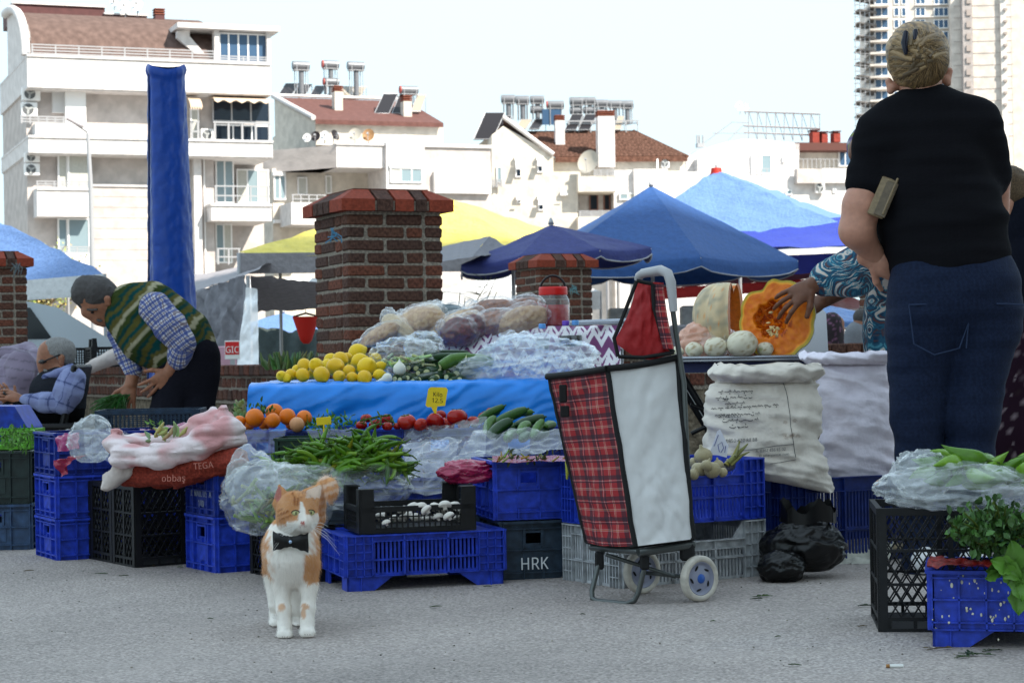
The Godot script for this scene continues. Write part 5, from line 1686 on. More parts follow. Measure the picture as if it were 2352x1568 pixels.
	st.grid(6,20,func(u: float,v: float) -> Vector3:
		var a: Vector3 = q.call(lerpf(500,545,u),118 + 0.0 * u,5.452)
		var mid: Vector3 = q.call(lerpf(512,560,u),260,5.425)
		var b: Vector3 = q.call(lerpf(545,592,u),395,5.425)
		return b.lerp(mid,v).lerp(mid.lerp(a,v),v))
	var tm2: StandardMaterial3D = tm.duplicate()
	tm2.uv1_scale = Vector3(0.35,2.0,1)
	part("flap_lining",st,tm2,t)
	for e in [[[432,105],[360,290],[335,350],[352,428]],[[352,428],[460,432],[592,410]],[[500,116],[505,215],[545,365],[592,410]],[[432,103],[470,112],[500,116]]]:
		part("flap_piping",MB.new().tube(e.map(func(p: Array) -> Vector3: return q.call(p[0],p[1],5.44)),0.006,6),M["bag_black"],t)
	# handle and frame
	var hg := mat("handle_grey",Color(0.66,0.655,0.66),0.45)
	var fr := mat("frame_gunmetal",Color(0.36,0.375,0.37),0.35,0.1,5.0,0.0,1.0,0.6)
	part("handle",MB.new().tube([q.call(438,98,5.56),q.call(442,84,5.55),q.call(458,72,5.53),q.call(535,58,5.47),q.call(565,72,5.45),q.call(578,110,5.44),q.call(590,235,5.44)],[0.011,0.012,0.013,0.014,0.014,0.014,0.011],12),hg,t)
	part("rod",MB.new().tube([q.call(586,225,5.445),q.call(600,330,5.45),q.call(634,540,5.455),q.call(664,1225,5.44)],0.0075,10),fr,t)
	part("rod",MB.new().tube([q.call(438,96,5.57),q.call(470,430,5.66),q.call(510,1200,5.64)],0.0075,10),fr,t)
	part("base_beam",MB.new().tube([q.call(440,1268,5.36),q.call(676,1232,5.43)],0.011,8).tube([q.call(238,1245,5.58),q.call(440,1262,5.36)],0.009,8).tube([q.call(300,1275,5.5),q.call(600,1370,5.5)],0.006,6),fr,t)
	part("base_plate",MB.new().grid(1,1,func(u: float,v: float) -> Vector3: return A.lerp(B,u).lerp(D.lerp(C,u),v) + Vector3(0,-0.006,0)),mat("plate_grey",Color(0.42,0.42,0.42),0.5),t)
	part("stand",MB.new().tube([q.call(480,1262,5.38),q.call(468,1320,5.385),q.call(438,1440,5.39),q.call(422,1472,5.39),q.call(390,1486,5.40),q.call(262,1474,5.48),q.call(242,1462,5.49),q.call(240,1430,5.50),q.call(268,1318,5.52),q.call(285,1262,5.53)],0.0075,10),fr,t)
	for pq in [[465,1300,5.385],[272,1300,5.525]]:
		part("stand_joint",MB.new().cbox(q.call(pq[0],pq[1],pq[2]),Vector3(0.025,0.05,0.025),0.005),M["bag_black"],t)
	part("axle",MB.new().tube([q.call(700,1375,5.42),q.call(455,1352,5.62)],0.006,8),fr,t)
	part("axle_arm",MB.new().tube([q.call(640,1245,5.43),q.call(665,1300,5.44),q.call(690,1365,5.45)],0.010,8).cbox(q.call(648,1262,5.43),Vector3(0.04,0.05,0.03),0.006),M["bag_black"],t)
	for w in [[700,1375,5.42,0.0625],[455,1352,5.62,0.0625]]:
		var ce: Vector3 = q.call(w[0],w[1],w[2])
		ce.y = w[3] + 0.004
		var ax := -lat.normalized()
		var b := Basis(ax.cross(Vector3.UP).normalized(),Vector3.UP,-ax).orthonormalized()
		b = Basis(Vector3.UP.cross(ax).normalized(),Vector3.UP,ax)
		var wt := Transform3D(b * Basis(Vector3.RIGHT,PI / 2),ce)
		var wh := part("wheel",MB.new().lathe([Vector2(0.046,-0.012),Vector2(0.058,-0.013),Vector2(0.0625,-0.008),Vector2(0.0628,0.006),Vector2(0.059,0.012),Vector2(0.05,0.013),Vector2(0.046,0.008)],40,wt),mat("tyre_cream",Color(0.80,0.77,0.72),0.6,0.2,8.0),t)
		var disc := MB.new()
		disc.lathe([Vector2(0.047,-0.006),Vector2(0.047,0.008),Vector2(0.043,0.009),Vector2(0.041,0.004),Vector2(0.034,0.003),Vector2(0.020,0.007),Vector2(0.0,0.008)],40,wt)
		part("rim",disc,mat("rim_grey",Color(0.56,0.57,0.64),0.35,0.1,6.0),wh)
		for k in 5:
			var a := k * TAU / 5 + 0.5
			var o := MB.new()
			o.ball(wt * Vector3(cos(a) * 0.031,0.0045,sin(a) * 0.031),Vector3(0.009,0.0035,0.003),10,6,wt.basis * Basis(Vector3.UP,-a - 1.1))
			part("rim_slot",o,M["bag_black"],wh)
		part("hub_cap",MB.new().ball(wt * Vector3(0,0.007,0),Vector3(0.0135,0.006,0.0135),16,8,wt.basis),mat("hub_blue",Color(0.16,0.33,0.62),0.35),wh)
# ---------- fruit, vegetables, bags and sacks ----------
func pt(x: float,y: float,d: float) -> Vector3:
	return at(pu(x),pv(y),d)
func skin(key: String,c: Color,rough: float,grain := 0.12,gs := 14.0,bump := 0.3) -> StandardMaterial3D:
	var m := mat(key,c,rough,grain,gs,bump)
	m.clearcoat_enabled = false
	return m
func bag_shape(ce: Vector3,r: Vector3,sd: float,amp := 0.18,flatten := -1.0,nu := 56,nv := 38,b := Basis()) -> MB: # crumpled plastic film round a soft volume
	return MB.new().grid(nu,nv,func(u: float,w: float) -> Vector3:
		var a := TAU * u
		var e := PI * (w - 0.5)
		var d := Vector3(cos(e) * cos(a),sin(e),-cos(e) * sin(a))
		var p := d * 1.7 + Vector3(sd,sd * 0.7,-sd)
		var w1 := p + Vector3(nz.get_noise_3dv(p * 0.6),nz.get_noise_3dv(p * 0.6 + Vector3(4,4,0)),0) * 0.6
		var rid := 0.9 - 2.2 * absf(nz.get_noise_3d(w1.x * 0.5,w1.y * 1.2,w1.z * 0.5)) - 0.8 * absf(nz.get_noise_3d(w1.x * 1.9,w1.y * 0.7,w1.z * 1.4 + 5.0))
		var q := b * (d * r * (1.0 + amp * 0.5 * (rid + 0.9 * nz.get_noise_3dv(p * 0.5))))
		if q.y < flatten * r.y:
			q.y = flatten * r.y + (q.y - flatten * r.y) * 0.1
		return ce + q,true)
func put(proto: Mesh,mt: Material,called: String,label: String,cat_: String,group: String,p: Vector3,b := Basis()) -> MeshInstance3D:
	return solo(called,proto,mt,label,cat_,group,p,b)
func spin() -> Basis:
	return Basis.from_euler(Vector3(rf(0,TAU),rf(0,TAU),rf(0,TAU)))

func build_goods() -> void:
	view(560,700,2.735)
	# lemons
	var lm := []
	for k in 3:
		lm.append(MB.new().lathe([Vector2(0,-1.28),Vector2(0.12,-1.26),Vector2(0.22,-1.15),Vector2(0.42,-1.0),Vector2(0.72,-0.75),Vector2(0.93,-0.4),Vector2(1.0,0),Vector2(0.94,0.38),Vector2(0.76,0.7),Vector2(0.5,0.94),Vector2(0.26,1.05),Vector2(0.12 + 0.04 * k,1.16 + 0.05 * k),Vector2(0,1.2 + 0.05 * k)],18).mesh())
	var lmt := [skin("lemon",Color(0.93,0.77,0.07),0.42,0.1,20.0,0.5),skin("lemon2",Color(0.91,0.72,0.06),0.42,0.12,20.0,0.5)]
	for a in [[905,500,68,7.55],[540,590,55,7.3],[622,592,60,7.24],[755,602,74,7.3],[790,550,62,7.42],[920,560,62,7.36],[972,604,80,7.25],[1030,545,48,7.45],[385,665,44,7.2],[450,655,48,7.22],[530,658,56,7.2],[660,655,66,7.18],[850,632,52,7.26],[1055,655,46,7.2],[955,676,60,7.17],[490,618,38,7.32],[835,540,44,7.45],[1062,600,44,7.3],[780,668,50,7.17],[870,675,45,7.19],[700,590,50,7.45],[600,640,45,7.36],[420,680,40,7.2],[880,600,60,7.5],[720,550,50,7.55]]:
		var r: float = a[2] / 2.735 / 1.0884 / F * a[3] * 0.86
		var b := Basis(Vector3.UP,rf(-1.2,1.2)) * Basis(Vector3.BACK,PI / 2 + rf(-0.7,0.7)) * Basis(Vector3.UP,rf(0,6))
		put(lm[rng.randi() % 3],lmt[rng.randi() % 2],"lemon","yellow lemon heaped on the blue-draped table","lemon","heaped lemons",pt(a[0],a[1] - 8,a[3]),b.scaled(Vector3(r,r,r)))
	# courgettes lying end-on and across
	var zg := [skin("courgette",Color(0.10,0.22,0.10),0.32,0.3,30.0,0.1),skin("courgette2",Color(0.13,0.27,0.12),0.32,0.3,30.0,0.1),skin("courgette_pale",Color(0.33,0.48,0.19),0.35,0.25,30.0,0.1)]
	var cutm := mat("cut_pale",Color(0.80,0.80,0.60),0.6,0.1,30.0)
	for a in [[1262,608,30,0,0],[1312,612,34,1,0],[1325,644,30,0,0],[1385,640,44,1,0],[1250,678,34,0,0],[1330,690,36,0,0],[1450,676,46,0,0],[1520,672,32,1,0],[1588,652,46,1,0],[1575,604,40,1,0],[1478,628,30,0,0],[1395,552,40,0,0],[1448,556,36,1,0],[1165,684,32,0,0],[1200,690,30,0,0],[1640,590,30,1,0],[1530,640,30,0,0],[1290,580,34,1,0],[1350,590,36,0,0],[1430,600,40,1,0],[1510,590,38,0,0],[1420,700,34,1,0],[1610,690,36,0,0],[1550,700,30,1,0],[1290,700,30,1,0]]:
		var d: float = 7.16 + (690.0 - a[1]) * 0.0022
		var p := pt(a[0],a[1] - 8,d)
		var r: float = a[2] / 2.735 / 1.0884 / F * d
		var dir := Vector3(rf(0.05,0.55),rf(-0.04,0.08),-1.0).normalized()
		var t := thing("courgette","dark green courgette stacked with its cut end outwards","courgette",p,0.0,"stacked courgettes")
		part("body",MB.new().tube([Vector3.ZERO,dir * 0.01,dir * 0.05,dir * 0.12,dir * 0.17,dir * 0.185],[r * 0.72,r * 0.95,r * 1.06,r * 1.06,r * 0.8,r * 0.3],14),zg[a[3]],t)
		part("cut_end",MB.new().tube([dir * 0.002,-dir * 0.006],r * 0.5,10),cutm,t)
	for a in [[[1368,512],[1500,500],[1660,500],24,0,7.42],[[1370,548],[1480,528],[1620,522],30,1,7.36],[[1480,590],[1560,545],[1680,528],42,2,7.24],[[1660,530],[1760,540],[1826,562],34,2,7.24]]:
		var r: float = a[3] / 2.735 / 1.0884 / F * a[5]
		var t := thing("courgette","long courgette lying across the top of the stack","courgette",Vector3.ZERO,0.0,"courgettes lying across")
		var q0 := pt(a[0][0],a[0][1],a[5]); var q1 := pt(a[1][0],a[1][1],a[5] + 0.02); var q2 := pt(a[2][0],a[2][1],a[5] + 0.05)
		part("body",MB.new().tube([q0 - (q1 - q0) * 0.05,q0,q0.lerp(q1,0.5),q1,q1.lerp(q2,0.5),q2,q2 + (q2 - q1) * 0.08],[r * 0.4,r * 0.85,r,r * 1.02,r,r * 0.85,r * 0.3],14),zg[a[4]],t)
		part("cut_end",MB.new().tube([q0 - (q1 - q0) * 0.05,q0 - (q1 - q0) * 0.08],r * 0.38,10),cutm,t)
	# white onion and garlic-like bulb
	var wo := skin("white_onion",Color(0.86,0.86,0.80),0.4,0.06)
	put(MB.new().lathe([Vector2(0,-1),Vector2(0.5,-0.9),Vector2(0.9,-0.5),Vector2(1,0),Vector2(0.88,0.5),Vector2(0.5,0.9),Vector2(0.2,1.15),Vector2(0.1,1.5),Vector2(0,1.55)],16).mesh(),wo,"white_onion","round white onion between the lemons and the courgettes","onion","",pt(1196,610,7.2),Basis().scaled(Vector3.ONE * 0.024))
	put(MB.new().lathe([Vector2(0,-1),Vector2(0.5,-0.9),Vector2(0.9,-0.5),Vector2(1,0),Vector2(0.8,0.5),Vector2(0.45,0.95),Vector2(0.3,1.7),Vector2(0.2,2.4),Vector2(0,2.5)],16).mesh(),wo,"spring_onion","pale spring onion bulb lying before the lemons","onion","",pt(1110,672,7.15),(Basis(Vector3.BACK,1.9)).scaled(Vector3.ONE * 0.019))
	# clear bag of spring onions
	var clear := film("film_clear",Color(0.93,0.96,0.97),0.08,0.08)
	var clear2 := film("film_milky",Color(0.92,0.95,0.96),0.15,0.1)
	var so := thing("bag_of_spring_onions","clear bag of spring onions behind the courgettes","plastic bag")
	var sm := MB.new()
	for k in 60:
		var p := pt(rf(1090,1380),rf(525,600),rf(7.3,7.55))
		sm.col = lin(rf(0.5,0.75),rf(0.62,0.78),rf(0.35,0.55))
		sm.tube([p,p + Vector3(rf(-0.05,0.05),rf(-0.01,0.02),rf(-0.06,0.06))],0.006,5)
	part("spring_onions",sm,vmat("veg_v",0.5),so)
	part("bag",bag_shape(pt(1240,530,7.42),Vector3(0.125,0.075,0.13),3.0,0.35),clear,so)
	part("bag_neck",bag_shape(pt(1370,450,7.5),Vector3(0.07,0.055,0.06),5.0,0.5),clear2,so)
	# crumpled empty bags on the table
	var cr := thing("clear_bag","small crumpled clear bag beside the courgettes","plastic bag")
	part("bag",bag_shape(pt(1740,630,7.25),Vector3(0.085,0.05,0.08),9.0,0.4),clear2,cr)
	var cr2 := thing("clear_bag","large heap of shining crumpled bags before the dark bottles","plastic bag")
	part("bag",bag_shape(pt(2120,560,7.3),Vector3(0.215,0.085,0.15),21.0,0.5,-1.0,90,60),film("film_shiny",Color(0.90,0.95,0.96),0.2,0.06),cr2)
	part("bag_fold",bag_shape(pt(2000,530,7.35),Vector3(0.10,0.085,0.1),24.0,0.5),clear,cr2)
	part("bag_fold",bag_shape(pt(2260,600,7.2),Vector3(0.12,0.06,0.1),27.0,0.5),clear,cr2)
	# bags of nuts and pulses on the raised shelf
	var grains := {"chick": [Color(0.80,0.68,0.52),Color(0.62,0.47,0.33)],"wheat": [Color(0.74,0.62,0.47),Color(0.55,0.40,0.27)],"almond": [Color(0.60,0.38,0.25),Color(0.36,0.20,0.13)],"bean": [Color(0.44,0.14,0.15),Color(0.24,0.08,0.10)],"lentil": [Color(0.34,0.42,0.44),Color(0.20,0.27,0.30)],"rice": [Color(0.82,0.74,0.60),Color(0.72,0.62,0.48)]}
	for g in grains:
		var m := mat("grain_" + g,Color.WHITE,0.6,0.0,1.0,0.0)
		var f := FastNoiseLite.new()
		f.noise_type = FastNoiseLite.TYPE_CELLULAR
		f.cellular_return_type = FastNoiseLite.RETURN_CELL_VALUE
		f.frequency = 0.075 if g != "lentil" and g != "rice" else 0.2
		f.seed = 5
		f.fractal_type = FastNoiseLite.FRACTAL_NONE
		var im := f.get_seamless_image(192,192)
		im.convert(Image.FORMAT_RGBA8)
		for y in 192:
			for x in 192:
				im.set_pixel(x,y,grains[g][1].lerp(grains[g][0],im.get_pixel(x,y).r))
		m.albedo_texture = ImageTexture.create_from_image(im)
		m.uv1_triplanar = true
		m.uv1_scale = Vector3(5.5,5.5,5.5)
	for a in [["wheat",1060,395,0.095,0.042,7.86,0.55,"clear bag of wheat lying lowest at the end of the shelf"],["rice",1195,345,0.085,0.045,7.9,-0.75,"clear bag of pale rice leaning on the wheat"],["chick",1320,300,0.115,0.06,7.95,0.3,"clear bag of speckled chickpeas on the shelf"],["wheat",1335,230,0.075,0.035,8.1,0.2,"small clear bag of bulgur behind the chickpeas"],["rice",1425,270,0.045,0.062,8.0,0.0,"upright clear bag of pale grain beside the dark lentils"],["lentil",1560,262,0.085,0.055,8.08,-0.3,"clear bag of blue-grey lentils standing on the shelf"],["chick",1560,320,0.125,0.048,7.95,0.45,"long clear bag of pale beans before the lentils"],["bean",1600,365,0.072,0.062,7.82,0.1,"clear bag of dark red beans at the edge of the shelf"],["bean",1690,330,0.06,0.055,7.86,0.4,"clear bag of purple beans beside the dark red ones"],["almond",1860,215,0.11,0.05,8.1,0.0,"clear bag of almonds topmost of the pile by the jar"],["almond",1840,310,0.10,0.055,7.9,0.2,"clear bag of almonds lowest of the pile by the jar"],["wheat",2020,290,0.115,0.06,7.88,0.35,"clear bag of brown hazelnuts leaning against the jar"],["almond",2010,200,0.10,0.045,8.12,0.25,"clear bag of almonds lying flat behind the jar"]]:
		var t := thing("bag_of_pulses",a[7],"plastic bag",Vector3.ZERO,0.0,"bagged nuts and pulses")
		var ce := pt(a[1],a[2],a[5])
		var b := Basis(Vector3.BACK,a[6])
		part("contents",bag_shape(ce,Vector3(a[3],a[4],0.06),a[1] * 0.013,0.12,-0.8,36,24,b),M["grain_" + a[0]],t)
		part("bag",bag_shape(ce + Vector3(0,0.006,0),Vector3(a[3] * 1.09,a[4] * 1.12,0.068),a[1] * 0.017,0.2,-0.8,44,30,b),film("film_thin",Color(0.95,0.96,0.98),0.05,0.08),t)
		var nk := bag_shape(ce + b * Vector3(-a[3] * 0.9,a[4] * 0.5,0),Vector3(a[3] * 0.3,a[4] * 0.5,0.04),a[1] * 0.02,0.5,-1.0,24,16,b)
		part("bag_neck",nk,clear,t)
	# glass jar of red syrup
	view(1080,560,4.523)
	var jp := pt(1378,1170,7.95)
	var jt := thing("red_jar","big jar of red syrup with a red screw lid and black handle","jar",jp)
	var kk := 1.0 / 4.523 / 1.0884 / F * 7.95
	var jr := 186.0 * kk
	part("glass",MB.new().lathe([Vector2(0,0),Vector2(jr * 0.8,0),Vector2(jr,0.012),Vector2(jr,0.085),Vector2(jr * 1.0,0.1),Vector2(jr * 0.95,0.115),Vector2(jr * 0.84,0.128),Vector2(jr * 0.84,0.14)],28),film("jar_glass",Color(0.9,0.93,0.95),0.05,0.05),jt)
	part("syrup",MB.new().lathe([Vector2(0,0.003),Vector2(jr * 0.78,0.003),Vector2(jr * 0.96,0.014),Vector2(jr * 0.96,0.09),Vector2(0,0.09)],28),mat("syrup",Color(0.56,0.06,0.07),0.15),jt)
	part("lid",MB.new().lathe([Vector2(jr * 0.86,0.13),Vector2(jr * 0.88,0.132),Vector2(jr * 0.88,0.155),Vector2(jr * 0.84,0.163),Vector2(0,0.164)],32),mat("lid_red",Color(0.76,0.09,0.08),0.35),jt)
	part("handle",MB.new().tube(range(13).map(func(i: int) -> Vector3:
		var a: float = PI * i / 12.0
		return Vector3(cos(a) * jr * 0.80,0.145 + sin(a) * 0.062,0.0)),0.005,8),M["black_plastic"],jt)
	for a in [[1248,1160,0],[1515,1125,1],[1625,1120,0]]:
		var bp := pt(a[0],a[1],7.7)
		var bt := thing("dark_bottle",["clear bottle of dark syrup with a pale blue cap","clear bottle of dark syrup with a purple cap"][a[2]] + (" standing before the jar" if a[0] < 1300 else " beside the other bottles"),"bottle",Vector3(bp.x,bp.y - 0.09,bp.z))
		part("glass",MB.new().lathe([Vector2(0,0),Vector2(0.026,0),Vector2(0.028,0.01),Vector2(0.028,0.045),Vector2(0.024,0.058),Vector2(0.012,0.078),Vector2(0.011,0.085)],18),M["jar_glass"],bt)
		part("syrup",MB.new().lathe([Vector2(0,0.002),Vector2(0.024,0.002),Vector2(0.026,0.01),Vector2(0.026,0.044),Vector2(0,0.044)],18),mat("dark_syrup",Color(0.05,0.03,0.03),0.1),bt)
		part("cap",MB.new().lathe([Vector2(0.013,0.083),Vector2(0.014,0.085),Vector2(0.014,0.099),Vector2(0.012,0.102),Vector2(0,0.102)],18),mat("cap%d" % a[2],[Color(0.36,0.58,0.80),Color(0.40,0.25,0.66)][a[2]],0.4),bt)
	# oranges
	view(560,700,2.735)
	var om := MB.new().ball(Vector3.ZERO,Vector3.ONE,20,14,Basis(),0.012).mesh()
	var omt := skin("orange",Color(0.88,0.45,0.04),0.42,0.08,24.0,0.5)
	for a in [[200,945,66,6.72],[336,908,63,6.82],[425,936,58,6.75],[325,962,52,6.7],[540,946,55,6.78],[95,972,44,6.72],[270,985,45,6.8],[455,985,45,6.85],[160,985,45,6.9]]:
		var r: float = a[2] / 2.735 / 1.0884 / F * a[3]
		var t := put(om,omt,"orange","orange heaped in the film-lined blue crate","orange","heaped oranges",pt(a[0],a[1],a[3]),spin().scaled(Vector3(r,r,r)))
		part("stem_end",MB.new().tube([Vector3(0,0.98,0),Vector3(0,1.03,0)],0.09,6),mat("stem_green",Color(0.26,0.34,0.14),0.8),t)
	put(om,skin("peach",Color(0.83,0.60,0.42),0.5),"peach","pale peach-coloured fruit beside the oranges","fruit","",pt(490,990,6.72),Basis().scaled(Vector3.ONE * 0.026))
	# artichoke heads and sprigs beside the oranges
	var ar := thing("artichoke","green artichoke standing beside the oranges","artichoke",pt(100,925,6.95))
	var am := MB.new()
	for k in 40:
		var f := k / 40.0
		var a := k * 2.4
		am.col = lin(rf(0.36,0.5),rf(0.44,0.55),rf(0.24,0.36))
		am.ball(Vector3(cos(a) * 0.026 * (1 - f * 0.7),-0.03 + f * 0.07,sin(a) * 0.026 * (1 - f * 0.7)),Vector3(0.012,0.02,0.005),7,5,Basis(Vector3.UP,-a + PI / 2) * Basis(Vector3.RIGHT,0.3))
	part("bract",am,M["veg_v"],ar)
	leaf_scatter("orange_sprig","leafy twig lying among the oranges",[pt(250,880,6.75),pt(215,870,6.78),pt(60,900,6.85),pt(270,890,6.74)],10,0.03,Color(0.20,0.36,0.14))
	# small peppers and yellow tags
	leaf_scatter("green_pepper_heap","small green peppers heaped beside the little yellow tag",[pt(580,985,6.75),pt(640,992,6.72),pt(700,975,6.8),pt(760,980,6.76),pt(830,985,6.75),pt(610,970,6.85),pt(720,960,6.9),pt(790,970,6.88)],22,0.035,Color(0.30,0.47,0.16))
	var tg := mat("tag_yellow",Color(0.90,0.78,0.10),0.55,0.05,6.0)
	var t1 := thing("price_tag","small blank yellow price tag stuck in the peppers","price tag",pt(675,966,6.68))
	part("card",MB.new().cbox(Vector3.ZERO,Vector3(0.05,0.026,0.003),0.001,Basis(Vector3.BACK,0.06)),tg,t1)
	part("spike",MB.new().tube([Vector3(0,-0.012,0),Vector3(0,-0.05,0)],0.003,5),tg,t1)
	var t2 := thing("price_tag","yellow price tag reading Kilo 12.5 above the tomatoes","price tag",pt(1455,797,6.72))
	var tgb := Basis(Vector3.BACK,-0.10)
	part("card",MB.new().prism(PackedVector2Array([Vector2(-0.040,-0.029),Vector2(-0.034,-0.036),Vector2(0.026,-0.032),Vector2(0.036,0.022),Vector2(0.03,0.030),Vector2(-0.022,0.032),Vector2(-0.03,0.025)]),-0.0015,0.0015),tg,t2)
	part("spike",MB.new().prism(PackedVector2Array([Vector2(-0.022,-0.033),Vector2(0.0,-0.033),Vector2(-0.004,-0.055),Vector2(-0.007,-0.085),Vector2(-0.014,-0.085),Vector2(-0.012,-0.055)]),-0.001,0.001),tg,t2)
	for s in [["Kilo",0.012,Vector3(0.002,0.006,0.0018)],["12.5",0.012,Vector3(0.0,-0.014,0.0018)]]:
		var lo := part("lettering",letters(s[0],s[1] * 1.25,0.0006),mat("ink_pen",Color(0.16,0.15,0.12),0.8),t2)
		lo.transform = Transform3D(tgb,s[2])
	# tomatoes
	var tom := []
	for k in 3:
		tom.append(MB.new().grid(20,14,func(u: float,w: float) -> Vector3:
			var a := TAU * u
			var e := PI * (w - 0.5)
			var lobe := 1.0 + 0.05 * sin(a * (5 + k)) * cos(e)
			return Vector3(cos(e) * cos(a) * lobe,sin(e) * 0.82 - 0.16 * exp(-pow(cos(e) / 0.35,2.0)) * signf(sin(e)),-cos(e) * sin(a) * lobe),true).mesh())
	var tmt := [skin("tomato",Color(0.62,0.07,0.045),0.18,0.1,8.0,0.0),skin("tomato2",Color(0.68,0.14,0.09),0.2,0.15,8.0,0.0)]
	for a in [[935,994,40,6.70,0],[966,948,40,6.80,0],[1030,988,46,6.68,0],[1112,958,46,6.76,0],[1112,1002,38,6.69,1],[1245,972,66,6.70,1],[1340,990,48,6.68,1],[1440,968,64,6.72,0],[1472,930,48,6.84,0],[1590,938,72,6.72,0],[1702,962,40,6.74,1],[1772,936,42,6.82,0],[1822,898,32,6.9,0],[1180,1000,30,6.72,1],[1270,1000,50,6.8,0],[1520,985,55,6.8,1],[1390,1000,40,6.75,1],[1640,990,45,6.78,1]]:
		var r: float = a[2] / 2.735 / 1.0884 / F * a[3]
		var vine: bool = a[0] < 1190
		var t := put(tom[rng.randi() % 3],tmt[a[4]],"tomato","red vine tomato in the crate with the square grip" if vine else "large red tomato beside the cucumbers","tomato","vine tomatoes" if vine else "large tomatoes",pt(a[0],a[1],a[3]),(Basis(Vector3.UP,rf(0,6)) * Basis(Vector3.RIGHT,rf(-0.6,0.9))).scaled(Vector3(r,r,r)))
		var cx := MB.new()
		for k in 5:
			var an := k * TAU / 5
			cx.tube([Vector3(0,0.66,0),Vector3(cos(an) * 0.3,0.72,sin(an) * 0.3),Vector3(cos(an) * 0.55,0.78,sin(an) * 0.55)],[0.07,0.05,0.01],4)
		part("calyx",cx,M["stem_green"],t)
	var vn := MB.new()
	vn.tube([pt(925,965,6.66),pt(990,950,6.66),pt(1050,935,6.68),pt(1130,925,6.72)],0.004,6).tube([pt(1060,1000,6.64),pt(1070,950,6.66),pt(1045,900,6.7)],0.003,6).tube([pt(990,950,6.66),pt(1010,985,6.63)],0.003,5).tube([pt(1130,925,6.72),pt(1160,985,6.64)],0.003,5)
	for k in 14:
		var q := pt(rf(930,1160),rf(920,1000),6.65)
		vn.tube([q,q + Vector3(rf(-0.02,0.02),rf(-0.015,0.02),rf(0,0.01))],0.0018,4)
	solo("tomato_vine",vn,M["stem_green"],"green vine stalk holding the cluster of tomatoes","vine")
	# cucumbers
	var cu := [skin("cucumber",Color(0.19,0.36,0.10),0.3,0.3,22.0,0.3),skin("cucumber2",Color(0.30,0.47,0.14),0.3,0.3,22.0,0.3),skin("cucumber3",Color(0.13,0.27,0.09),0.3,0.3,22.0,0.3)]
	for a in [[1690,1000,1915,862,30,0,6.78],[1785,1050,1850,940,32,1,6.70],[1845,985,2072,884,38,0,6.76],[1812,1075,1965,962,44,2,6.62],[1990,998,2192,938,36,2,6.68],[2020,1055,2085,985,36,1,6.60],[2108,1080,2180,962,32,1,6.58],[1930,1095,1990,1045,36,1,6.58],[2030,1096,2085,1060,34,0,6.56],[2195,1005,2262,990,30,1,6.66],[2120,1080,2215,1048,32,2,6.6],[1900,1040,2010,1010,36,0,6.7],[1960,930,2110,905,30,1,6.85],[1750,940,1880,900,32,2,6.9],[2060,1020,2240,1030,30,2,6.72]]:
		var r: float = a[4] / 2.735 / 1.0884 / F * a[6] * 0.95
		var q0 := pt(a[0],a[1],a[6] - 0.03); var q1 := pt(a[2],a[3],a[6] + 0.05)
		var mid := q0.lerp(q1,0.5) + Vector3(rf(-0.006,0.006),rf(0.0,0.008),0)
		var t := thing("cucumber","green cucumber heaped on clear film beside the tomatoes","cucumber",Vector3.ZERO,0.0,"heaped cucumbers")
		part("body",MB.new().tube([q0,q0.lerp(mid,0.12),q0.lerp(mid,0.5),mid,mid.lerp(q1,0.5),mid.lerp(q1,0.88),q1],[r * 0.25,r * 0.72,r,r * 1.03,r,r * 0.72,r * 0.25],14),cu[a[5]],t)
		part("stem_end",MB.new().tube([q1,q1 + (q1 - mid).normalized() * 0.008],r * 0.2,6),M["stem_green"],t)
	long_peppers()
	films()
	sacks()
	pumpkin_and_roots()
	right_side()

func leaf_scatter(called: String,label: String,spots: Array,per: int,spread: float,col: Color,cat_ := "leaves") -> void:
	var m := MB.new()
	for s in spots:
		for k in per:
			var p: Vector3 = s + Vector3(rf(-1,1),rf(-0.6,0.6),rf(-1,1)) * spread
			var b := spin()
			var v := rf(0.75,1.3)
			m.col = lin(col.r * v,col.g * v,col.b * v)
			leaf(m,p,b,rf(0.012,0.026),0.42)
	solo(called,m,M["veg_v"],label,cat_)
func leaf(m: MB,p: Vector3,b: Basis,l: float,w: float) -> void: # a folded, cupped leaf
	var q := [p,p + b * Vector3(w * 0.5 * l,0.10 * l,0.4 * l),p + b * Vector3(w * 0.38 * l,0.10 * l,0.75 * l),p + b * Vector3(0,-0.06 * l,l),p + b * Vector3(-w * 0.38 * l,0.10 * l,0.75 * l),p + b * Vector3(-w * 0.5 * l,0.10 * l,0.4 * l),p + b * Vector3(0,0,0.45 * l)]
	for k in 6:
		m.tri3(q[6],q[k],q[(k + 1) % 6])

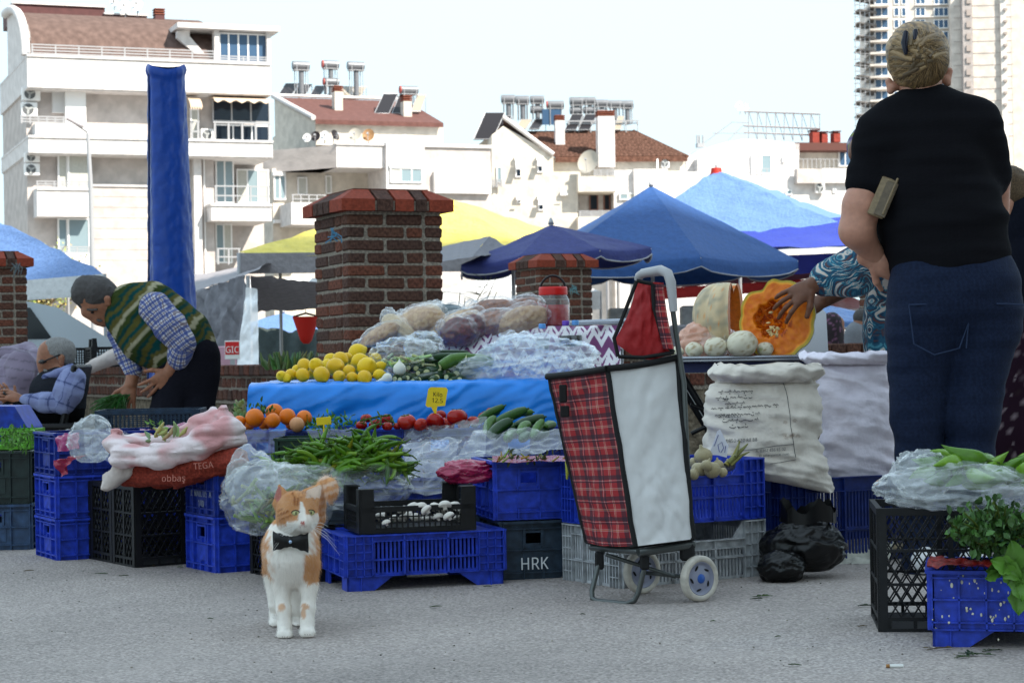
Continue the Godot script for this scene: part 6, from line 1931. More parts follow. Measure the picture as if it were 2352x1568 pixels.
func long_peppers() -> void:
	view(560,700,2.735)
	var mid := pt(800,1260,6.22)
	# a heap: each pepper is a curved tapering pod
	var protos := []
	var stems := []
	for k in 10:
		var path := []
		var rad := []
		var l := rf(0.12,0.19)
		var c1 := rf(-3.2,3.2)
		var c2 := rf(-2.2,2.2)
		var p := Vector3(-l / 2,0,0)
		var dir := Vector3(1,0,0)
		for i in 13:
			var f := i / 12.0
			path.append(p)
			rad.append(0.0078 * (0.7 + 0.3 * sin(f * 3.0)) * (1.0 if f < 0.75 else (1.0 - (f - 0.75) * 3.6)))
			dir = dir.rotated(Vector3(0,0,1),c1 * 0.07 * sin(f * 5.0 + k)).rotated(Vector3(0,1,0),c2 * 0.09)
			p += dir * l / 12.0
		var ce := Vector3.ZERO
		for q in path: ce += q
		ce /= 13.0
		path = path.map(func(q: Vector3) -> Vector3: return q - ce)
		protos.append(MB.new().tube(path,rad,8).mesh())
		var d0: Vector3 = (path[0] - path[1]).normalized()
		stems.append(MB.new().tube([path[0] - d0 * 0.004,path[0] + d0 * 0.012,path[0] + d0 * 0.028 + Vector3(0,0.008,0.004)],[0.0045,0.0024,0.0018],6).mesh())
	var cols := [skin("pod_a",Color(0.36,0.54,0.11),0.28,0.2,10.0,0.0),skin("pod_b",Color(0.28,0.45,0.10),0.28,0.2,10.0,0.0),skin("pod_c",Color(0.46,0.60,0.15),0.3,0.2,10.0,0.0),skin("pod_d",Color(0.56,0.55,0.14),0.3,0.2,10.0,0.0)]
	for k in 230:
		var f := k / 230.0
		var a := rf(0,TAU)
		var rr := sqrt(rf(0,1))
		var x := cos(a) * rr
		var z := sin(a) * rr
		var hgt := 0.095 * (1.0 - rr * rr) * (1.15 if x > 0.3 else 0.85)
		var pos := mid + Vector3(x * 0.2,hgt * rf(0.85,1.15) - 0.028,z * 0.11)
		var b := Basis(Vector3.UP,rf(-1.0,1.0) + (PI if rng.randf() < 0.5 else 0.0)) * Basis(Vector3.BACK,rf(-0.4,0.4)) * Basis(Vector3.RIGHT,rf(0,TAU))
		var i := rng.randi() % 10
		var pick := rng.randi() % 16
		var t := put(protos[i],cols[0 if pick < 7 else 1 if pick < 12 else 2 if pick < 15 else 3],"long_pepper","thin curly green pepper heaped on the open clear bag","pepper","heap of long green peppers",pos,b)
		part("stalk",stems[i],M["stem_green"],t)
	var clear: Material = M["film_clear"]
	var t := thing("pepper_bag","open clear bag under the heap of long green peppers","plastic bag")
	part("bag",bag_shape(mid + Vector3(-0.01,-0.085,0.0),Vector3(0.215,0.075,0.135),31.0,0.18,-0.85,70,40),M["film_milky"],t)
	part("bag_rim",MB.new().grid(60,6,func(u: float,v: float) -> Vector3:
		var a := TAU * u
		var w := 1.0 + 0.10 * nz.get_noise_2d(cos(a) * 2.0,sin(a) * 2.0) + 0.22 * v
		return mid + Vector3(cos(a) * 0.195 * w,-0.075 + 0.045 * v + 0.035 * nz.get_noise_3d(cos(a) * 3.0,sin(a) * 3.0,v) - 0.02 * sin(a),-sin(a) * 0.12 * w),true),clear,t)
	# support below
	crate("ribbed",M["crate_slate"],Vector3(mid.x - 0.17,0,mid.z + 0.08),0.0,0.36,0.2,0.215,"slate crate under the open bag of long peppers")
	# bulging tied bag of beans behind the cat
	view(540,1100,2.852)
	var bg := thing("bean_bag","bulging clear bag of green beans behind the cat","plastic bag")
	var cc := pt(420,430,6.05)
	var bm := MB.new()
	for k in 130:
		var d := Vector3(rf(-1,1),rf(-1,0.4),rf(-1,1))
		if d.length() > 1.0: continue
		var p := cc + d * Vector3(0.11,0.075,0.09)
		bm.col = lin(rf(0.36,0.55),rf(0.46,0.58),rf(0.18,0.3))
		bm.tube([p,p + spin() * Vector3(0.03,0.006,0),p + spin() * Vector3(0.05,0,0)],0.006,5)
	part("beans",bm,M["veg_v"],bg)
	part("bag",bag_shape(cc,Vector3(0.165,0.115,0.125),41.0,0.25,-0.9,70,46),clear,bg)
	part("bag_top",bag_shape(pt(250,300,6.0),Vector3(0.075,0.10,0.07),45.0,0.28,-1.0,56,40),M["film_milky"],bg)
	part("bag_fold",bag_shape(pt(600,320,6.1),Vector3(0.15,0.06,0.08),47.0,0.3,-1.0,50,32),clear,bg)
	# mushrooms
	var mm := MB.new().lathe([Vector2(0,-0.55),Vector2(0.3,-0.55),Vector2(0.32,-0.1),Vector2(0.9,-0.12),Vector2(1.0,0.1),Vector2(0.9,0.45),Vector2(0.55,0.72),Vector2(0,0.82)],16).mesh()
	var mmt := skin("mushroom",Color(0.84,0.81,0.77),0.7,0.08)
	for a in [[1160,550,40],[1210,590,34],[1265,560,36],[1330,500,42],[1400,480,48],[1460,475,44],[1330,560,40],[1420,555,44],[1500,500,44],[1560,480,46],[1630,470,50],[1700,470,46],[1745,500,42],[1500,560,40],[1580,550,44],[1660,545,44],[1730,560,40],[1190,530,30],[1610,500,44],[1360,530,40]]:
		var r: float = a[2] / 2.852 / 1.0884 / F * 5.85
		put(mm,mmt,"mushroom","white mushroom in the shallow black crate","mushroom","crate of mushrooms",pt(a[0],a[1] + 8,5.86 + rf(-0.04,0.10)),(Basis(Vector3.UP,rf(0,6)) * Basis(Vector3.RIGHT,rf(-0.5,0.9))).scaled(Vector3(r,r,r)))

func films() -> void: # sheets of clear film hanging over the crate rims
	var cl: Material = film("film_sheet",Color(0.92,0.95,0.97),0.06,0.08)
	var cl2: Material = film("film_sheet2",Color(0.92,0.95,0.97),0.10,0.08)
	var go := func(label: String,q: Array,mt: Material,wr: float) -> void:
		solo("film_sheet",sheet(q,60,40,0.0,wr * 0.8,6.0),mt,label,"plastic film")
	go.call("clear film over the rim of the orange crate",[at(550,1055,6.66),at(640,1050,6.66),at(655,984,6.70),at(548,988,6.70)],cl2,0.018)
	go.call("clear film hanging from the crate beside the small green crate",[at(722,1030,6.66),at(815,1035,6.66),at(812,984,6.70),at(700,988,6.70)],cl2,0.018)
	go.call("wide sheet of crinkled clear film below the large tomatoes",[at(930,1110,6.40),at(1110,1080,6.40),at(1120,968,6.68),at(925,978,6.70)],cl2,0.03)
	go.call("crinkled clear film sweeping from the cucumbers to the magenta bag",[at(1010,1090,6.36),at(1300,1040,6.36),at(1300,985,6.52),at(1090,990,6.60)],cl2,0.03)
	go.call("loose clear film behind the mushroom crate",[at(930,1140,6.2),at(1030,1130,6.2),at(1060,1000,6.45),at(920,1010,6.5)],cl,0.03)
	# magenta bags
	var mag: Material = film("film_magenta",Color(0.62,0.10,0.28),0.86,0.25)
	solo("magenta_bag",bag_shape(at(1075,1085,6.1),Vector3(0.088,0.035,0.07),51.0,0.35,-1.0,60,36),mag,"magenta plastic bag stuffed on the slate crate behind the mushrooms","plastic bag")
	solo("magenta_bag",sheet([at(1130,1062,5.98),at(1330,1060,5.9),at(1330,1045,6.2),at(1130,1048,6.25)],30,10,0.0,0.005,9.0),mag,"magenta plastic lining the rim of the leek crate","plastic bag")
	view(0,950,3.136)
	var m2 := thing("magenta_bag","magenta plastic bag gathered over the rim of the top blue crate","plastic bag")
	part("bag",sheet([pt(425,560,6.70),pt(605,545,6.68),pt(605,418,6.72),pt(422,430,6.74)],24,20,0.0,0.02,12.0),film("film_magenta2",Color(0.60,0.14,0.36),0.8,0.25),m2)
	part("bag_tail",sheet([pt(435,760,6.66),pt(560,640,6.63),pt(650,590,6.65),pt(425,640,6.68)],24,20,-0.01,0.03,14.0),film("film_red",Color(0.62,0.10,0.20),0.85,0.25),m2)
	var c3 := thing("clear_bag","clear bag with a puffed top on the blue crate beside the pink sack","plastic bag")
	part("bag",bag_shape(pt(700,470,6.62),Vector3(0.075,0.075,0.06),61.0,0.3),M["film_milky"],c3)
	part("bag_skirt",sheet([pt(650,600,6.6),pt(900,690,6.55),pt(1050,440,6.75),pt(640,400,6.7)],40,30,0.0,0.03,10.0),cl2,c3)
	# herbs in the lime crate and stalks in the teal one
	leaf_scatter("herb_bunch","fresh green herbs filling the lime crate",[pt(40,440,7.2),pt(90,430,7.2),pt(140,420,7.15),pt(190,425,7.2),pt(60,490,7.1),pt(140,500,7.1),pt(10,470,7.2)],34,0.035,Color(0.33,0.50,0.20),"herbs")
	leaf_scatter("leek_top","dark leek tops sticking out of the bright blue crate",[at(1180,1052,6.0),at(1230,1052,6.0),at(1260,1050,6.0)],9,0.02,Color(0.22,0.26,0.14),"leeks")
	var pod := MB.new()
	for k in 16:
		var p := at(rf(1135,1300),rf(1050,1066),rf(5.95,6.1))
		pod.col = lin(rf(0.35,0.6),rf(0.36,0.55),rf(0.15,0.28))
		pod.tube([p,p + Vector3(rf(-0.03,0.03),rf(0.005,0.03),rf(-0.02,0.02))],[0.004,0.002],5)
	pod.col = lin(0.55,0.55,0.16)
	pod.tube([at(1302,1060,5.9),at(1304,1080,5.88),at(1303,1102,5.88)],[0.005,0.006,0.003],6)
	solo("bean_pods",pod,M["veg_v"],"few withered pods on the magenta-lined blue crate","pods")

func wrap_text(s: String,h: float,f: Callable,called: String,parent: Node3D,mt: Material) -> void: # lay flat lettering on a curved cloth
	var tm := letters(s,h,0.0)
	var a := tm.get_mesh_arrays()
	var m := MB.new()
	for k in a[Mesh.ARRAY_VERTEX].size():
		var p: Vector3 = a[Mesh.ARRAY_VERTEX][k]
		m.vert(f.call(p.x,p.y),Vector3(0,0,1))
	m.ix = a[Mesh.ARRAY_INDEX]
	part(called,m,mt,parent)
func sack(label: String,outline: Array,d: float,depth: float,sd: float,mt: Material) -> Array: # outline rows: [y, x left, x right] in the crop, from bottom to top
	var t := thing("white_sack",label,"sack")
	var n := outline.size()
	var surf := func(u: float,v: float) -> Vector3:
		var f := v * (n - 1)
		var i := mini(int(f),n - 2)
		var w := f - i
		var y := lerpf(outline[i][0],outline[i + 1][0],w)
		var l: Vector3 = pt(lerpf(outline[i][1],outline[i + 1][1],w),y,d)
		var r: Vector3 = pt(lerpf(outline[i][2],outline[i + 1][2],w),y,d)
		var a := TAU * u
		var ce := (l + r) / 2
		var hw := (r.x - l.x) / 2
		var cx := signf(cos(a)) * pow(absf(cos(a)),0.72)
		var sz := signf(sin(a)) * pow(absf(sin(a)),0.72)
		var thick := depth * (0.55 + 0.45 * sin(clampf(v * 1.15 + 0.12,0.0,1.0) * PI)) if v < 0.8 else depth * 0.78
		var p := ce + Vector3(cx * hw,(l.y - r.y) * -0.5 * cx,sz * thick)
		var wr := 0.015 * nz.get_noise_3d(p.x * 5.0 + sd,p.y * 24.0 + p.x * 5.0,p.z * 5.0) + 0.012 * nz.get_noise_3d(p.x * 11.0 + sd,p.y * 9.0,3.0)
		if v > 0.83:
			wr += 0.016 * sin((v - 0.83) / 0.17 * PI)
		elif v > 0.79:
			wr -= 0.010
		return p + Vector3(cos(a),0,sin(a)) * wr + Vector3(0,0.012 * nz.get_noise_2d(cos(a) * 2.0 + sd,sin(a) * 2.0) if v > 0.8 else 0.0,0)
	var m := MB.new()
	m.grid(84,72,func(u: float,v: float) -> Vector3: return surf.call(1.0 - u,v),true)
	part("cloth",m,mt,t)
	var top := MB.new()
	top.grid(40,6,func(u: float,v: float) -> Vector3:
		var p: Vector3 = surf.call(1.0 - u,1.0)
		var ce: Vector3 = (surf.call(0.0,1.0) + surf.call(0.5,1.0)) / 2 - Vector3(0,0.05,0)
		return p.lerp(ce,v) - Vector3(0,0.03 * sin(v * 2.0),0),true)
	part("mouth",top,mt,t)
	return [t,surf]
func sacks() -> void:
	view(1680,620,2.53)
	var w1 := mat("sack_ivory",Color(0.88,0.84,0.79),0.85,0.10,5.0,0.5)
	var w2 := mat("sack_lilac",Color(0.90,0.87,0.91),0.85,0.07,5.0,0.5)
	sack("plain lilac-white sack beside the woman's jeans",[[1500,1200,1440],[1450,1000,1462],[1350,970,1452],[1200,945,1425],[1000,940,1415],[850,930,1398],[760,900,1382],[700,850,1376],[655,860,1370]],6.55,0.13,8.0,w2)
	var r := sack("ivory sack printed with Arabic lines, its corner drooping over the navy crate",[[1540,940,1025],[1470,600,1012],[1400,400,985],[1300,205,965],[1150,212,952],[1000,224,948],[880,245,945],[800,258,955],[735,268,958]],6.32,0.13,2.0,w1)
	var t: Node3D = r[0]
	var surf: Callable = r[1]
	var ink := mat("ink_grey",Color(0.34,0.34,0.34),0.9)
	var put_on := func(x: float,y: float) -> Vector3: # crop pixel -> point just off the front of the sack
		var v := clampf(inverse_lerp(1540.0,735.0,y),0.0,1.0)
		# rows are not evenly spaced: find v by rows
		var rows := [1540.0,1470.0,1400.0,1300.0,1150.0,1000.0,880.0,800.0,735.0]
		for i in 8:
			if y <= rows[i] and y >= rows[i + 1]:
				v = (i + (rows[i] - y) / (rows[i] - rows[i + 1])) / 8.0
		var tgt := pt(x,y,6.32)
		var best := Vector3.ZERO
		var bd := 9.0
		for k in 40:
			var u := 0.005 + 0.49 * k / 39.0
			var p: Vector3 = surf.call(u,v)
			if absf(p.x - tgt.x) < bd:
				bd = absf(p.x - tgt.x)
				best = p
		best.x = tgt.x
		return best + Vector3(0,0,0.004)
	# Arabic script drawn as strokes and dots
	var sk := MB.new()
	for ln in [[290,500,912,906],[300,495,950,940],[345,445,986,980],[250,655,1018,990],[295,535,1058,1044],[310,525,1092,1080],[350,462,1128,1120]]:
		var x: float = ln[1]
		while x > ln[0]:
			var w := rf(14,44)
			var y := lerpf(ln[2],ln[3],inverse_lerp(ln[0],ln[1],x))
			var path := []
			var kind := rng.randi() % 4
			for i in 7:
				var f := i / 6.0
				var yy: float = y + (-6.0 * absf(sin(f * PI * 2.0)) if kind < 2 else 7.0 * sin(f * PI) if kind == 2 else -14.0 * (1.0 if i == 1 else 0.2))
				path.append(put_on.call(x - w * f,yy))
			sk.tube(path,0.0011,4,false)
			if rng.randf() < 0.7:
				var dp: Vector3 = put_on.call(x - w * rf(0.2,0.8),y + (9.0 if rng.randf() < 0.5 else -12.0))
				sk.ball(dp,Vector3(0.0018,0.0018,0.0008),6,4)
			x -= w + rf(3,12)
	part("printed_script",sk,ink,t)
	var fr := MB.new()
	for sg in [[[690,845],[710,900],[720,1000],[732,1150],[745,1240],[760,1328]],[[760,1328],[660,1345],[580,1352]],[[745,1232],[640,1240],[500,1262],[360,1280]]]:
		var path := []
		for i in sg.size() - 1:
			for j in 6:
				path.append(put_on.call(lerpf(sg[i][0],sg[i + 1][0],j / 6.0),lerpf(sg[i][1],sg[i + 1][1],j / 6.0)))
		fr.tube(path,0.0009,4,false)
	part("printed_border",fr,ink,t)
	for s in [["0850 420 88 88",420,1208,0.0105],["50",325,955,0.012],["27/2022",350,1055,0.012],["A. 0362 456 65 02",600,1268,0.009],["@ sekerpancar.com",620,1298,0.008]]:
		var k := 2.53 * 1.0884 * F / 6.32
		wrap_text(s[0],s[3],func(x: float,y: float) -> Vector3: return put_on.call(s[1] + x * k,s[2] - y * k - x * k * 0.06),"printed_number",t,ink)
	var stain := MB.new()
	for k in 7:
		var cxx := rf(670,800)
		var cyy := rf(1070,1220)
		stain.grid(10,3,func(u: float,v: float) -> Vector3:
			var rr := v * (16.0 + 8.0 * nz.get_noise_2d(cos(TAU * u) * 2.0 + k,sin(TAU * u) * 2.0))
			var p: Vector3 = put_on.call(cxx + cos(TAU * u) * rr,cyy + sin(TAU * u) * rr * 0.8)
			return p - Vector3(0,0,0.0025),true)
	part("stain",stain,film("stain",Color(0.60,0.46,0.34),0.22,0.9),t)
	# pink and red sacks on the black crates
	view(0,950,3.136)
	var rs := thing("red_mesh_sack","red woven sack lying on the black lattice crates","sack")
	var red := mat("sack_red",Color(0.66,0.27,0.21),0.75,0.45,22.0,1.0)
	var rc := pt(1400,690,6.42)
	var fl := Flesh.new()
	fl.cell = 0.008
	fl.wob = rz
	fl.wamp = 0.012
	fl.wscale = Vector3(5,16,7)
	fl.bone(pt(960,760,6.46),pt(1400,700,6.40),0.045,0.066,0.05,Vector3.UP,0.8).bone(pt(1400,700,6.40),pt(1830,630,6.36),0.066,0.05,0.05,Vector3.UP,0.9).bone(pt(1250,720,6.55),pt(1700,660,6.5),0.06,0.06,0.05)
	part("cloth",fl.build(MB.new()),red,rs)
	var nk := Flesh.new()
	nk.cell = 0.010
	nk.wob = nz
	nk.wamp = 0.010
	nk.wscale = Vector3(20,20,20)
	nk.bone(pt(960,700,6.42),pt(860,790,6.40),0.036,0.026,0.03,Vector3.BACK,0.7).bone(pt(860,790,6.40),pt(770,862,6.37),0.022,0.007,0.03)
	part("sack_neck",nk.build(MB.new()),mat("sack_cream",Color(0.78,0.73,0.70),0.85,0.1,5.0,0.4),rs)
	part("printed_text",letters("obbaş",0.021,0.001),mat("print_pale",Color(0.72,0.47,0.42),0.9),rs).transform = Transform3D(Basis(Vector3.UP,0.1) * Basis(Vector3.RIGHT,-0.25),pt(1345,775,6.315))
	part("printed_text",letters("TEGA",0.020,0.001),M["print_pale"],rs).transform = Transform3D(Basis(Vector3.UP,0.1) * Basis(Vector3.BACK,0.08),pt(1580,675,6.305))
	var ps := thing("pink_sack","pink-stained white sack rolled open over the red one","sack")
	var pk := vmat("sack_pink",0.85,0.5,6.0)
	var pf := Flesh.new()
	pf.cell = 0.008
	pf.wob = rz
	pf.wamp = 0.014
	pf.wscale = Vector3(4,15,6)
	pf.bone(pt(880,500,6.45),pt(960,600,6.38),0.040,0.042,0.04).bone(pt(960,600,6.38),pt(1250,610,6.32),0.040,0.042,0.04).bone(pt(1250,600,6.32),pt(1560,500,6.34),0.042,0.044,0.04).bone(pt(1560,500,6.34),pt(1790,430,6.38),0.044,0.046,0.04)
	pf.bone(pt(1790,430,6.38),pt(1740,330,6.46),0.042,0.03,0.04).bone(pt(1600,330,6.5),pt(1660,260,6.5),0.04,0.026,0.04).bone(pt(1560,370,6.5),pt(1750,300,6.46),0.03,0.034,0.04).bone(pt(900,500,6.5),pt(1150,480,6.6),0.03,0.03,0.05).bone(pt(1000,560,6.5),pt(1650,480,6.5),0.04,0.05,0.06)
	part("cloth",pf.build(MB.new(),func(p: Vector3,_n: Vector3) -> Color:
		var k := smoothstep(-0.15,0.45,nz.get_noise_3dv(p * 7.0))
		return lin(0.86,0.80,0.80).lerp(lin(0.76,0.50,0.50),k * 0.8)),pk,ps)
	var bn := MB.new()
	for k in 16:
		var p := pt(rf(1160,1400),rf(420,490),6.4)
		bn.col = lin(rf(0.5,0.68),rf(0.58,0.68),rf(0.35,0.5))
		var d := Vector3(rf(-0.035,0.035),rf(0.0,0.05),rf(-0.01,0.02))
		bn.tube([p,p + d * 0.5 + Vector3(0.003,0,0),p + d],[0.003,0.008,0.002],6)
	solo("bean_pods",bn,M["veg_v"],"pale bean pods lying in the mouth of the pink sack","pods")
	leaf_scatter("herb_sprig","green sprig lying on the pink sack",[pt(1190,340,6.5),pt(1230,380,6.45)],8,0.016,Color(0.36,0.50,0.2),"sprig")
	solo("magenta_bag",sheet([pt(1090,420,7.0),pt(1480,370,7.0),pt(1480,345,7.2),pt(1080,400,7.2)],30,8,0.0,0.02,9.0),M["film_magenta2"],"strip of magenta plastic behind the pink sack","plastic bag")

func pumpkin_and_roots() -> void:
	view(1680,560,4.055)
	# ribbed body with a cut face; axis points right and a little towards us
	var t := thing("pumpkin","pale ribbed pumpkin with a slice cut away","pumpkin")
	var ce := pt(640,930,7.02)
	var R := 0.148
	var rind := vmat("pumpkin_rind",0.55,0.4,14.0)
	var m := MB.new()
	var shape := func(a: float,e: float) -> Vector3: # upright and squat, ten ribs, a dimple at the stem
		var c := cos(e)
		var r := R * (1.0 - 0.085 * pow(absf(cos(a * 5.0)),5.0)) * pow(maxf(c,0.0),0.62)
		return Vector3(cos(a) * r,sin(e) * 0.122 - 0.035 * exp(-pow(r / 0.035,2.0)) * signf(sin(e)),-sin(a) * r)
	m.grid(100,26,func(u: float,v: float) -> Vector3: return ce + shape.call(lerpf(1.2,4.45,u),lerpf(-PI / 2,PI / 2,v)))
	for k in m.v.size():
		var q := nz.get_noise_3dv(m.v[k] * 18.0)
		var q2 := nz.get_noise_3dv(m.v[k] * 55.0)
		m.c[k] = lin(0.82,0.73,0.58).lerp(lin(0.64,0.60,0.51),smoothstep(-0.3,0.5,q)).lerp(lin(0.84,0.54,0.26),smoothstep(0.45,0.62,q2) * 0.8)
	part("rind",m,rind,t)
	var flesh := mat("pumpkin_flesh",Color(0.88,0.46,0.07),0.45,0.15,14.0,0.4)
	for an in [4.45,1.2]:
		var cf := MB.new()
		var nrm := Vector3(sin(an),0,cos(an)) * (-1.0 if an > 3.0 else 1.0)
		cf.grid(40,14,func(u: float,v: float) -> Vector3:
			var p: Vector3 = shape.call(an,lerpf(-PI / 2,PI / 2,u))
			var in_ := smoothstep(0.36,0.5,v) * smoothstep(0.0,0.2,u) * smoothstep(1.0,0.8,u)
			return ce + p * Vector3(1.0 - v,1.0 - v * 0.15,1.0 - v) - nrm * 0.05 * in_)
		part("cut_flesh",cf,flesh,t)
	# the freed half turned towards us
	var h := thing("pumpkin_half","cut pumpkin half showing orange flesh, seeds and hollow, held by the seller","pumpkin")
	var hc := pt(1080,960,6.86)
	var n := Vector3(-0.30,0.10,0.95).normalized() # the cut face looks at the camera, a little to the left
	var hx := Vector3.UP.cross(n).normalized()
	var hy := n.cross(hx).normalized()
	var lobe := func(a: float) -> float:
		return 0.134 * (1.0 - 0.05 * pow(absf(cos(a * 4.0 + 0.5)),5.0)) * (1.0 - 0.16 * exp(-pow(angle_difference(a,2.05) / 0.20,2.0)))
	var face := MB.new()
	face.grid(110,24,func(u: float,v: float) -> Vector3:
		var a := TAU * u
		var r: float = lobe.call(a) * (1.0 - v * 0.985)
		var dir := hx * cos(a) + hy * sin(a) * 1.06
		var cav := 0.40 + 0.12 * nz.get_noise_2d(cos(a) * 1.6,sin(a) * 1.6) + 0.10 * cos(a - 2.7)
		var deep := smoothstep(1.0 - cav - 0.06,1.0 - cav + 0.08,v)
		var p := hc + hx * (-0.018) * v + dir * r
		return p - n * (0.05 * deep) + n * (0.004 * nz.get_noise_3dv(p * 30.0) + deep * 0.014 * nz.get_noise_3dv(p * 60.0)),true)
	for k in face.v.size():
		var v: float = 1.0 - face.t[k].y
		var q := nz.get_noise_3dv(face.v[k] * 40.0)
		var c := lin(0.90,0.50,0.08).lerp(lin(0.84,0.40,0.05),clampf(0.5 + q,0,1))
		if v < 0.05: c = lin(0.72,0.62,0.20)
		elif v < 0.10: c = lin(0.93,0.62,0.14)
		if v > 0.5 and q > 0.05: c = lin(0.66,0.27,0.05)
		face.c[k] = c
	part("cut_flesh",face,vmat("flesh_v",0.42,0.3,16.0),h)
	var rd := MB.new()
	rd.grid(110,14,func(u: float,v: float) -> Vector3:
		var a := TAU * (1.0 - u)
		var e := v * PI * 0.5
		var r: float = lobe.call(a) * (cos(e) * 0.985 + 0.015) * (1.0 + 0.05 * sin(v * PI))
		return hc + (hx * cos(a) + hy * sin(a) * 1.06) * r - n * sin(e) * 0.085,true)
	for k in rd.v.size():
		var q := nz.get_noise_3dv(rd.v[k] * 16.0)
		rd.c[k] = lin(0.80,0.78,0.66).lerp(lin(0.56,0.57,0.54),smoothstep(-0.25,0.5,q))
	part("rind",rd,rind,h)
	var seedm := MB.new().ball(Vector3.ZERO,Vector3(0.0055,0.0085,0.003),8,6).mesh()
	for k in 16:
		var o := part("seed",seedm,mat("seed_pale",Color(0.85,0.74,0.52),0.5),h)
		var sp := pt(rf(980,1110),rf(1040,1130),6.78)
		if k < 2: sp = pt([1015,990][k],[895,1000][k],6.775)
		o.transform = Transform3D(spin(),sp)
	var str := MB.new()
	for k in 26:
		var a := rf(0,TAU)
		var p := hc + hx * (cos(a) * 0.055 - 0.02) + hy * sin(a) * 0.05 - n * 0.012
		str.tube([p,p + Vector3(rf(-0.015,0.015),rf(-0.015,0.01),rf(0,0.008)),p + Vector3(rf(-0.025,0.025),rf(-0.03,0.01),0)],0.0012,4)
	part("pulp_strand",str,mat("pulp",Color(0.80,0.42,0.12),0.4),h)
	# celeriac roots on the tray
	for a in [[235,1320,92,6.86],[455,1300,120,6.84],[725,1250,158,6.82],[960,1305,85,6.85],[60,1330,70,6.9]]:
		var r: float = a[2] / 4.055 / 1.0884 / F * a[3]
		var b := MB.new().ball(Vector3.ZERO,Vector3(r,r * 0.86,r),30,20,Basis(),0.03,a[0])
		for k in b.v.size():
			var q := nz.get_noise_3dv(b.v[k] * 48.0 + Vector3(a[0],0,0))
			b.c[k] = lin(0.84,0.81,0.72).lerp(lin(0.60,0.50,0.32),smoothstep(0.1,0.55,q + 0.4 * nz.get_noise_3dv(b.v[k] * 130.0)) * 0.8).lerp(lin(0.62,0.66,0.40),smoothstep(0.3,0.6,nz.get_noise_3dv(b.v[k] * 14.0)))
		var pos := pt(a[0],a[1],a[3])
		pos.y = 0.665 + r * 0.82
		solo("celeriac",b,vmat("root_v",0.6,0.5,20.0),["pale celeriac root on the steel tray","largest celeriac root on the steel tray"][1 if a[2] > 150 else 0],"celeriac","celeriac roots on the tray",pos)
	solo("pale_bag",bag_shape(pt(330,1200,6.98),Vector3(0.085,0.07,0.06),71.0,0.3,-0.9,50,34),film("film_peach",Color(0.90,0.68,0.58),0.75,0.2),"peach-coloured plastic bag beside the pumpkin","plastic bag")
	solo("clear_bag",bag_shape(pt(490,1200,6.95),Vector3(0.07,0.05,0.05),74.0,0.4),M["film_clear"],"clear bag crumpled between the pumpkin and the celeriac","plastic bag")
	var ld := pt(1400,1230,7.25)
	solo("white_basin",MB.new().prism(PackedVector2Array([Vector2(-0.07,-0.085),Vector2(0.07,-0.085),Vector2(0.068,0.07),Vector2(0.05,0.09),Vector2(-0.05,0.09),Vector2(-0.07,0.07)]),-0.02,0.0),M["tray_white"],"white plastic basin standing on edge behind the pumpkin half","basin","",Vector3(ld.x,0.662 + 0.086,ld.z),Basis(Vector3.RIGHT,-0.15))
	# onions and a card in the blue crate
	view(1600,1050,3.485)
	var onm := MB.new().lathe([Vector2(0,-0.85),Vector2(0.45,-0.8),Vector2(0.85,-0.5),Vector2(1,-0.05),Vector2(0.9,0.4),Vector2(0.55,0.75),Vector2(0.22,0.95),Vector2(0.14,1.3),Vector2(0,1.35)],18).mesh()
	for a in [[560,320,92,5.98],[640,440,85,5.9],[520,440,80,5.92],[690,400,60,5.98],[790,400,62,6.02],[480,380,60,6.0],[590,400,60,5.88],[470,480,60,5.88],[730,460,50,5.93]]:
		var r: float = a[2] / 3.485 / 1.0884 / F * a[3] * 0.9
		put(onm,mat("onion%d" % (int(a[0]) % 2),[Color(0.80,0.74,0.58),Color(0.70,0.54,0.34)][int(a[0]) % 2],0.45,0.35,10.0,0.2),"onion","papery onion heaped in the scuffed blue crate","onion","heaped onions",pt(a[0],a[1],a[3]),(Basis(Vector3.UP,rf(0,6)) * Basis(Vector3.RIGHT,rf(-0.9,0.9))).scaled(Vector3(r,r,r)))
	var stk := MB.new()
	for e in [[[760,400],[830,320],[880,190],0.009],[[780,380],[880,280],[950,210],0.008],[[800,400],[900,310],[965,280],0.006],[[840,320],[870,240],[872,180],0.004]]:
		stk.col = lin(rf(0.42,0.55),rf(0.45,0.52),rf(0.2,0.3))
		stk.tube([pt(e[0][0],e[0][1],5.98),pt(e[1][0],e[1][1],6.0),pt(e[2][0],e[2][1],6.02)],[e[3],e[3] * 0.8,e[3] * 0.25],6)
	solo("onion_stalk",stk,M["veg_v"],"dry green onion stalk sticking out of the scuffed blue crate","stalk")
	var cd := thing("price_card","white diamond-shaped price card with blue handwriting among the onions","price tag",pt(700,230,6.0))
	part("card",MB.new().prism(PackedVector2Array([Vector2(-0.03,-0.02),Vector2(0.022,-0.035),Vector2(0.028,0.0),Vector2(0.004,0.05),Vector2(-0.005,0.045)]),-0.001,0.001),mat("card_white",Color(0.86,0.86,0.90),0.6),cd)
	part("handwriting",MB.new().tube([Vector3(0.0,-0.018,0.002),Vector3(-0.004,0.004,0.002),Vector3(0.008,0.012,0.002),Vector3(0.013,-0.006,0.002),Vector3(0.004,-0.02,0.002)],0.0009,4).tube([Vector3(-0.016,0.0,0.002),Vector3(-0.002,0.034,0.002)],0.0008,4).tube([Vector3(0.016,-0.02,0.002),Vector3(0.019,0.0,0.002)],0.0009,4),mat("pen_blue",Color(0.12,0.18,0.55),0.7),cd)
	# black refuse bag and paper on the asphalt
	var bb := pt(1440,1270,5.95)
	bb.y = 0.085
	var blk := mat("film_black",Color(0.035,0.035,0.04),0.28)
	var kb := thing("black_bag","crumpled black plastic bag slumped before the navy crate","plastic bag")
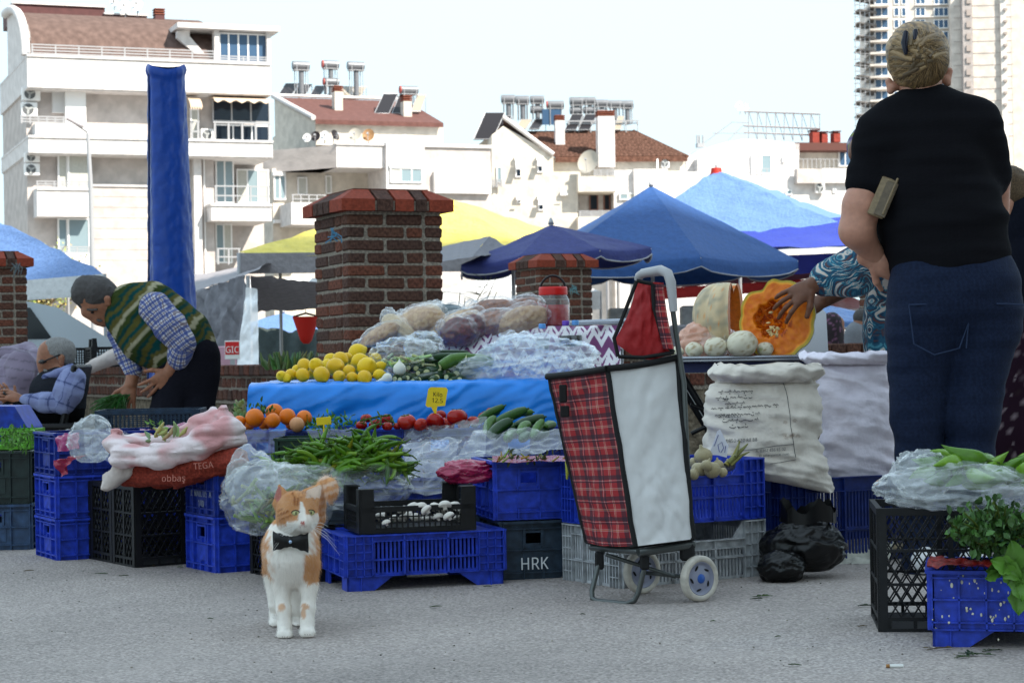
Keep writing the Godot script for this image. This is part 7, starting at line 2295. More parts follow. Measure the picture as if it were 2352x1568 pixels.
	part("bag",bag_shape(bb + Vector3(0,0.01,0),Vector3(0.125,0.082,0.09),81.0,0.16,-0.85,80,56),blk,kb)
	part("bag_fold",bag_shape(pt(1250,1360,5.86) * Vector3(1,0,1) + Vector3(0,0.045,0),Vector3(0.07,0.05,0.06),84.0,0.2,-0.9,50,36),blk,kb)
	part("bag_mouth",MB.new().grid(40,8,func(u: float,v: float) -> Vector3:
		var a := TAU * u
		return bb + Vector3(cos(a) * (0.085 + 0.012 * nz.get_noise_2d(cos(a) * 3.0,sin(a) * 3.0)) + 0.015,0.085 + 0.05 * v + 0.03 * nz.get_noise_2d(cos(a) * 1.2,sin(a) * 1.2) * (0.3 + v),-sin(a) * 0.055),true),blk,kb)
	var pp := pt(1850,1290,6.35)
	solo("waste_paper",sheet([Vector3(pp.x - 0.06,0.006,pp.z + 0.05),Vector3(pp.x + 0.09,0.006,pp.z + 0.06),Vector3(pp.x + 0.16,0.05,pp.z - 0.08),Vector3(pp.x - 0.03,0.045,pp.z - 0.06)],20,14,0.0,0.022,14.0),mat("paper",Color(0.78,0.77,0.72),0.85,0.2,6.0),"crumpled printed paper on the asphalt beside the black bag","paper")
	solo("cardboard_scrap",MB.new().cbox(Vector3(pp.x + 0.10,0.05,pp.z - 0.10),Vector3(0.24,0.012,0.10),0.003,Basis(Vector3.BACK,0.06) * Basis(Vector3.UP,0.2) * Basis(Vector3.RIGHT,0.3)),mat("cardboard",Color(0.66,0.60,0.50),0.9,0.2,5.0),"flattened cardboard under the edge of the navy crate","cardboard")

func right_side() -> void:
	view(2060,1080,2.5)
	# clear bag of pale green peppers on the black crate
	var bg := thing("pepper_bag","open clear bag of pale green peppers on the black lattice crate","plastic bag")
	part("bag",bag_shape(pt(860,350,4.72),Vector3(0.185,0.062,0.12),91.0,0.2,-0.8,80,46),film("film_bag",Color(0.92,0.95,0.96),0.14,0.08),bg)
	part("bag_fold",bag_shape(pt(620,270,4.76),Vector3(0.065,0.058,0.08),94.0,0.35,-1.0,56,40),M["film_milky"],bg)
	part("bag_flap",sheet([pt(700,240,4.92),pt(1120,230,4.92),pt(1100,190,5.0),pt(650,160,4.98)],30,10,0.0,0.02,9.0),M["film_milky"],bg)
	part("bag_flap",sheet([pt(1000,470,4.6),pt(1300,560,4.55),pt(1300,330,4.6),pt(1000,330,4.64)],30,20,0.0,0.02,9.0),film("film_sheet",Color.WHITE,0.3),bg)
	var pm := []
	for k in 4:
		pm.append(MB.new().grid(16,12,func(u: float,v: float) -> Vector3:
			var a := TAU * u
			var r: float = [0.10,0.55,0.85,0.98,1.0,0.95,0.86,0.74,0.60,0.46,0.30,0.16,0.0][int(round(v * 12))] * 0.019
			r *= 1.0 + 0.10 * sin(a * 3.0 + k)
			return Vector3(cos(a) * r + 0.012 * sin(v * 2.5 + k),v * (0.085 + 0.01 * k),-sin(a) * r),true).mesh())
	var sm := MB.new().tube([Vector3(0,0.003,0),Vector3(0.002,-0.012,0),Vector3(0.006,-0.028,0.002)],[0.005,0.0028,0.0032],7).mesh()
	var pc := [skin("pepper_pale",Color(0.42,0.58,0.15),0.25,0.15,12.0,0.0),skin("pepper_mid",Color(0.33,0.50,0.12),0.25,0.15,12.0,0.0)]
	for a in [[720,250,1.9],[770,245,0.6],[850,220,0.3],[900,255,-1.6],[960,240,-1.0],[1010,250,-1.9],[1040,180,0.2],[1060,260,-1.8],[1120,215,-1.2],[1180,200,-1.3],[1200,265,-0.4],[1240,250,-1.5],[1160,300,-1.8],[1230,300,-1.3],[760,262,-1.5],[880,235,1.4],[940,262,1.7],[1030,240,-1.3],[1080,225,1.5],[1150,260,1.3],[1210,235,-1.7],[1260,275,1.6],[1090,290,-1.4],[990,285,-1.7],[930,280,-1.6],[870,265,-2.0],[810,260,1.6],[1280,300,-1.0],[1290,220,-1.2],[1100,250,0.8],[1000,220,2.2]]:
		var t := put(pm[rng.randi() % 4],pc[rng.randi() % 2],"green_pepper","pale green pepper in the open clear bag","pepper","bagged pale green peppers",pt(a[0],a[1],4.70 + rf(0.0,0.10)),Basis(Vector3.UP,rf(-0.9,0.9)) * Basis(Vector3.BACK,signf(a[2]) * clampf(absf(a[2]),1.15,1.9)))
		part("stalk",sm,M["stem_green"],t)
	# purslane bunch: stems with small round leaves
	var pu_ := thing("purslane_bunch","bunch of purslane with small round leaves on the spattered blue crate","herbs")
	var lf := MB.new()
	var stm := MB.new()
	for k in 150:
		var a := Vector2(rf(-1,1),rf(-1,1))
		if a.length() > 1.0: continue
		var root := pt(1080,740,4.55)
		var tip := pt(1070 + a.x * 270,600 + a.y * 150 - 30.0 * (1.0 - absf(a.x)),4.5 + rf(-0.08,0.14))
		stm.col = lin(0.36,0.42,0.18)
		stm.tube([root.lerp(tip,0.3),root.lerp(tip,0.7) + Vector3(rf(-0.01,0.01),rf(0,0.01),0),tip],[0.003,0.0024,0.0016],5,false)
		for j in 12:
			var q := root.lerp(tip,rf(0.45,1.06)) + Vector3(rf(-1,1),rf(-1,1),rf(-1,1)) * 0.013
			var v := rf(0.7,1.25)
			lf.col = lin(0.24 * v,0.37 * v,0.17 * v)
			leaf(lf,q,spin(),rf(0.014,0.026),0.72)
	part("leaf_mass",lf,vmat("leaf_gloss",0.4),pu_)
	part("stem",stm,M["veg_v"],pu_)
	# larger pale leaves hanging over the crate
	var lt := thing("leafy_greens","pale broad leaves hanging over the spattered blue crate","greens")
	for a in [[1200,780,0.06,0.2],[1230,870,0.055,-0.3],[1180,900,0.05,0.5],[1225,960,0.05,0.1],[1235,1040,0.055,-0.1],[1160,860,0.05,0.9],[1240,800,0.06,-0.6],[1090,870,0.04,1.6],[1060,900,0.03,1.9],[1130,830,0.05,1.2]]:
		var m := MB.new()
		var v := rf(0.85,1.2)
		m.col = lin(0.34 * v,0.50 * v,0.20 * v)
		var q := pt(a[0],a[1],4.36)
		var b := Basis(Vector3.BACK,a[3])
		m.grid(8,10,func(u: float,w: float) -> Vector3:
			var wd: float = a[2] * 0.42 * sin(clampf(w * 0.96 + 0.04,0,1) * PI) * (1.0 + 0.12 * sin(w * 20.0 + a[0]))
			return q + b * Vector3((u - 0.5) * 2.0 * wd,-w * a[2] * 1.3 + a[2] * 0.6,0.012 * sin(w * 3.0 + a[1]) + 0.012 * absf(u - 0.5) * 2.0))
		part("leaf",m,M["leaf_gloss"],lt)
	solo("red_net",sheet([pt(655,830,4.45),pt(1110,860,4.42),pt(1130,820,4.6),pt(680,770,4.62)],50,16,0.0,0.014,12.0),mat("net_red",Color(0.60,0.12,0.10),0.5,0.5,16.0,0.8),"crumpled red net bag between the purslane and the blue crate","net bag")
	# paint spatter on the crate is flecks on the plastic
# ---------- people and the cat ----------
func flesh(list: Array,cell: float,wamp := 0.0,ws := Vector3.ONE) -> Flesh: # rows: [x0, y0, d0, x1, y1, d1, r0, r1, flatness along z, blend]
	var f := Flesh.new()
	f.cell = cell
	f.wob = nz
	f.wamp = wamp
	f.wscale = ws
	for a in list:
		var q0 := pt(a[0],a[1],a[2])
		var q1 := pt(a[3],a[4],a[5])
		f.bone(q0,q1,a[6],a[7],a[9] if a.size() > 9 else 0.04,Vector3(0,0,1),a[8] if a.size() > 8 else 1.0)
	return f
func hand(f: Flesh,w: Vector3,d: Vector3,n: Vector3,side: float,sc := 1.0,curl := 0.5,spread := 0.12) -> void:
	d = d.normalized()
	n = (n - d * n.dot(d)).normalized()
	var s := d.cross(n) * side
	f.bone(w - d * 0.02,w + d * 0.045 * sc,0.026 * sc,0.034 * sc,0.015,n,0.5)
	f.bone(w + d * 0.04 * sc + s * 0.014 * sc,w + d * 0.075 * sc + s * 0.022 * sc,0.020 * sc,0.017 * sc,0.015,n,0.7)
	f.bone(w + d * 0.04 * sc - s * 0.014 * sc,w + d * 0.07 * sc - s * 0.024 * sc,0.020 * sc,0.016 * sc,0.015,n,0.7)
	var ln := [0.078,0.088,0.082,0.064]
	for i in 4:
		var p := w + (d * (0.082 - 0.004 * absf(i - 1.2)) + s * (0.030 - 0.0205 * i)) * sc
		var dd := (d + s * (1.3 - i) * spread).normalized()
		var c := curl * rf(0.85,1.2)
		for j in 3:
			dd = dd.rotated(n.cross(dd).normalized(),c * [0.6,0.9,0.7][j])
			var e: Vector3 = p + dd * ln[i] * sc * [0.46,0.30,0.24][j]
			f.bone(p,e,0.0088 * sc - j * 0.0008,0.0084 * sc - j * 0.0009,0.004)
			p = e
	var tp := w + (d * 0.022 + s * 0.026) * sc
	var td := (d * 0.62 + s * 0.72 - n * 0.25).normalized()
	for j in 2:
		var e: Vector3 = tp + td * [0.045,0.034][j] * sc
		f.bone(tp,e,(0.0125 - j * 0.002) * sc,(0.0105 - j * 0.002) * sc,0.008)
		tp = e
		td = (td + d * 0.5 - n * 0.2).normalized()
func person(label: String) -> Node3D:
	return thing("person",label,"person")
func plaid(key: String,base: Color,bands: Array) -> ImageTexture: # bands: [position, half width, colour, strength] repeated in both directions
	return tex(key,128,128,func(u: float,v: float) -> Color:
		var c := base
		for b in bands:
			for x in [u,v]:
				if absf(fposmod(x,1.0) - b[0]) < b[1]:
					c = c.lerp(b[2],b[3])
		return c)
func limb_uv(a: Vector3,b: Vector3,sc: float) -> Callable: # cloth coordinates along and across a limb
	var ax := (b - a).normalized()
	var sd := ax.cross(Vector3(0,0,1)).normalized()
	return func(p: Vector3,n: Vector3) -> Vector2:
		return Vector2((p - a).dot(sd) + (p.z - a.z) * signf(n.dot(sd)) * 0.9 * absf(n.dot(sd)),(p - a).dot(ax)) * sc
func clothm(key: String,t: Texture2D,rough := 0.9) -> StandardMaterial3D:
	var m := StandardMaterial3D.new()
	m.albedo_texture = t
	m.roughness = rough
	M[key] = m
	return m
func shoes(t: Node3D,spots: Array,mt: Material) -> void:
	for s in spots:
		var f := Flesh.new()
		f.cell = 0.012
		f.bone(s + Vector3(0,0.045,0),s + Vector3(0,0.035,-0.16),0.045,0.036,0.02)
		f.cuts = [Plane(Vector3.DOWN,-0.006)]
		part("shoe",f.build(MB.new()),mt,t)

func build_people() -> void:
	var skin1 := mat("skin_fair",Color(0.76,0.55,0.46),0.5,0.12,9.0,0.1)
	var skin2 := mat("skin_tan",Color(0.60,0.40,0.30),0.5,0.15,9.0,0.15)
	var skin3 := mat("skin_brown",Color(0.44,0.28,0.20),0.5,0.15,9.0,0.15)
	for m in [skin1,skin2,skin3]:
		m.subsurf_scatter_enabled = true
		m.subsurf_scatter_strength = 0.08
	woman(skin1)
	seller(skin3)
	bending_man(skin2)
	seated_man(skin2)
	bystanders(skin2)
	cat()

func woman(sk: Material) -> void:
	view(0,0,0.91878) # pixels of the overview
	var D := 6.02
	var t := person("person in a black T-shirt and dark jeans seen from behind, watching the pumpkin being cut")
	var cot := mat("cotton_black",Color(0.09,0.09,0.105),0.92,0.15,30.0,0.2)
	var sh := flesh([[2142,310,D,2152,420,D,0.157,0.160,0.72,0.06],[2152,420,D,2180,520,D,0.160,0.172,0.78,0.06],[2180,520,D,2194,640,D,0.173,0.178,0.82,0.05],[2062,294,D,2230,282,D,0.062,0.064,1.0,0.07],[2124,242,D - 0.01,2130,275,D,0.048,0.09,0.8,0.05],[2030,298,D,1998,405,D + 0.01,0.074,0.071,1.0,0.05],[2252,286,D,2282,400,D + 0.06,0.074,0.066,1.0,0.05],[2110,480,D + 0.1,2150,600,D + 0.12,0.14,0.15,1.0,0.06]],0.011,0.013,Vector3(2.0,11,2.0))
	var hem := pt(2192,622,D).y
	sh.cuts = [Plane(Vector3(0.12,-1,0).normalized(),Vector3(0.12,-1,0).normalized().dot(Vector3(pt(2192,622,D).x,hem,-D))),Plane((pt(1998,408,D) - pt(2020,330,D)).normalized(),(pt(1998,408,D) - pt(2020,330,D)).normalized().dot(pt(1998,412,D))) if false else Plane(Vector3.UP,9.0)]
	part("t_shirt",sh.build(MB.new()),cot,t)
	var jm := mat("denim_dark",Color(0.105,0.15,0.25),0.85,0.3,18.0,0.4)
	var jn := flesh([[2150,670,D,2248,668,D,0.128,0.125,0.95,0.06],[2192,615,D,2194,660,D,0.172,0.178,0.85,0.06],[2128,730,D,2112,960,D,0.118,0.078,1.0,0.03],[2112,960,D,2122,1150,D - 0.01,0.078,0.066,1.0,0.03],[2122,1150,D,2126,1400,D,0.066,0.052,1.0,0.03],[2268,730,D,2236,960,D,0.116,0.080,1.0,0.03],[2236,960,D,2232,1150,D,0.080,0.066,1.0,0.03],[2232,1150,D,2234,1400,D,0.066,0.052,1.0,0.03]],0.011,0.010,Vector3(3,11,3))
	part("jeans",jn.build(MB.new()),jm,t)
	var seam := mat("denim_seam",Color(0.16,0.21,0.31),0.8)
	var zb := D - 0.175
	for e in [[[2075,702],[2140,700],[2224,700]],[[2270,700],[2300,700],[2340,702]],[[2215,640],[2213,700],[2205,800]],[[2075,702],[2085,790],[2130,815],[2190,800],[2224,700]]]:
		part("pocket_seam",MB.new().tube(e.map(func(p: Array) -> Vector3:
			var q := pt(p[0],p[1],D)
			var c := pt(2128 if p[0] < 2205 else 2262,p[1],D)
			var w: float = clampf(absf(q.x - c.x) / 0.15,0.0,1.0)
			return Vector3(q.x,q.y,q.z + 0.128 * sqrt(1.0 - w * w) + 0.004)),0.0025,5),seam,t)
	# skin: neck, head, left arm with hand
	var b := flesh([[2118,190,D - 0.01,2124,240,D,0.055,0.062,1.0,0.02],[2116,150,D + 0.03,2118,178,D + 0.02,0.078,0.066,1.0,0.03],[2008,376,D,1984,470,D,0.044,0.053,1.0,0.03],[1984,470,D,1972,528,D,0.054,0.050,1.0,0.03],[1972,528,D,2012,588,D + 0.07,0.048,0.034,1.0,0.03],[2012,588,D + 0.07,2030,604,D + 0.09,0.032,0.028,1.0,0.02],[2288,395,D + 0.07,2290,500,D + 0.15,0.052,0.045,1.0,0.03],[2288,395,D + 0.07,2230,310,D,0.035,0.03],[2230,310,D,2046,320,D,0.03,0.03],[2046,320,D,2008,376,D,0.03,0.040],[2124,240,D,2130,305,D,0.045,0.04],[2130,305,D,2190,620,D,0.06,0.1]],0.010)
	var mb := b.build(MB.new())
	var hf := Flesh.new()
	hf.cell = 0.004
	hand(hf,pt(2004,596,D + 0.05),Vector3(0.85,-0.35,-0.1),Vector3(-0.2,-0.1,0.95),1.0,0.95,1.05,0.03)
	for e in [[2182,188,2186,160,1.0],[2050,206,2046,184,-1.0]]: # ears
		hf.bone(pt(e[0] - 6 * e[4],e[1] - 8,D + 0.01),pt(e[0],e[1],D + 0.012),0.012,0.009,0.008)
		hf.bone(pt(e[0],e[1],D + 0.012),pt(e[2],e[3],D + 0.014),0.0085,0.011,0.008)
		hf.bone(pt(e[0] - 30 * e[4],e[1] - 14,D + 0.02),pt(e[0] - 6 * e[4],e[1] - 10,D + 0.012),0.02,0.012,0.01)
	hf.build(mb)
	part("body",mb,sk,t)
	# pinned-up hair, streaked blonde and brown
	var hr := flesh([[2112,122,D + 0.02,2112,132,D,0.092,0.092,1.0,0.03],[2114,112,D,2116,158,D,0.084,0.066,1.0,0.03],[2098,165,D - 0.05,2140,150,D - 0.06,0.040,0.035,1.0,0.03],[2092,110,D - 0.06,2104,160,D - 0.07,0.030,0.030,1.0,0.03],[2128,92,D - 0.06,2136,140,D - 0.06,0.034,0.030,1.0,0.03]],0.006,0.004,Vector3(14,30,14))
	var hc := pt(2112,140,D - 0.03)
	part("hair",hr.build(MB.new(),func(p: Vector3,_n: Vector3) -> Color:
		var q := p - hc
		var a := atan2(q.y,q.x)
		var st := nz.get_noise_3d(a * 9.0,q.length() * 60.0,q.z * 12.0)
		return lin(0.36,0.30,0.23).lerp(lin(0.72,0.58,0.40),clampf(0.4 + st * 0.9,0,1))),vmat("hair_v",0.5),t)
	var st := MB.new() # strands combed from the hairline towards the pinned twist
	for k in 900:
		var a := rf(0,TAU)
		var path := []
		var tgt := Vector2(rf(-0.03,0.02),rf(-0.03,0.03))
		var sw := rf(0.1,0.5)
		for i in 6:
			var f := i / 5.0 * rf(0.9,1.0)
			var q := Vector2(cos(a),sin(a)) * 0.092
			q = q.lerp(tgt,f * 0.8).rotated(sw * f * f)
			path.append(hc + Vector3(q.x,q.y * 1.03 + 0.010,sqrt(maxf(0.0090 - q.length_squared(),0.0)) + 0.002 + 0.010 * f * f))
		st.col = lin(0.34,0.28,0.21).lerp(lin(0.74,0.61,0.43),pow(rng.randf(),1.2))
		st.tube(path,0.0007,3,false)
	for k in 40: # thick locks swept up into the clip
		var a := TAU * k / 40.0 + rf(-0.08,0.08)
		var path := []
		var tgt := Vector2(-0.012 + rf(-0.02,0.02),0.0 + rf(-0.03,0.035))
		for i in 6:
			var f := i / 5.0
			var q := (Vector2(cos(a),sin(a)) * 0.088).lerp(tgt,f * 0.85).rotated(0.5 * f * f)
			path.append(hc + Vector3(q.x,q.y * 1.03 + 0.010,sqrt(maxf(0.0084 - q.length_squared(),0.0)) - 0.006 + 0.022 * f * f))
		st.col = lin(0.35,0.295,0.225).lerp(lin(0.62,0.51,0.36),rf(0.0,0.85))
		st.tube(path,[0.005,0.009,0.010,0.010,0.009,0.006],7)
	part("hair_strands",st,M["hair_v"],t)
	part("hair_clip",MB.new().tube([pt(2086,70,D - 0.11),pt(2082,95,D - 0.125),pt(2086,122,D - 0.12)],[0.008,0.011,0.006],8).tube([pt(2108,66,D - 0.10),pt(2106,90,D - 0.115)],[0.007,0.008],8),mat("clip_navy",Color(0.06,0.07,0.14),0.25),t)
	shoes(t,[Vector3(pt(2126,1400,D).x,0,-D + 0.05),Vector3(pt(2236,1400,D).x,0,-D + 0.05)],mat("shoe_white",Color(0.85,0.85,0.85),0.6))
	var pr := thing("purse","flat golden-brown purse tucked under the arm of the woman in black","purse")
	var pb := Basis(Vector3.BACK,-0.42) * Basis(Vector3.UP,-0.35)
	part("cover",MB.new().cbox(pt(2032,452,D - 0.075),Vector3(0.050,0.122,0.012),0.003,pb),mat("purse_gold",Color(0.56,0.48,0.36),0.4,0.25,12.0,0.3),pr)
	part("flap",MB.new().cbox(pt(2040,456,D - 0.085),Vector3(0.036,0.110,0.008),0.002,pb),mat("purse_dark",Color(0.42,0.36,0.28),0.4,0.25,12.0,0.3),pr)
	part("strap",MB.new().cbox(pt(2050,450,D - 0.09),Vector3(0.007,0.118,0.014),0.002,pb),M["purse_gold"],pr)

func seller(sk: Material) -> void:
	view(0,0,0.91878)
	var D := 6.75
	var t := person("person in a teal streaked blouse and flowered headscarf, hands on the pumpkin")
	var tx := tex("streaks",128,128,func(u: float,v: float) -> Color:
		var n := nz.get_noise_2d(u * 26.0 + 3.0 * nz.get_noise_2d(v * 3.0,u * 2.0),v * 3.2)
		var c := Color(0.10,0.32,0.42)
		if n > 0.30: c = Color(0.78,0.72,0.68)
		elif n > 0.16: c = Color(0.28,0.55,0.62)
		elif n < -0.36: c = Color(0.33,0.22,0.24)
		elif n < -0.2: c = Color(0.06,0.20,0.32)
		return c)
	var cm := clothm("blouse",tx)
	var ra := pt(1890,640,6.72)
	var rb := pt(2080,560,6.75)
	var sv := flesh([[1893,648,6.78,1900,632,6.78,0.040,0.040,1.0,0.02],[1900,640,6.78,1960,625,6.76,0.050,0.072,1.0,0.04],[1960,625,6.76,2070,560,6.78,0.072,0.085,1.0,0.05],[2070,560,6.78,2110,420,6.85,0.085,0.09,1.0,0.05]],0.013,0.010,Vector3(6,12,6))
	part("sleeve",sv.build(MB.new(),null,limb_uv(ra,rb,4.5)),cm,t)
	var bd := flesh([[2110,420,6.95,2110,560,6.95,0.16,0.17,0.8,0.05],[2110,560,6.95,2118,760,6.95,0.17,0.185,0.8,0.05],[2118,760,6.95,2120,1000,6.95,0.185,0.2,0.8,0.05],[2120,1000,6.95,2120,1230,6.95,0.2,0.2,0.8,0.05],[2040,430,6.92,2170,420,6.95,0.08,0.08,1.0,0.05]],0.02,0.012,Vector3(9,3,9))
	part("dress",bd.build(MB.new(),null,limb_uv(pt(2110,1200,6.95),pt(2110,500,6.95),4.0)),cm,t)
	var sc := flesh([[2020,335,6.85,2040,350,6.85,0.098,0.10,1.0,0.05],[2045,370,6.9,2090,420,6.92,0.085,0.09,1.0,0.05],[1985,345,6.82,2010,360,6.82,0.045,0.06,1.0,0.04]],0.012,0.006,Vector3(9,9,9))
	part("headscarf",sc.build(MB.new(),func(p: Vector3,_n: Vector3) -> Color:
		var q := nz.get_noise_3dv(p * 22.0)
		return lin(0.34,0.26,0.44).lerp(lin(0.46,0.47,0.22),smoothstep(0.0,0.3,q)).lerp(lin(0.62,0.60,0.62),smoothstep(0.35,0.5,-q))),vmat("scarf_v",0.7),t)
	var hf := Flesh.new()
	hf.cell = 0.0045
	var w := pt(1872,652,6.76)
	hf.bone(pt(1900,642,6.78),w,0.030,0.026,0.02)
	hand(hf,w,pt(1800,700,6.78) - w,Vector3(-0.15,0.55,0.85),-1.0,1.02,0.30,0.20)
	var w2 := pt(1893,690,6.98)
	hf.bone(pt(1935,668,6.98),w2,0.030,0.026,0.02)
	hand(hf,w2,pt(1850,712,6.95) - w2,Vector3(0.3,0.8,0.5),1.0,0.95,0.4,0.1)
	part("body",hf.build(flesh([[2000,345,6.78,2010,375,6.78,0.07,0.06,1.0,0.03],[2010,375,6.8,2110,450,6.92,0.05,0.06],[2110,450,6.9,2060,575,6.78,0.05,0.045],[2060,575,6.78,1905,640,6.78,0.04,0.03],[2110,450,6.95,2050,620,7.0,0.05,0.04],[2050,620,7.0,1930,670,6.98,0.035,0.03]],0.010).build(MB.new())),sk,t)

func face_bits(t: Node3D,eye_p: Vector3,glasses: bool) -> void:
	part("eye",MB.new().ball(eye_p,Vector3(0.010,0.006,0.008),8,6),mat("eye_dark",Color(0.10,0.07,0.06),0.3),t)
	if glasses:
		pass
func bending_man(sk: Material) -> void:
	view(0,560,2.903)
	var D := 10.4
	var t := person("person bending over the herb crate in a striped green vest and checked shirt")
	# head: looking down to the left
	var hb := flesh([[640,510,D,700,560,D,0.086,0.082,0.9,0.04],[690,610,D,740,660,D,0.062,0.048,0.85,0.04],[650,655,D,672,690,D,0.022,0.018,0.8,0.02],[612,640,D,650,655,D,0.028,0.026,1.6,0.02],[710,690,D,735,708,D,0.032,0.026,1.2,0.03],[688,700,D,700,715,D,0.014,0.012,2.2,0.01],[762,540,D - 0.085,768,572,D - 0.08,0.018,0.014,0.6,0.008],[790,570,D,880,620,D,0.058,0.062,1.0,0.04],[880,620,D,1100,620,D - 0.08,0.06,0.05],[1100,620,D - 0.08,1300,850,D - 0.15,0.04,0.04],[1300,850,D - 0.15,1265,985,D - 0.12,0.04,0.038],[880,640,D,860,800,D + 0.05,0.045,0.04],[860,800,D + 0.05,955,1070,D,0.038,0.036]],0.0075)
	var mb := hb.build(MB.new())
	var hf := Flesh.new()
	hf.cell = 0.0055
	var w1 := pt(1215,1075,D - 0.12)
	hf.bone(pt(1265,975,D - 0.12),w1,0.040,0.030,0.03)
	hand(hf,w1,pt(1090,1190,D - 0.14) - w1,Vector3(0.6,0.3,0.7),1.0,1.12,0.35,0.22)
	var w2 := pt(935,1165,D - 0.02)
	hf.bone(pt(955,1060,D),w2,0.038,0.030,0.03)
	hand(hf,w2,pt(905,1290,D - 0.04) - w2,Vector3(0.2,0.2,1.0),1.0,1.1,0.45,0.15)
	hf.build(mb)
	part("body",mb,sk,t)
	var gh := mat("hair_grey",Color(0.36,0.34,0.335),0.7,0.5,40.0,0.6)
	part("hair",flesh([[618,480,D,700,505,D,0.082,0.090,0.95,0.05],[700,500,D,760,520,D,0.075,0.060,1.2,0.04],[570,520,D,600,590,D,0.040,0.026,1.4,0.04]],0.008,0.005,Vector3(30,30,30)).build(MB.new()),gh,t)
	part("eyebrow",MB.new().tube([pt(618,618,D - 0.055),pt(650,622,D - 0.075),pt(690,618,D - 0.085)],0.006,6),gh,t)
	part("moustache",MB.new().tube([pt(682,690,D - 0.03),pt(705,700,D - 0.055),pt(725,700,D - 0.06)],[0.006,0.009,0.005],6),gh,t)
	face_bits(t,pt(652,640,D - 0.062),false)
	# knitted vest with slanting stripes
	var vb := flesh([[940,610,D,1110,670,D,0.125,0.148,0.85,0.08],[1110,670,D,1290,830,D,0.148,0.155,0.85,0.08],[1290,830,D,1370,930,D,0.155,0.135,0.9,0.08],[900,700,D,1050,820,D,0.10,0.13,1.0,0.08],[1050,820,D,1180,970,D,0.13,0.08,1.0,0.08],[910,550,D,1080,545,D,0.07,0.09,1.0,0.05]],0.014,0.006,Vector3(9,9,9))
	var v0 := pt(880,600,D)
	var vd := (pt(1400,950,D) - v0).normalized()
	part("vest",vb.build(MB.new(),func(p: Vector3,_n: Vector3) -> Color:
		var s := (p - v0).dot(vd) + 0.03 * nz.get_noise_3dv(p * 7.0) - (p.y - v0.y) * 0.18
		var f := fposmod(s / 0.155,1.0)
		var c := lin(0.30,0.29,0.15)
		if f < 0.16: c = lin(0.06,0.24,0.24)
		elif f < 0.34: c = lin(0.33,0.31,0.17)
		elif f < 0.52: c = lin(0.58,0.56,0.46)
		elif f < 0.70: c = lin(0.20,0.24,0.12)
		elif f < 0.82: c = lin(0.08,0.21,0.20)
		return c.lerp(c * 1.25,nz.get_noise_3dv(p * 60.0))),vmat("knit_v",0.95,0.8,30.0),t)
	var pl := plaid("plaid_blue",Color(0.74,0.73,0.76),[[0.15,0.10,Color(0.14,0.20,0.46),0.62],[0.45,0.05,Color(0.30,0.22,0.24),0.5],[0.72,0.10,Color(0.14,0.20,0.46),0.62],[0.94,0.03,Color(0.30,0.22,0.24),0.5]])
	var pm := clothm("plaid_shirt",pl)
	var sa := pt(1120,600,D - 0.14)
	var sb := pt(1310,850,D - 0.15)
	part("sleeve",flesh([[1110,610,D - 0.12,1220,740,D - 0.15,0.085,0.082,1.0,0.03],[1220,740,D - 0.15,1310,860,D - 0.15,0.082,0.074,1.0,0.03]],0.012,0.007,Vector3(14,14,14)).build(MB.new(),null,limb_uv(sa,sb,15.0)),pm,t)
	part("sleeve",flesh([[1310,860,D - 0.15,1290,940,D - 0.14,0.072,0.062,1.0,0.03],[1290,940,D - 0.14,1280,985,D - 0.13,0.060,0.056,1.0,0.02]],0.012,0.005,Vector3(14,14,14)).build(MB.new(),null,limb_uv(sb,pt(1285,980,D),15.0)),pm,t)
	part("sleeve",flesh([[850,800,D + 0.05,910,930,D + 0.03,0.062,0.062,1.0,0.03],[910,930,D + 0.03,950,1060,D,0.06,0.05,1.0,0.03]],0.012,0.006,Vector3(14,14,14)).build(MB.new(),null,limb_uv(pt(850,800,D),pt(950,1060,D),15.0)),pm,t)
	part("collar",flesh([[868,530,D - 0.02,880,690,D - 0.06,0.026,0.024,1.6,0.02],[880,690,D - 0.07,930,790,D - 0.09,0.022,0.016,1.6,0.02],[850,610,D + 0.02,860,680,D,0.045,0.04,1.0,0.02]],0.010).build(MB.new(),null,limb_uv(pt(870,520,D),pt(900,760,D),15.0)),pm,t)
	var tr := mat("trousers_navy",Color(0.10,0.10,0.13),0.9,0.15,12.0,0.3)
	part("trousers",flesh([[1370,960,D,1360,1080,D,0.155,0.160,0.9,0.05],[1430,1080,D,1420,1400,D - 0.03,0.105,0.085,1.0,0.03],[1420,1400,D - 0.03,1420,1800,D,0.085,0.065,1.0,0.03],[1260,1100,D - 0.02,1190,1400,D - 0.1,0.105,0.085,1.0,0.03],[1190,1400,D - 0.1,1200,1800,D - 0.06,0.085,0.065,1.0,0.03]],0.016,0.006,Vector3(8,5,8)).build(MB.new()),tr,t)
	shoes(t,[Vector3(pt(1420,1800,D).x,0,-D + 0.02),Vector3(pt(1200,1800,D).x,0,-D + 0.1)],M["black_plastic"])
	# bunch of herbs in his hand
	var hm := MB.new()
	for k in 260:
		var a := rf(-1,1)
		var p := pt(900 + rf(-30,40),1235 + rf(-10,20),D - 0.1)
		var e := pt(760 + a * 130,1330 + rf(-70,60) + absf(a) * 40,D - 0.1 + rf(-0.08,0.08))
		hm.col = lin(rf(0.08,0.18),rf(0.24,0.38),rf(0.06,0.12))
		var b := p.lerp(e,rf(0.05,0.5))
		hm.tube([b,b.lerp(e,0.6) + Vector3(0,0.01,0),e],[0.0025,0.002,0.0008],4,false)
	solo("herb_bunch",hm,M["veg_v"],"bunch of dark green dill held by the bending man","herbs")

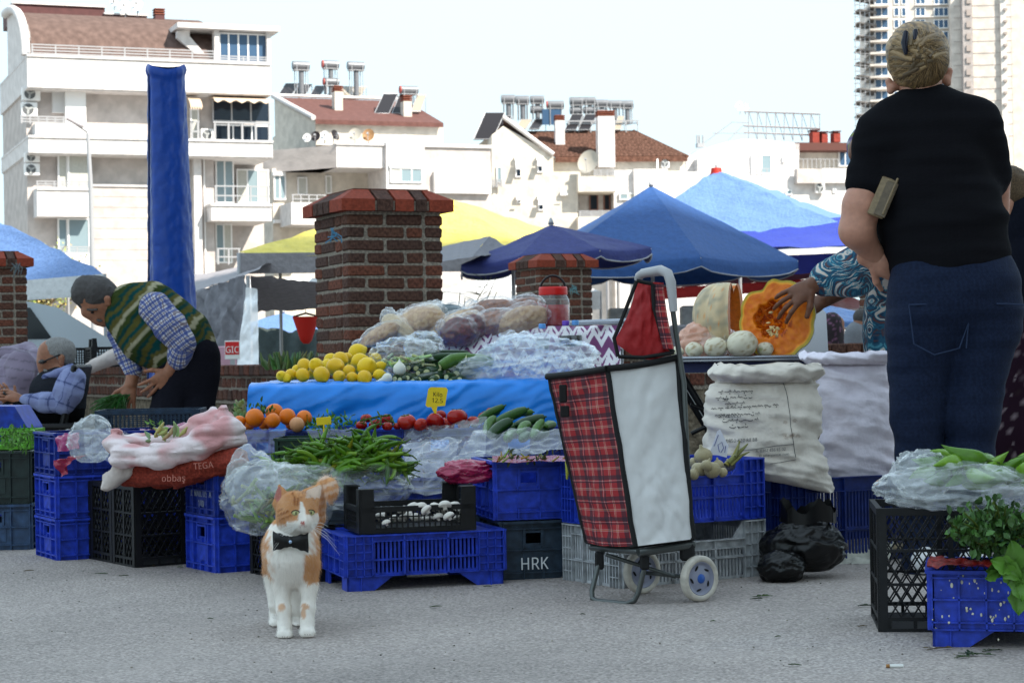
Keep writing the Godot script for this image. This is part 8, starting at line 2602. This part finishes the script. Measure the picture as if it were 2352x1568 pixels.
func seated_man(sk: Material) -> void:
	view(0,860,6.533)
	var D := 10.9
	var t := person("seated person in glasses, grey vest and checked blue shirt looking at a phone")
	var hb := flesh([[800,150,D,860,200,D,0.076,0.078,0.95,0.04],[760,330,D,800,400,D,0.062,0.052,0.9,0.04],[645,330,D,640,375,D,0.016,0.015,1.0,0.015],[690,290,D,690,350,D,0.034,0.03,1.4,0.02],[700,460,D,720,490,D,0.032,0.028,1.2,0.02],[675,430,D,690,440,D,0.014,0.014,2.4,0.01],[960,220,D - 0.08,965,290,D - 0.08,0.020,0.016,0.6,0.01],[920,380,D,960,470,D,0.060,0.066,1.0,0.03],[960,470,D,1130,600,D - 0.12,0.05,0.045],[1130,600,D - 0.12,1000,955,D - 0.16,0.04,0.04],[1000,955,D - 0.16,380,930,D - 0.12,0.036,0.03],[960,470,D,900,900,D + 0.05,0.05,0.05],[900,900,D + 0.05,150,1005,D + 0.04,0.035,0.03]],0.0075)
	var mb := hb.build(MB.new())
	var hf := Flesh.new()
	hf.cell = 0.0055
	var w := pt(340,930,D - 0.12)
	hf.bone(pt(400,930,D - 0.12),w,0.030,0.028,0.02)
	hand(hf,w,pt(120,850,D - 0.14) - w,Vector3(0.2,0.7,0.6),-1.0,1.05,0.5,0.08)
	var w2 := pt(150,1000,D + 0.04)
	hand(hf,w2,pt(60,860,D + 0.02) - w2,Vector3(0.3,0.2,0.8),1.0,0.95,0.6,0.08)
	hf.build(mb)
	part("body",mb,sk,t)
	var wh := mat("hair_white",Color(0.62,0.61,0.60),0.8,0.4,40.0,0.6)
	part("hair",flesh([[1000,120,D,1035,260,D,0.045,0.040,1.5,0.03],[930,60,D,1000,120,D,0.045,0.045,1.5,0.03],[850,120,D,960,130,D,0.074,0.070,0.9,0.05]],0.008,0.004,Vector3(30,30,30)).build(MB.new()),wh,t)
	part("moustache",MB.new().tube([pt(660,420,D - 0.03),pt(700,430,D - 0.055),pt(730,445,D - 0.06)],[0.005,0.009,0.005],6),wh,t)
	face_bits(t,pt(690,290,D - 0.07),false)
	var gl := part("glasses",MB.new().tube([pt(590,290,D - 0.055),pt(640,300,D - 0.075),pt(700,270,D - 0.085),pt(940,170,D - 0.09)],0.004,6),M["black_plastic"],t)
	part("lens",MB.new().ball(pt(640,290,D - 0.072),Vector3(0.018,0.013,0.004),10,6),film("lens_dark",Color(0.10,0.10,0.12),0.6,0.05),gl)
	var vm := mat("knit_grey",Color(0.17,0.18,0.205),0.95,0.25,30.0,0.7)
	part("vest",flesh([[1010,600,D,880,800,D,0.105,0.13,0.95,0.06],[880,800,D,860,1000,D,0.13,0.14,0.9,0.06],[1120,640,D,1070,950,D,0.09,0.09,1.0,0.06],[900,560,D,1100,530,D,0.045,0.045,1.2,0.04]],0.014,0.006,Vector3(10,10,10)).build(MB.new()),vm,t)
	var pm := clothm("check_shirt",plaid("plaid_pale",Color(0.44,0.47,0.62),[[0.3,0.04,Color(0.16,0.20,0.36),0.6],[0.6,0.16,Color(0.52,0.55,0.70),0.5]]))
	var sa := pt(1150,580,D - 0.14)
	var sb := pt(1000,960,D - 0.16)
	part("sleeve",flesh([[1140,590,D - 0.13,1080,780,D - 0.16,0.075,0.076,1.0,0.03],[1080,780,D - 0.16,1000,960,D - 0.16,0.076,0.066,1.0,0.03]],0.012,0.006,Vector3(14,14,14)).build(MB.new(),null,limb_uv(sa,sb,9.0)),pm,t)
	part("sleeve",flesh([[1000,950,D - 0.16,700,960,D - 0.15,0.064,0.052,1.0,0.03],[700,960,D - 0.15,390,930,D - 0.13,0.052,0.040,1.0,0.03]],0.012,0.006,Vector3(14,14,14)).build(MB.new(),null,limb_uv(sb,pt(390,930,D),9.0)),pm,t)
	part("collar",flesh([[690,540,D - 0.08,900,480,D - 0.09,0.018,0.022,1.4,0.02],[900,480,D - 0.09,1120,370,D - 0.06,0.022,0.02,1.4,0.02]],0.009).build(MB.new(),null,limb_uv(sa,sb,9.0)),pm,t)
	var tr := mat("trousers_black",Color(0.055,0.057,0.065),0.9,0.15,12.0,0.3)
	part("trousers",flesh([[900,1080,D,800,1130,D,0.15,0.14,0.9,0.05],[850,1130,D - 0.05,250,1150,D - 0.12,0.10,0.075,1.0,0.04],[850,1130,D + 0.08,200,1120,D + 0.04,0.10,0.075,1.0,0.04],[250,1150,D - 0.12,150,2000,D - 0.1,0.075,0.055,1.0,0.03],[200,1120,D + 0.04,80,2000,D + 0.05,0.075,0.055,1.0,0.03]],0.016,0.004,Vector3(8,8,8)).build(MB.new()),tr,t)
	shoes(t,[Vector3(pt(110,2000,D).x,0,-D + 0.15),Vector3(pt(40,2000,D).x,0,-D)],M["black_plastic"])
	var ph := solo("phone",MB.new().cbox(Vector3.ZERO,Vector3(0.075,0.012,0.13),0.005),M["black_plastic"],"black phone held by the seated man","phone","",pt(95,830,D - 0.09),Basis(Vector3.BACK,-0.75) * Basis(Vector3.UP,0.3))
	part("screen",MB.new().bb(-0.034,0.0062,-0.06,0.034,0.0068,0.06),mat("screen_dark",Color(0.10,0.12,0.14),0.08),ph)
	# chair with a twisted cord on its frame
	var ch := thing("folding_chair","black folding chair under the seated man","chair")
	part("seat",MB.new().cbox(pt(850,1330,D) ,Vector3(0.42,0.03,0.42),0.01),M["black_plastic"],ch)
	part("backrest",MB.new().cbox(pt(1180,950,D + 0.02),Vector3(0.03,0.42,0.42),0.01,Basis(Vector3.BACK,-0.22)),M["black_plastic"],ch)
	for z in [-0.19,0.19]:
		part("leg",MB.new().tube([pt(560,1330,D + z),Vector3(pt(1000,1330,D).x,0,-D - z)],0.012,8),M["steel"],ch)
		part("leg",MB.new().tube([pt(1120,1330,D + z),Vector3(pt(520,1330,D).x,0,-D - z)],0.012,8),M["steel"],ch)
	var cord := []
	for k in 40:
		cord.append(pt(352 + 9.0 * sin(k * 1.9),1020 + k * 8.0,D - 0.2))
	part("twisted_cord",MB.new().tube(cord,0.006,5),mat("cord_tan",Color(0.58,0.52,0.43),0.9),ch)
	# quilted lilac jacket thrown over the wall
	var jk := flesh([[60,160,11.6,420,110,11.8,0.045,0.05,1.0,0.03],[420,110,11.8,540,220,11.6,0.05,0.045,1.0,0.03],[540,250,11.6,400,420,11.45,0.045,0.065,1.0,0.04],[290,330,11.4,280,560,11.35,0.085,0.075,0.7,0.04],[280,560,11.35,300,800,11.35,0.075,0.062,0.7,0.03],[100,330,11.5,-80,650,11.4,0.06,0.07,0.8,0.04],[0,210,11.6,240,230,11.6,0.05,0.05,1.0,0.03],[-150,700,11.4,80,900,11.3,0.08,0.06,0.8,0.04]],0.012,0.004,Vector3(10,10,10))
	for o in jk.bones: pass
	solo("quilted_jacket",jk.build(MB.new(),func(p: Vector3,_n: Vector3) -> Color:
		return lin(0.47,0.42,0.49) * (0.62 if absf(fposmod(p.y + 0.02 * sin(p.x * 9.0),0.052) - 0.026) < 0.0035 else 1.0)),vmat("quilt_v",0.6,0.4,12.0),"lilac quilted jacket thrown over the planter wall","jacket")
	solo("white_parcel",flesh([[1420,400,12.0,1850,210,12.1,0.03,0.045,1.0,0.03],[1500,330,12.1,1880,170,12.2,0.035,0.045,1.0,0.03],[1360,440,11.95,1420,400,12.0,0.012,0.03,1.0,0.02]],0.010,0.006,Vector3(14,14,14)).build(MB.new()),M["sack_cream"],"white plastic parcel lying on the planter wall behind the bending man","parcel")

func bystanders(sk: Material) -> void:
	view(0,0,0.91878)
	# stooping shopper half hidden by the woman in black
	var D := 7.6
	var t := person("stooping person with light brown hair half hidden behind the woman in black")
	part("top",flesh([[2375,500,D,2390,640,D,0.13,0.16,0.85,0.06],[2390,640,D,2380,760,D,0.16,0.16,0.85,0.06],[2350,520,D,2430,490,D,0.07,0.08,1.0,0.05]],0.016,0.006,Vector3(8,10,8)).build(MB.new()),mat("knit_navy",Color(0.09,0.10,0.14),0.95,0.2,20.0),t)
	part("hair",flesh([[2318,425,D,2336,440,D,0.082,0.085,1.0,0.04],[2312,450,D,2318,475,D,0.05,0.04,1.0,0.04]],0.01,0.006,Vector3(24,24,24)).build(MB.new()),mat("hair_brown",Color(0.42,0.33,0.23),0.7,0.5,30.0,0.5),t)
	part("body",flesh([[2312,470,D - 0.03,2316,500,D - 0.03,0.05,0.04,1.0,0.03],[2316,480,D,2365,500,D,0.05,0.055,1.0,0.03]],0.012).build(MB.new()),M["skin_fair"],t)
	part("skirt",flesh([[2360,760,D,2340,1000,D,0.16,0.18,0.85,0.05],[2340,1000,D,2340,1260,D,0.18,0.19,0.85,0.05]],0.018,0.008,Vector3(12,3,12)).build(MB.new(),func(p: Vector3,_n: Vector3) -> Color:
		return lin(0.16,0.11,0.14).lerp(lin(0.50,0.44,0.46),smoothstep(0.3,0.45,nz.get_noise_3dv(p * 55.0)))),vmat("skirt_v",0.9),t)
	# two market-goers sitting beyond the wall
	D = 14.2
	var h := person("seated person in a dark flowered headscarf beyond the planter wall")
	part("headscarf",flesh([[1914,740,D,1908,765,D,0.075,0.085,1.0,0.04],[1908,765,D,1900,830,D,0.10,0.15,0.8,0.06]],0.014,0.004,Vector3(12,12,12)).build(MB.new(),func(p: Vector3,_n: Vector3) -> Color:
		return lin(0.15,0.09,0.13).lerp(lin(0.45,0.30,0.40),smoothstep(0.15,0.4,nz.get_noise_3dv(p * 26.0)))),vmat("scarf_v",0.7),h)
	part("body",flesh([[1926,742,D,1928,760,D,0.055,0.045,1.0,0.03],[1922,760,D,1900,850,D,0.05,0.1],[1900,850,D,1900,960,D,0.16,0.18,0.8,0.05]],0.014).build(MB.new()),sk,h)
	var g := person("seated person in a grey top beyond the planter wall, facing away")
	part("top",flesh([[1978,770,D + 0.3,1978,900,D + 0.3,0.11,0.15,0.8,0.05]],0.016).build(MB.new()),mat("knit_pale",Color(0.50,0.51,0.53),0.9,0.1,10.0),g)
	part("body",flesh([[1984,738,D + 0.3,1982,755,D + 0.3,0.06,0.055,1.0,0.03],[1982,755,D + 0.3,1978,880,D + 0.3,0.05,0.07],[1978,880,D + 0.3,1978,980,D + 0.3,0.14,0.14,0.8,0.05]],0.014).build(MB.new()),sk,g)
	part("hair",flesh([[1984,728,D + 0.3,1988,742,D + 0.3,0.065,0.06,1.0,0.03]],0.012).build(MB.new()),M["hair_grey"],g)

func cat() -> void:
	view(620,1160,3.267)
	var D := 4.86
	var t := thing("cat","ginger and white cat in a black bow tie standing on the asphalt","cat")
	var c0 := pt(340,1440,D)
	c0.y = 0.004
	var k := D / F / 3.267 / 1.0884
	var L := func(x: float,y: float,dz: float) -> Vector3: # crop pixel -> place, dz metres behind the front paws
		return pt(x,y,D + dz)
	var f := Flesh.new()
	f.cell = 0.0048
	var B := func(x0: float,y0: float,z0: float,x1: float,y1: float,z1: float,r0: float,r1: float,kk := 0.03,nr := Vector3.ZERO,fl := 1.0) -> void:
		f.bone(L.call(x0,y0,z0),L.call(x1,y1,z1),r0,r1,kk,nr,fl)
	B.call(335,640,0.05,345,760,0.03,0.052,0.056,0.04,Vector3(0,0,1),0.95) # breast
	B.call(345,760,0.03,358,870,0.035,0.056,0.040,0.04,Vector3(0,0,1),0.9)
	B.call(335,690,0.07,335,700,0.24,0.059,0.060,0.04) # barrel
	B.call(340,800,0.08,340,790,0.24,0.048,0.047,0.04)
	B.call(335,690,0.24,340,760,0.31,0.058,0.052,0.04)
	B.call(350,560,0.045,350,650,0.05,0.044,0.054,0.03) # neck
	for s in [[268,860,262,1010,282,1200,290,1330,290,1404],[478,850,488,1000,482,1190,474,1310,476,1384]]:
		B.call(s[0],s[1],0.035,s[2],s[3],0.035,0.030,0.0215,0.02)
		B.call(s[2],s[3],0.035,s[4],s[5],0.02,0.0215,0.0170,0.012)
		B.call(s[4],s[5],0.02,s[6],s[7],0.01,0.0170,0.0155,0.012)
		B.call(s[6],s[7],0.012,s[8],s[9],-0.004,0.0160,0.0155,0.012)
		B.call(s[8] - 24,s[9] + 4,-0.014,s[8] + 24,s[9] + 4,-0.014,0.0125,0.0125,0.010)
	for s in [[262,900,240,1150,222,1240,218,1312],[410,900,412,1180,392,1250,392,1342]]: # hind legs
		B.call(s[0],s[1],0.27,s[2],s[3],0.25,0.048,0.026,0.03)
		B.call(s[2],s[3],0.27,s[4],s[5],0.30,0.024,0.017,0.015)
		B.call(s[4],s[5],0.29,s[6],s[7],0.22,0.017,0.016,0.012)
		B.call(s[6],s[7],0.23,s[6],s[7] + 6,0.195,0.016,0.014,0.01)
	var tail := [[400,640,0.33,0.018],[520,560,0.36,0.018],[575,440,0.34,0.015],[580,340,0.30,0.014],[590,250,0.26,0.014],[600,190,0.22,0.015],[630,160,0.20,0.016],[664,175,0.185,0.016],[676,225,0.18,0.016],[668,275,0.18,0.012]]
	for i in tail.size() - 1:
		B.call(tail[i][0],tail[i][1],tail[i][2],tail[i + 1][0],tail[i + 1][1],tail[i + 1][2],tail[i][3],tail[i + 1][3],0.01)
	f.cuts = [Plane(Vector3.DOWN,-0.005)]
	# head on its own fine grid
	var h := Flesh.new()
	h.cell = 0.0026
	var H := func(x0: float,y0: float,z0: float,x1: float,y1: float,z1: float,r0: float,r1: float,kk := 0.012,nr := Vector3.ZERO,fl := 1.0) -> void:
		h.bone(L.call(x0,y0,z0),L.call(x1,y1,z1),r0,r1,kk,nr,fl)
	var hz := 0.005
	H.call(375,375,hz + 0.01,405,375,hz + 0.012,0.0440,0.0430,0.02)
	H.call(330,440,hz,380,470,hz - 0.01,0.028,0.024,0.02) # cheeks
	H.call(470,430,hz,490,455,hz,0.026,0.022,0.02)
	H.call(430,470,hz - 0.02,462,490,hz - 0.036,0.022,0.0165,0.014) # muzzle
	H.call(450,512,hz - 0.03,458,520,hz - 0.032,0.0135,0.012,0.012) # chin
	H.call(440,400,hz - 0.025,466,470,hz - 0.048,0.0105,0.0085,0.014) # nose bridge
	H.call(466,484,hz - 0.051,470,488,hz - 0.052,0.0052,0.0050,0.004) # nose tip
	H.call(360,540,0.03,352,600,0.045,0.036,0.046,0.03)
	for e in [[268,285,246,178,0.027],[520,255,592,165,0.028]]: # ears: flattened cones
		H.call(e[0] + (8 if e[0] < 400 else -18),e[1] + 24,hz + 0.02,e[2],e[3],hz + 0.018,e[4],0.0035,0.010,Vector3(0.25 if e[0] < 400 else -0.5,0,1),0.38)
	var white := lin(0.93,0.905,0.87)
	var ging := lin(0.76,0.52,0.32)
	var deep := lin(0.54,0.29,0.13)
	var hcx: float = L.call(400,395,0).x
	var coat := func(p: Vector3,_n: Vector3) -> Color:
		var x := (p.x - c0.x) / k + 340.0 # back to the pattern's own units, about 0.3 mm each
		var y := 1440.0 - (p.y - c0.y) / k
		var z := -D - p.z # metres behind the paws
		var o := 0.0
		var nn := nz.get_noise_3dv(p * 45.0) * 22.0
		if y < 560 + nn and z < 0.10 and x < 620: # head and neck
			o = 1.0
			var blaze := absf(x - lerpf(452,468,clampf((y - 330) / 150.0,0,1))) - lerpf(8,36,clampf((y - 330) / 130.0,0,1))
			if y > 325 and z < 0.03: o = minf(o,smoothstep(-6.0,8.0,blaze + nn * 0.4))
			o = minf(o,1.0 - smoothstep(0.0,26.0,y - (458.0 + nn - (x - 430) * 0.0)) if x > 330 else 1.0 - smoothstep(0.0,30.0,y - 500.0 - nn))
			if x > 430 and y > 425: o = minf(o,0.15)
			if y < 300 and x > 480 and z < 0.02: o = 0.45
		elif y < 1120:
			var side := absf(x - 345) - 182.0 + nn
			o = smoothstep(-45.0,45.0,side + 2.0 * nn)
			if z > 0.10: o = maxf(o,smoothstep(930.0,820.0,y + nn))
			if x > 420 and y > 760 and y < 1010: o = maxf(o,smoothstep(-10.0,20.0,x - 455.0 - nn * 1.5))
			if y > 1010: o = 0.0
		if z > 0.15 and y < 560: o = 1.0 - 0.4 * smoothstep(0.0,0.5,sin(y * 0.09 + x * 0.03))
		for s in [[268,1195,34,30],[462,1188,36,24],[446,1250,24,40],[500,960,46,60]]:
			if z < 0.12: o = maxf(o,0.75 * smoothstep(1.15,0.75,Vector2((x - s[0]) / s[2],(y - s[1]) / s[3]).length() + nn * 0.012))
		var tab := 0.0
		if y < 480 and z < 0.06:
			for s in [[260,430,340,396],[270,470,380,430],[395,290,400,350],[425,300,418,350],[350,400,290,425],[255,400,300,380]]:
				var a := Vector2(s[0],s[1])
				var b := Vector2(s[2],s[3])
				var q := Geometry2D.get_closest_point_to_segment(Vector2(x,y),a,b)
				tab = maxf(tab,1.0 - smoothstep(3.0,11.0,q.distance_to(Vector2(x,y))))
		var c := white.lerp(ging.lerp(lin(0.84,0.64,0.46),0.5 + 0.5 * nz.get_noise_3dv(p * 25.0)),o)
		c = c.lerp(deep,tab * 0.75 * o)
		if Vector2((x - 470) / 20.0,(y - 488) / 14.0).length() < 1.0 and z < -0.03: c = lin(0.72,0.42,0.38)
		if y > 508 and y < 518 and x > 430 and x < 500 and z < -0.02: c = c.lerp(lin(0.5,0.35,0.3),0.6)
		if y < 330 and Vector2((x - 248) / 30.0,(y - 265) / 62.0).length() < 1.0 and z < 0.03: c = lin(0.72,0.46,0.42)
		return c
	var mb := MB.new()
	f.build(mb,coat)
	h.build(mb,coat)
	part("body",mb,vmat("fur_v",0.85),t)
	# fur: short hairs combed down and back
	var fur := MB.new()
	var cnt := mb.v.size()
	for i in 42000:
		var id := rng.randi() % cnt
		var p := mb.v[id]
		var n := mb.n[id]
		if p.y < 0.012: continue
		var head := p.y > 0.25 and p.z > -D - 0.06
		var comb := Vector3(0,-0.8,-0.25) + Vector3(rf(-0.3,0.3),0,rf(-0.2,0.2))
		var l := rf(0.008,0.017) * (0.5 if head else 1.0) * (0.6 if p.y < 0.10 else 1.0)
		comb = (comb - n * comb.dot(n) * 0.9 + n * (0.35 if not head else 0.28)).normalized()
		var s := n.cross(comb).normalized() * 0.0006
		fur.col = mb.c[id].lerp(Color(1,0.97,0.93),rf(0.0,0.16)) * rf(0.85,1.05)
		var q := fur.v.size()
		for w in [p - s - n * 0.001,p + s - n * 0.001,p + comb * l]:
			fur.vert(w,n,Vector2.ZERO)
		fur.ix.append_array([q,q + 1,q + 2])
	var fu := part("fur",fur,vmat("fur_v",0.85),t)
	fu.set_meta("kind","stuff")
	for e in [[380,406,-0.0085],[504,402,0.001]]:
		var ep: Vector3 = L.call(e[0],e[1],hz - 0.0275 + e[2])
		var o := part("eye",MB.new().ball(ep,Vector3(0.0098,0.0070,0.006),16,10),mat("eye_olive",Color(0.66,0.66,0.46),0.06),t)
		part("pupil",MB.new().ball(ep + Vector3(0.0012,0.0002,0.0048),Vector3(0.0019,0.0040,0.0018),10,8),mat("pupil",Color(0.02,0.02,0.02),0.05),o)
		part("eyelid",MB.new().tube(range(9).map(func(i: int) -> Vector3:
			var a: float = PI * i / 8.0
			return ep + Vector3(cos(a) * 0.0102,sin(a) * 0.0070 + 0.0004,0.0035)),0.0011,5),mat("lid_dark",Color(0.25,0.15,0.11),0.7),o)
	var wk := MB.new()
	for s in [[-1,400,505],[1,500,505]]:
		for j in 5:
			var p0: Vector3 = L.call(s[1] + s[0] * 5,s[2] + j * 5 - 8,hz - 0.045)
			var l := 0.05 + 0.008 * j
			wk.tube([p0,p0 + Vector3(s[0] * l * 0.5,0.004 - 0.009 * j,0.008),p0 + Vector3(s[0] * l * 0.85,-0.006 - 0.016 * j,0.006)],[0.0005,0.0004,0.0001],4,false)
	part("whisker",wk,mat("whisker",Color(0.92,0.92,0.90),0.4),t)
	for s in [[290,1404],[476,1384]]:
		for j in 3:
			part("toe_line",MB.new().tube([L.call(s[0] - 20 + j * 20,s[1] - 6,-0.024),L.call(s[0] - 20 + j * 20,s[1] + 22,-0.0265)],0.0008,4),mat("toe",Color(0.62,0.56,0.52),0.9),t)
	# bow tie
	var bt := part("bow_tie",MB.new().ball(L.call(336,640,-0.045),Vector3(0.010,0.013,0.008),12,8),mat("satin_black",Color(0.03,0.03,0.034),0.5,0.1,12.0,0.3),t)
	for s in [-1.0,1.0]:
		var wm := MB.new()
		var o: Vector3 = L.call(336,640,-0.043)
		wm.grid(18,16,func(u: float,v: float) -> Vector3:
			var a := TAU * v
			var hh := lerpf(0.010,0.023,pow(u,0.7)) * (1.0 + 0.06 * sin(u * 14.0))
			var th := lerpf(0.007,0.009,sin(u * PI)) * (1.0 - 0.75 * smoothstep(0.85,1.0,u))
			return o + Vector3(s * u * 0.043,sin(a) * hh - 0.004 * u * (1.0 if s > 0 else -0.4),cos(a) * th + 0.004 * sin(v * TAU * 3.0) * u - 0.006 * u * u))
		part("wing",wm,M["satin_black"],bt)
	part("jewel",MB.new().ball(L.call(336,642,-0.056),Vector3(0.0042,0.0042,0.003),10,8),mat("jewel",Color(0.62,0.70,0.80),0.05,0.0,1.0,0.0,1.0,0.5),bt)
	part("collar_band",MB.new().tube(range(21).map(func(i: int) -> Vector3:
		var a: float = PI * i / 20.0
		return (L.call(345,620,0.04) as Vector3) + Vector3(cos(a) * 0.056,-0.01 * sin(a),sin(a) * 0.072 - 0.01)),0.004,6),M["satin_black"],bt)
# ---------- scraps on the asphalt ----------
func build_small() -> void:
	# leaf scraps and stems, lying flat
	var k := 0
	for a in [[845,1278,0.03],[1755,1378,0.05],[1740,1384,0.03],[2000,1400,0.045],[2160,1500,0.05],[2250,1513,0.07],[2285,1505,0.045],[2215,1520,0.04],[1985,1448,0.02],[1830,1538,0.025],[1640,1436,0.012],[1790,1472,0.014],[520,1300,0.04],[640,1285,0.02],[230,1325,0.03],[280,1330,0.025],[60,1318,0.03],[480,1430,0.016],[1000,1402,0.03],[1340,1420,0.012],[340,1306,0.03],[410,1310,0.02],[905,1330,0.012],[1120,1355,0.02]]:
		var p := gr(a[0],a[1])
		var m := MB.new()
		var v := rf(0.7,1.15)
		m.col = lin(0.20 * v,0.27 * v,0.13 * v) if k % 4 else lin(0.32 * v,0.27 * v,0.17 * v)
		var turn := Basis(Vector3.UP,rf(-0.6,0.6))
		m.tube([turn * Vector3(-a[2] * 0.6,0.004,0),turn * Vector3(0,0.006,0.004),turn * Vector3(a[2] * 0.6,0.004,0)],[0.001,0.0016,0.0008],5)
		for j in 5:
			leaf(m,turn * Vector3(rf(-0.5,0.5) * a[2],0.005,rf(-0.006,0.006)),Basis(Vector3.UP,rf(0,6)) * Basis(Vector3.BACK,rf(-0.4,0.4)),a[2] * rf(0.25,0.5),0.5)
		solo("leaf_scrap",m,M["veg_v"],"trampled scrap of leaf and stem on the asphalt","leaf scrap","leaf scraps on the asphalt",Vector3(p.x,0.004,p.z))
		k += 1
	var c := gr(2062,1541)
	var cg := solo("cigarette_end",MB.new().tube([Vector3(-0.012,0.008,0),Vector3(0.016,0.008,0.002)],0.0038,10),mat("cig_white",Color(0.86,0.86,0.84),0.8),"white cigarette end on the asphalt before the spattered blue crate","cigarette end","",c)
	part("filter",MB.new().tube([Vector3(-0.0125,0.008,0),Vector3(-0.020,0.008,-0.001)],0.0039,10),mat("cig_filter",Color(0.62,0.45,0.28),0.9),cg)
	# scuffs and paint flecks on the crates
	var white := mat("paint_fleck",Color(0.82,0.80,0.72),0.8)
	var n := gr(2148,1492)
	var fl := MB.new()
	var b := Basis(Vector3.UP,-0.22)
	for i in 46:
		var q := Vector3(rf(0.0,0.22),rf(0.02,0.17),0.0125 if rng.randf() < 0.5 else 0.0008)
		var s := rf(0.0012,0.0035)
		fl.ball(n + b * q,Vector3(s,s * rf(0.8,2.0),0.0006),6,4,b)
	solo("paint_fleck",fl,white,"white paint flecks spattered over the blue crate","paint").set_meta("kind","stuff")
	# cords knotted round the pillars
	for a in [[765,536,10.0,Color(0.30,0.50,0.62),"blue cord knotted to the large brick pillar"],[32,612,14.9,Color(0.40,0.44,0.46),"grey cord knotted to the brick pillar beside the van"],[1318,660,17.1,Color(0.42,0.60,0.62),"pale cord hanging on the pillar under the navy parasol"]]:
		var p := at(a[0],a[1],a[2])
		var m := MB.new()
		for j in 7:
			m.tube([p + Vector3(rf(-0.02,0.02),rf(-0.01,0.03),0.0),p + Vector3(rf(-0.05,0.05),rf(-0.02,0.03),0.02),p + Vector3(rf(-0.05,0.05),rf(-0.08,-0.01),0.012)],0.003,5)
		solo("knotted_cord",m,mat("cord" + str(int(a[0])),a[3],0.8),a[4],"cord")
	# grit and crumbs of dirt gathered along the crates
	var gm := MB.new()
	for i in 260:
		var p := gr(rf(0,2352),1300 + 250.0 * pow(rng.randf(),2.0) + rf(0,30))
		var r := rf(0.001,0.003)
		var v := rf(0.25,0.6)
		gm.col = lin(v,v * 0.95,v * 0.85)
		gm.ball(p + Vector3(0,0.004 + r * 0.4,0),Vector3(r,r * 0.6,r * rf(0.7,1.6)),5,4)
	var gt := solo("grit",gm,vmat("grit_v",0.9),"grit and dirt crumbs scattered over the asphalt","grit")
	gt.set_meta("kind","stuff")
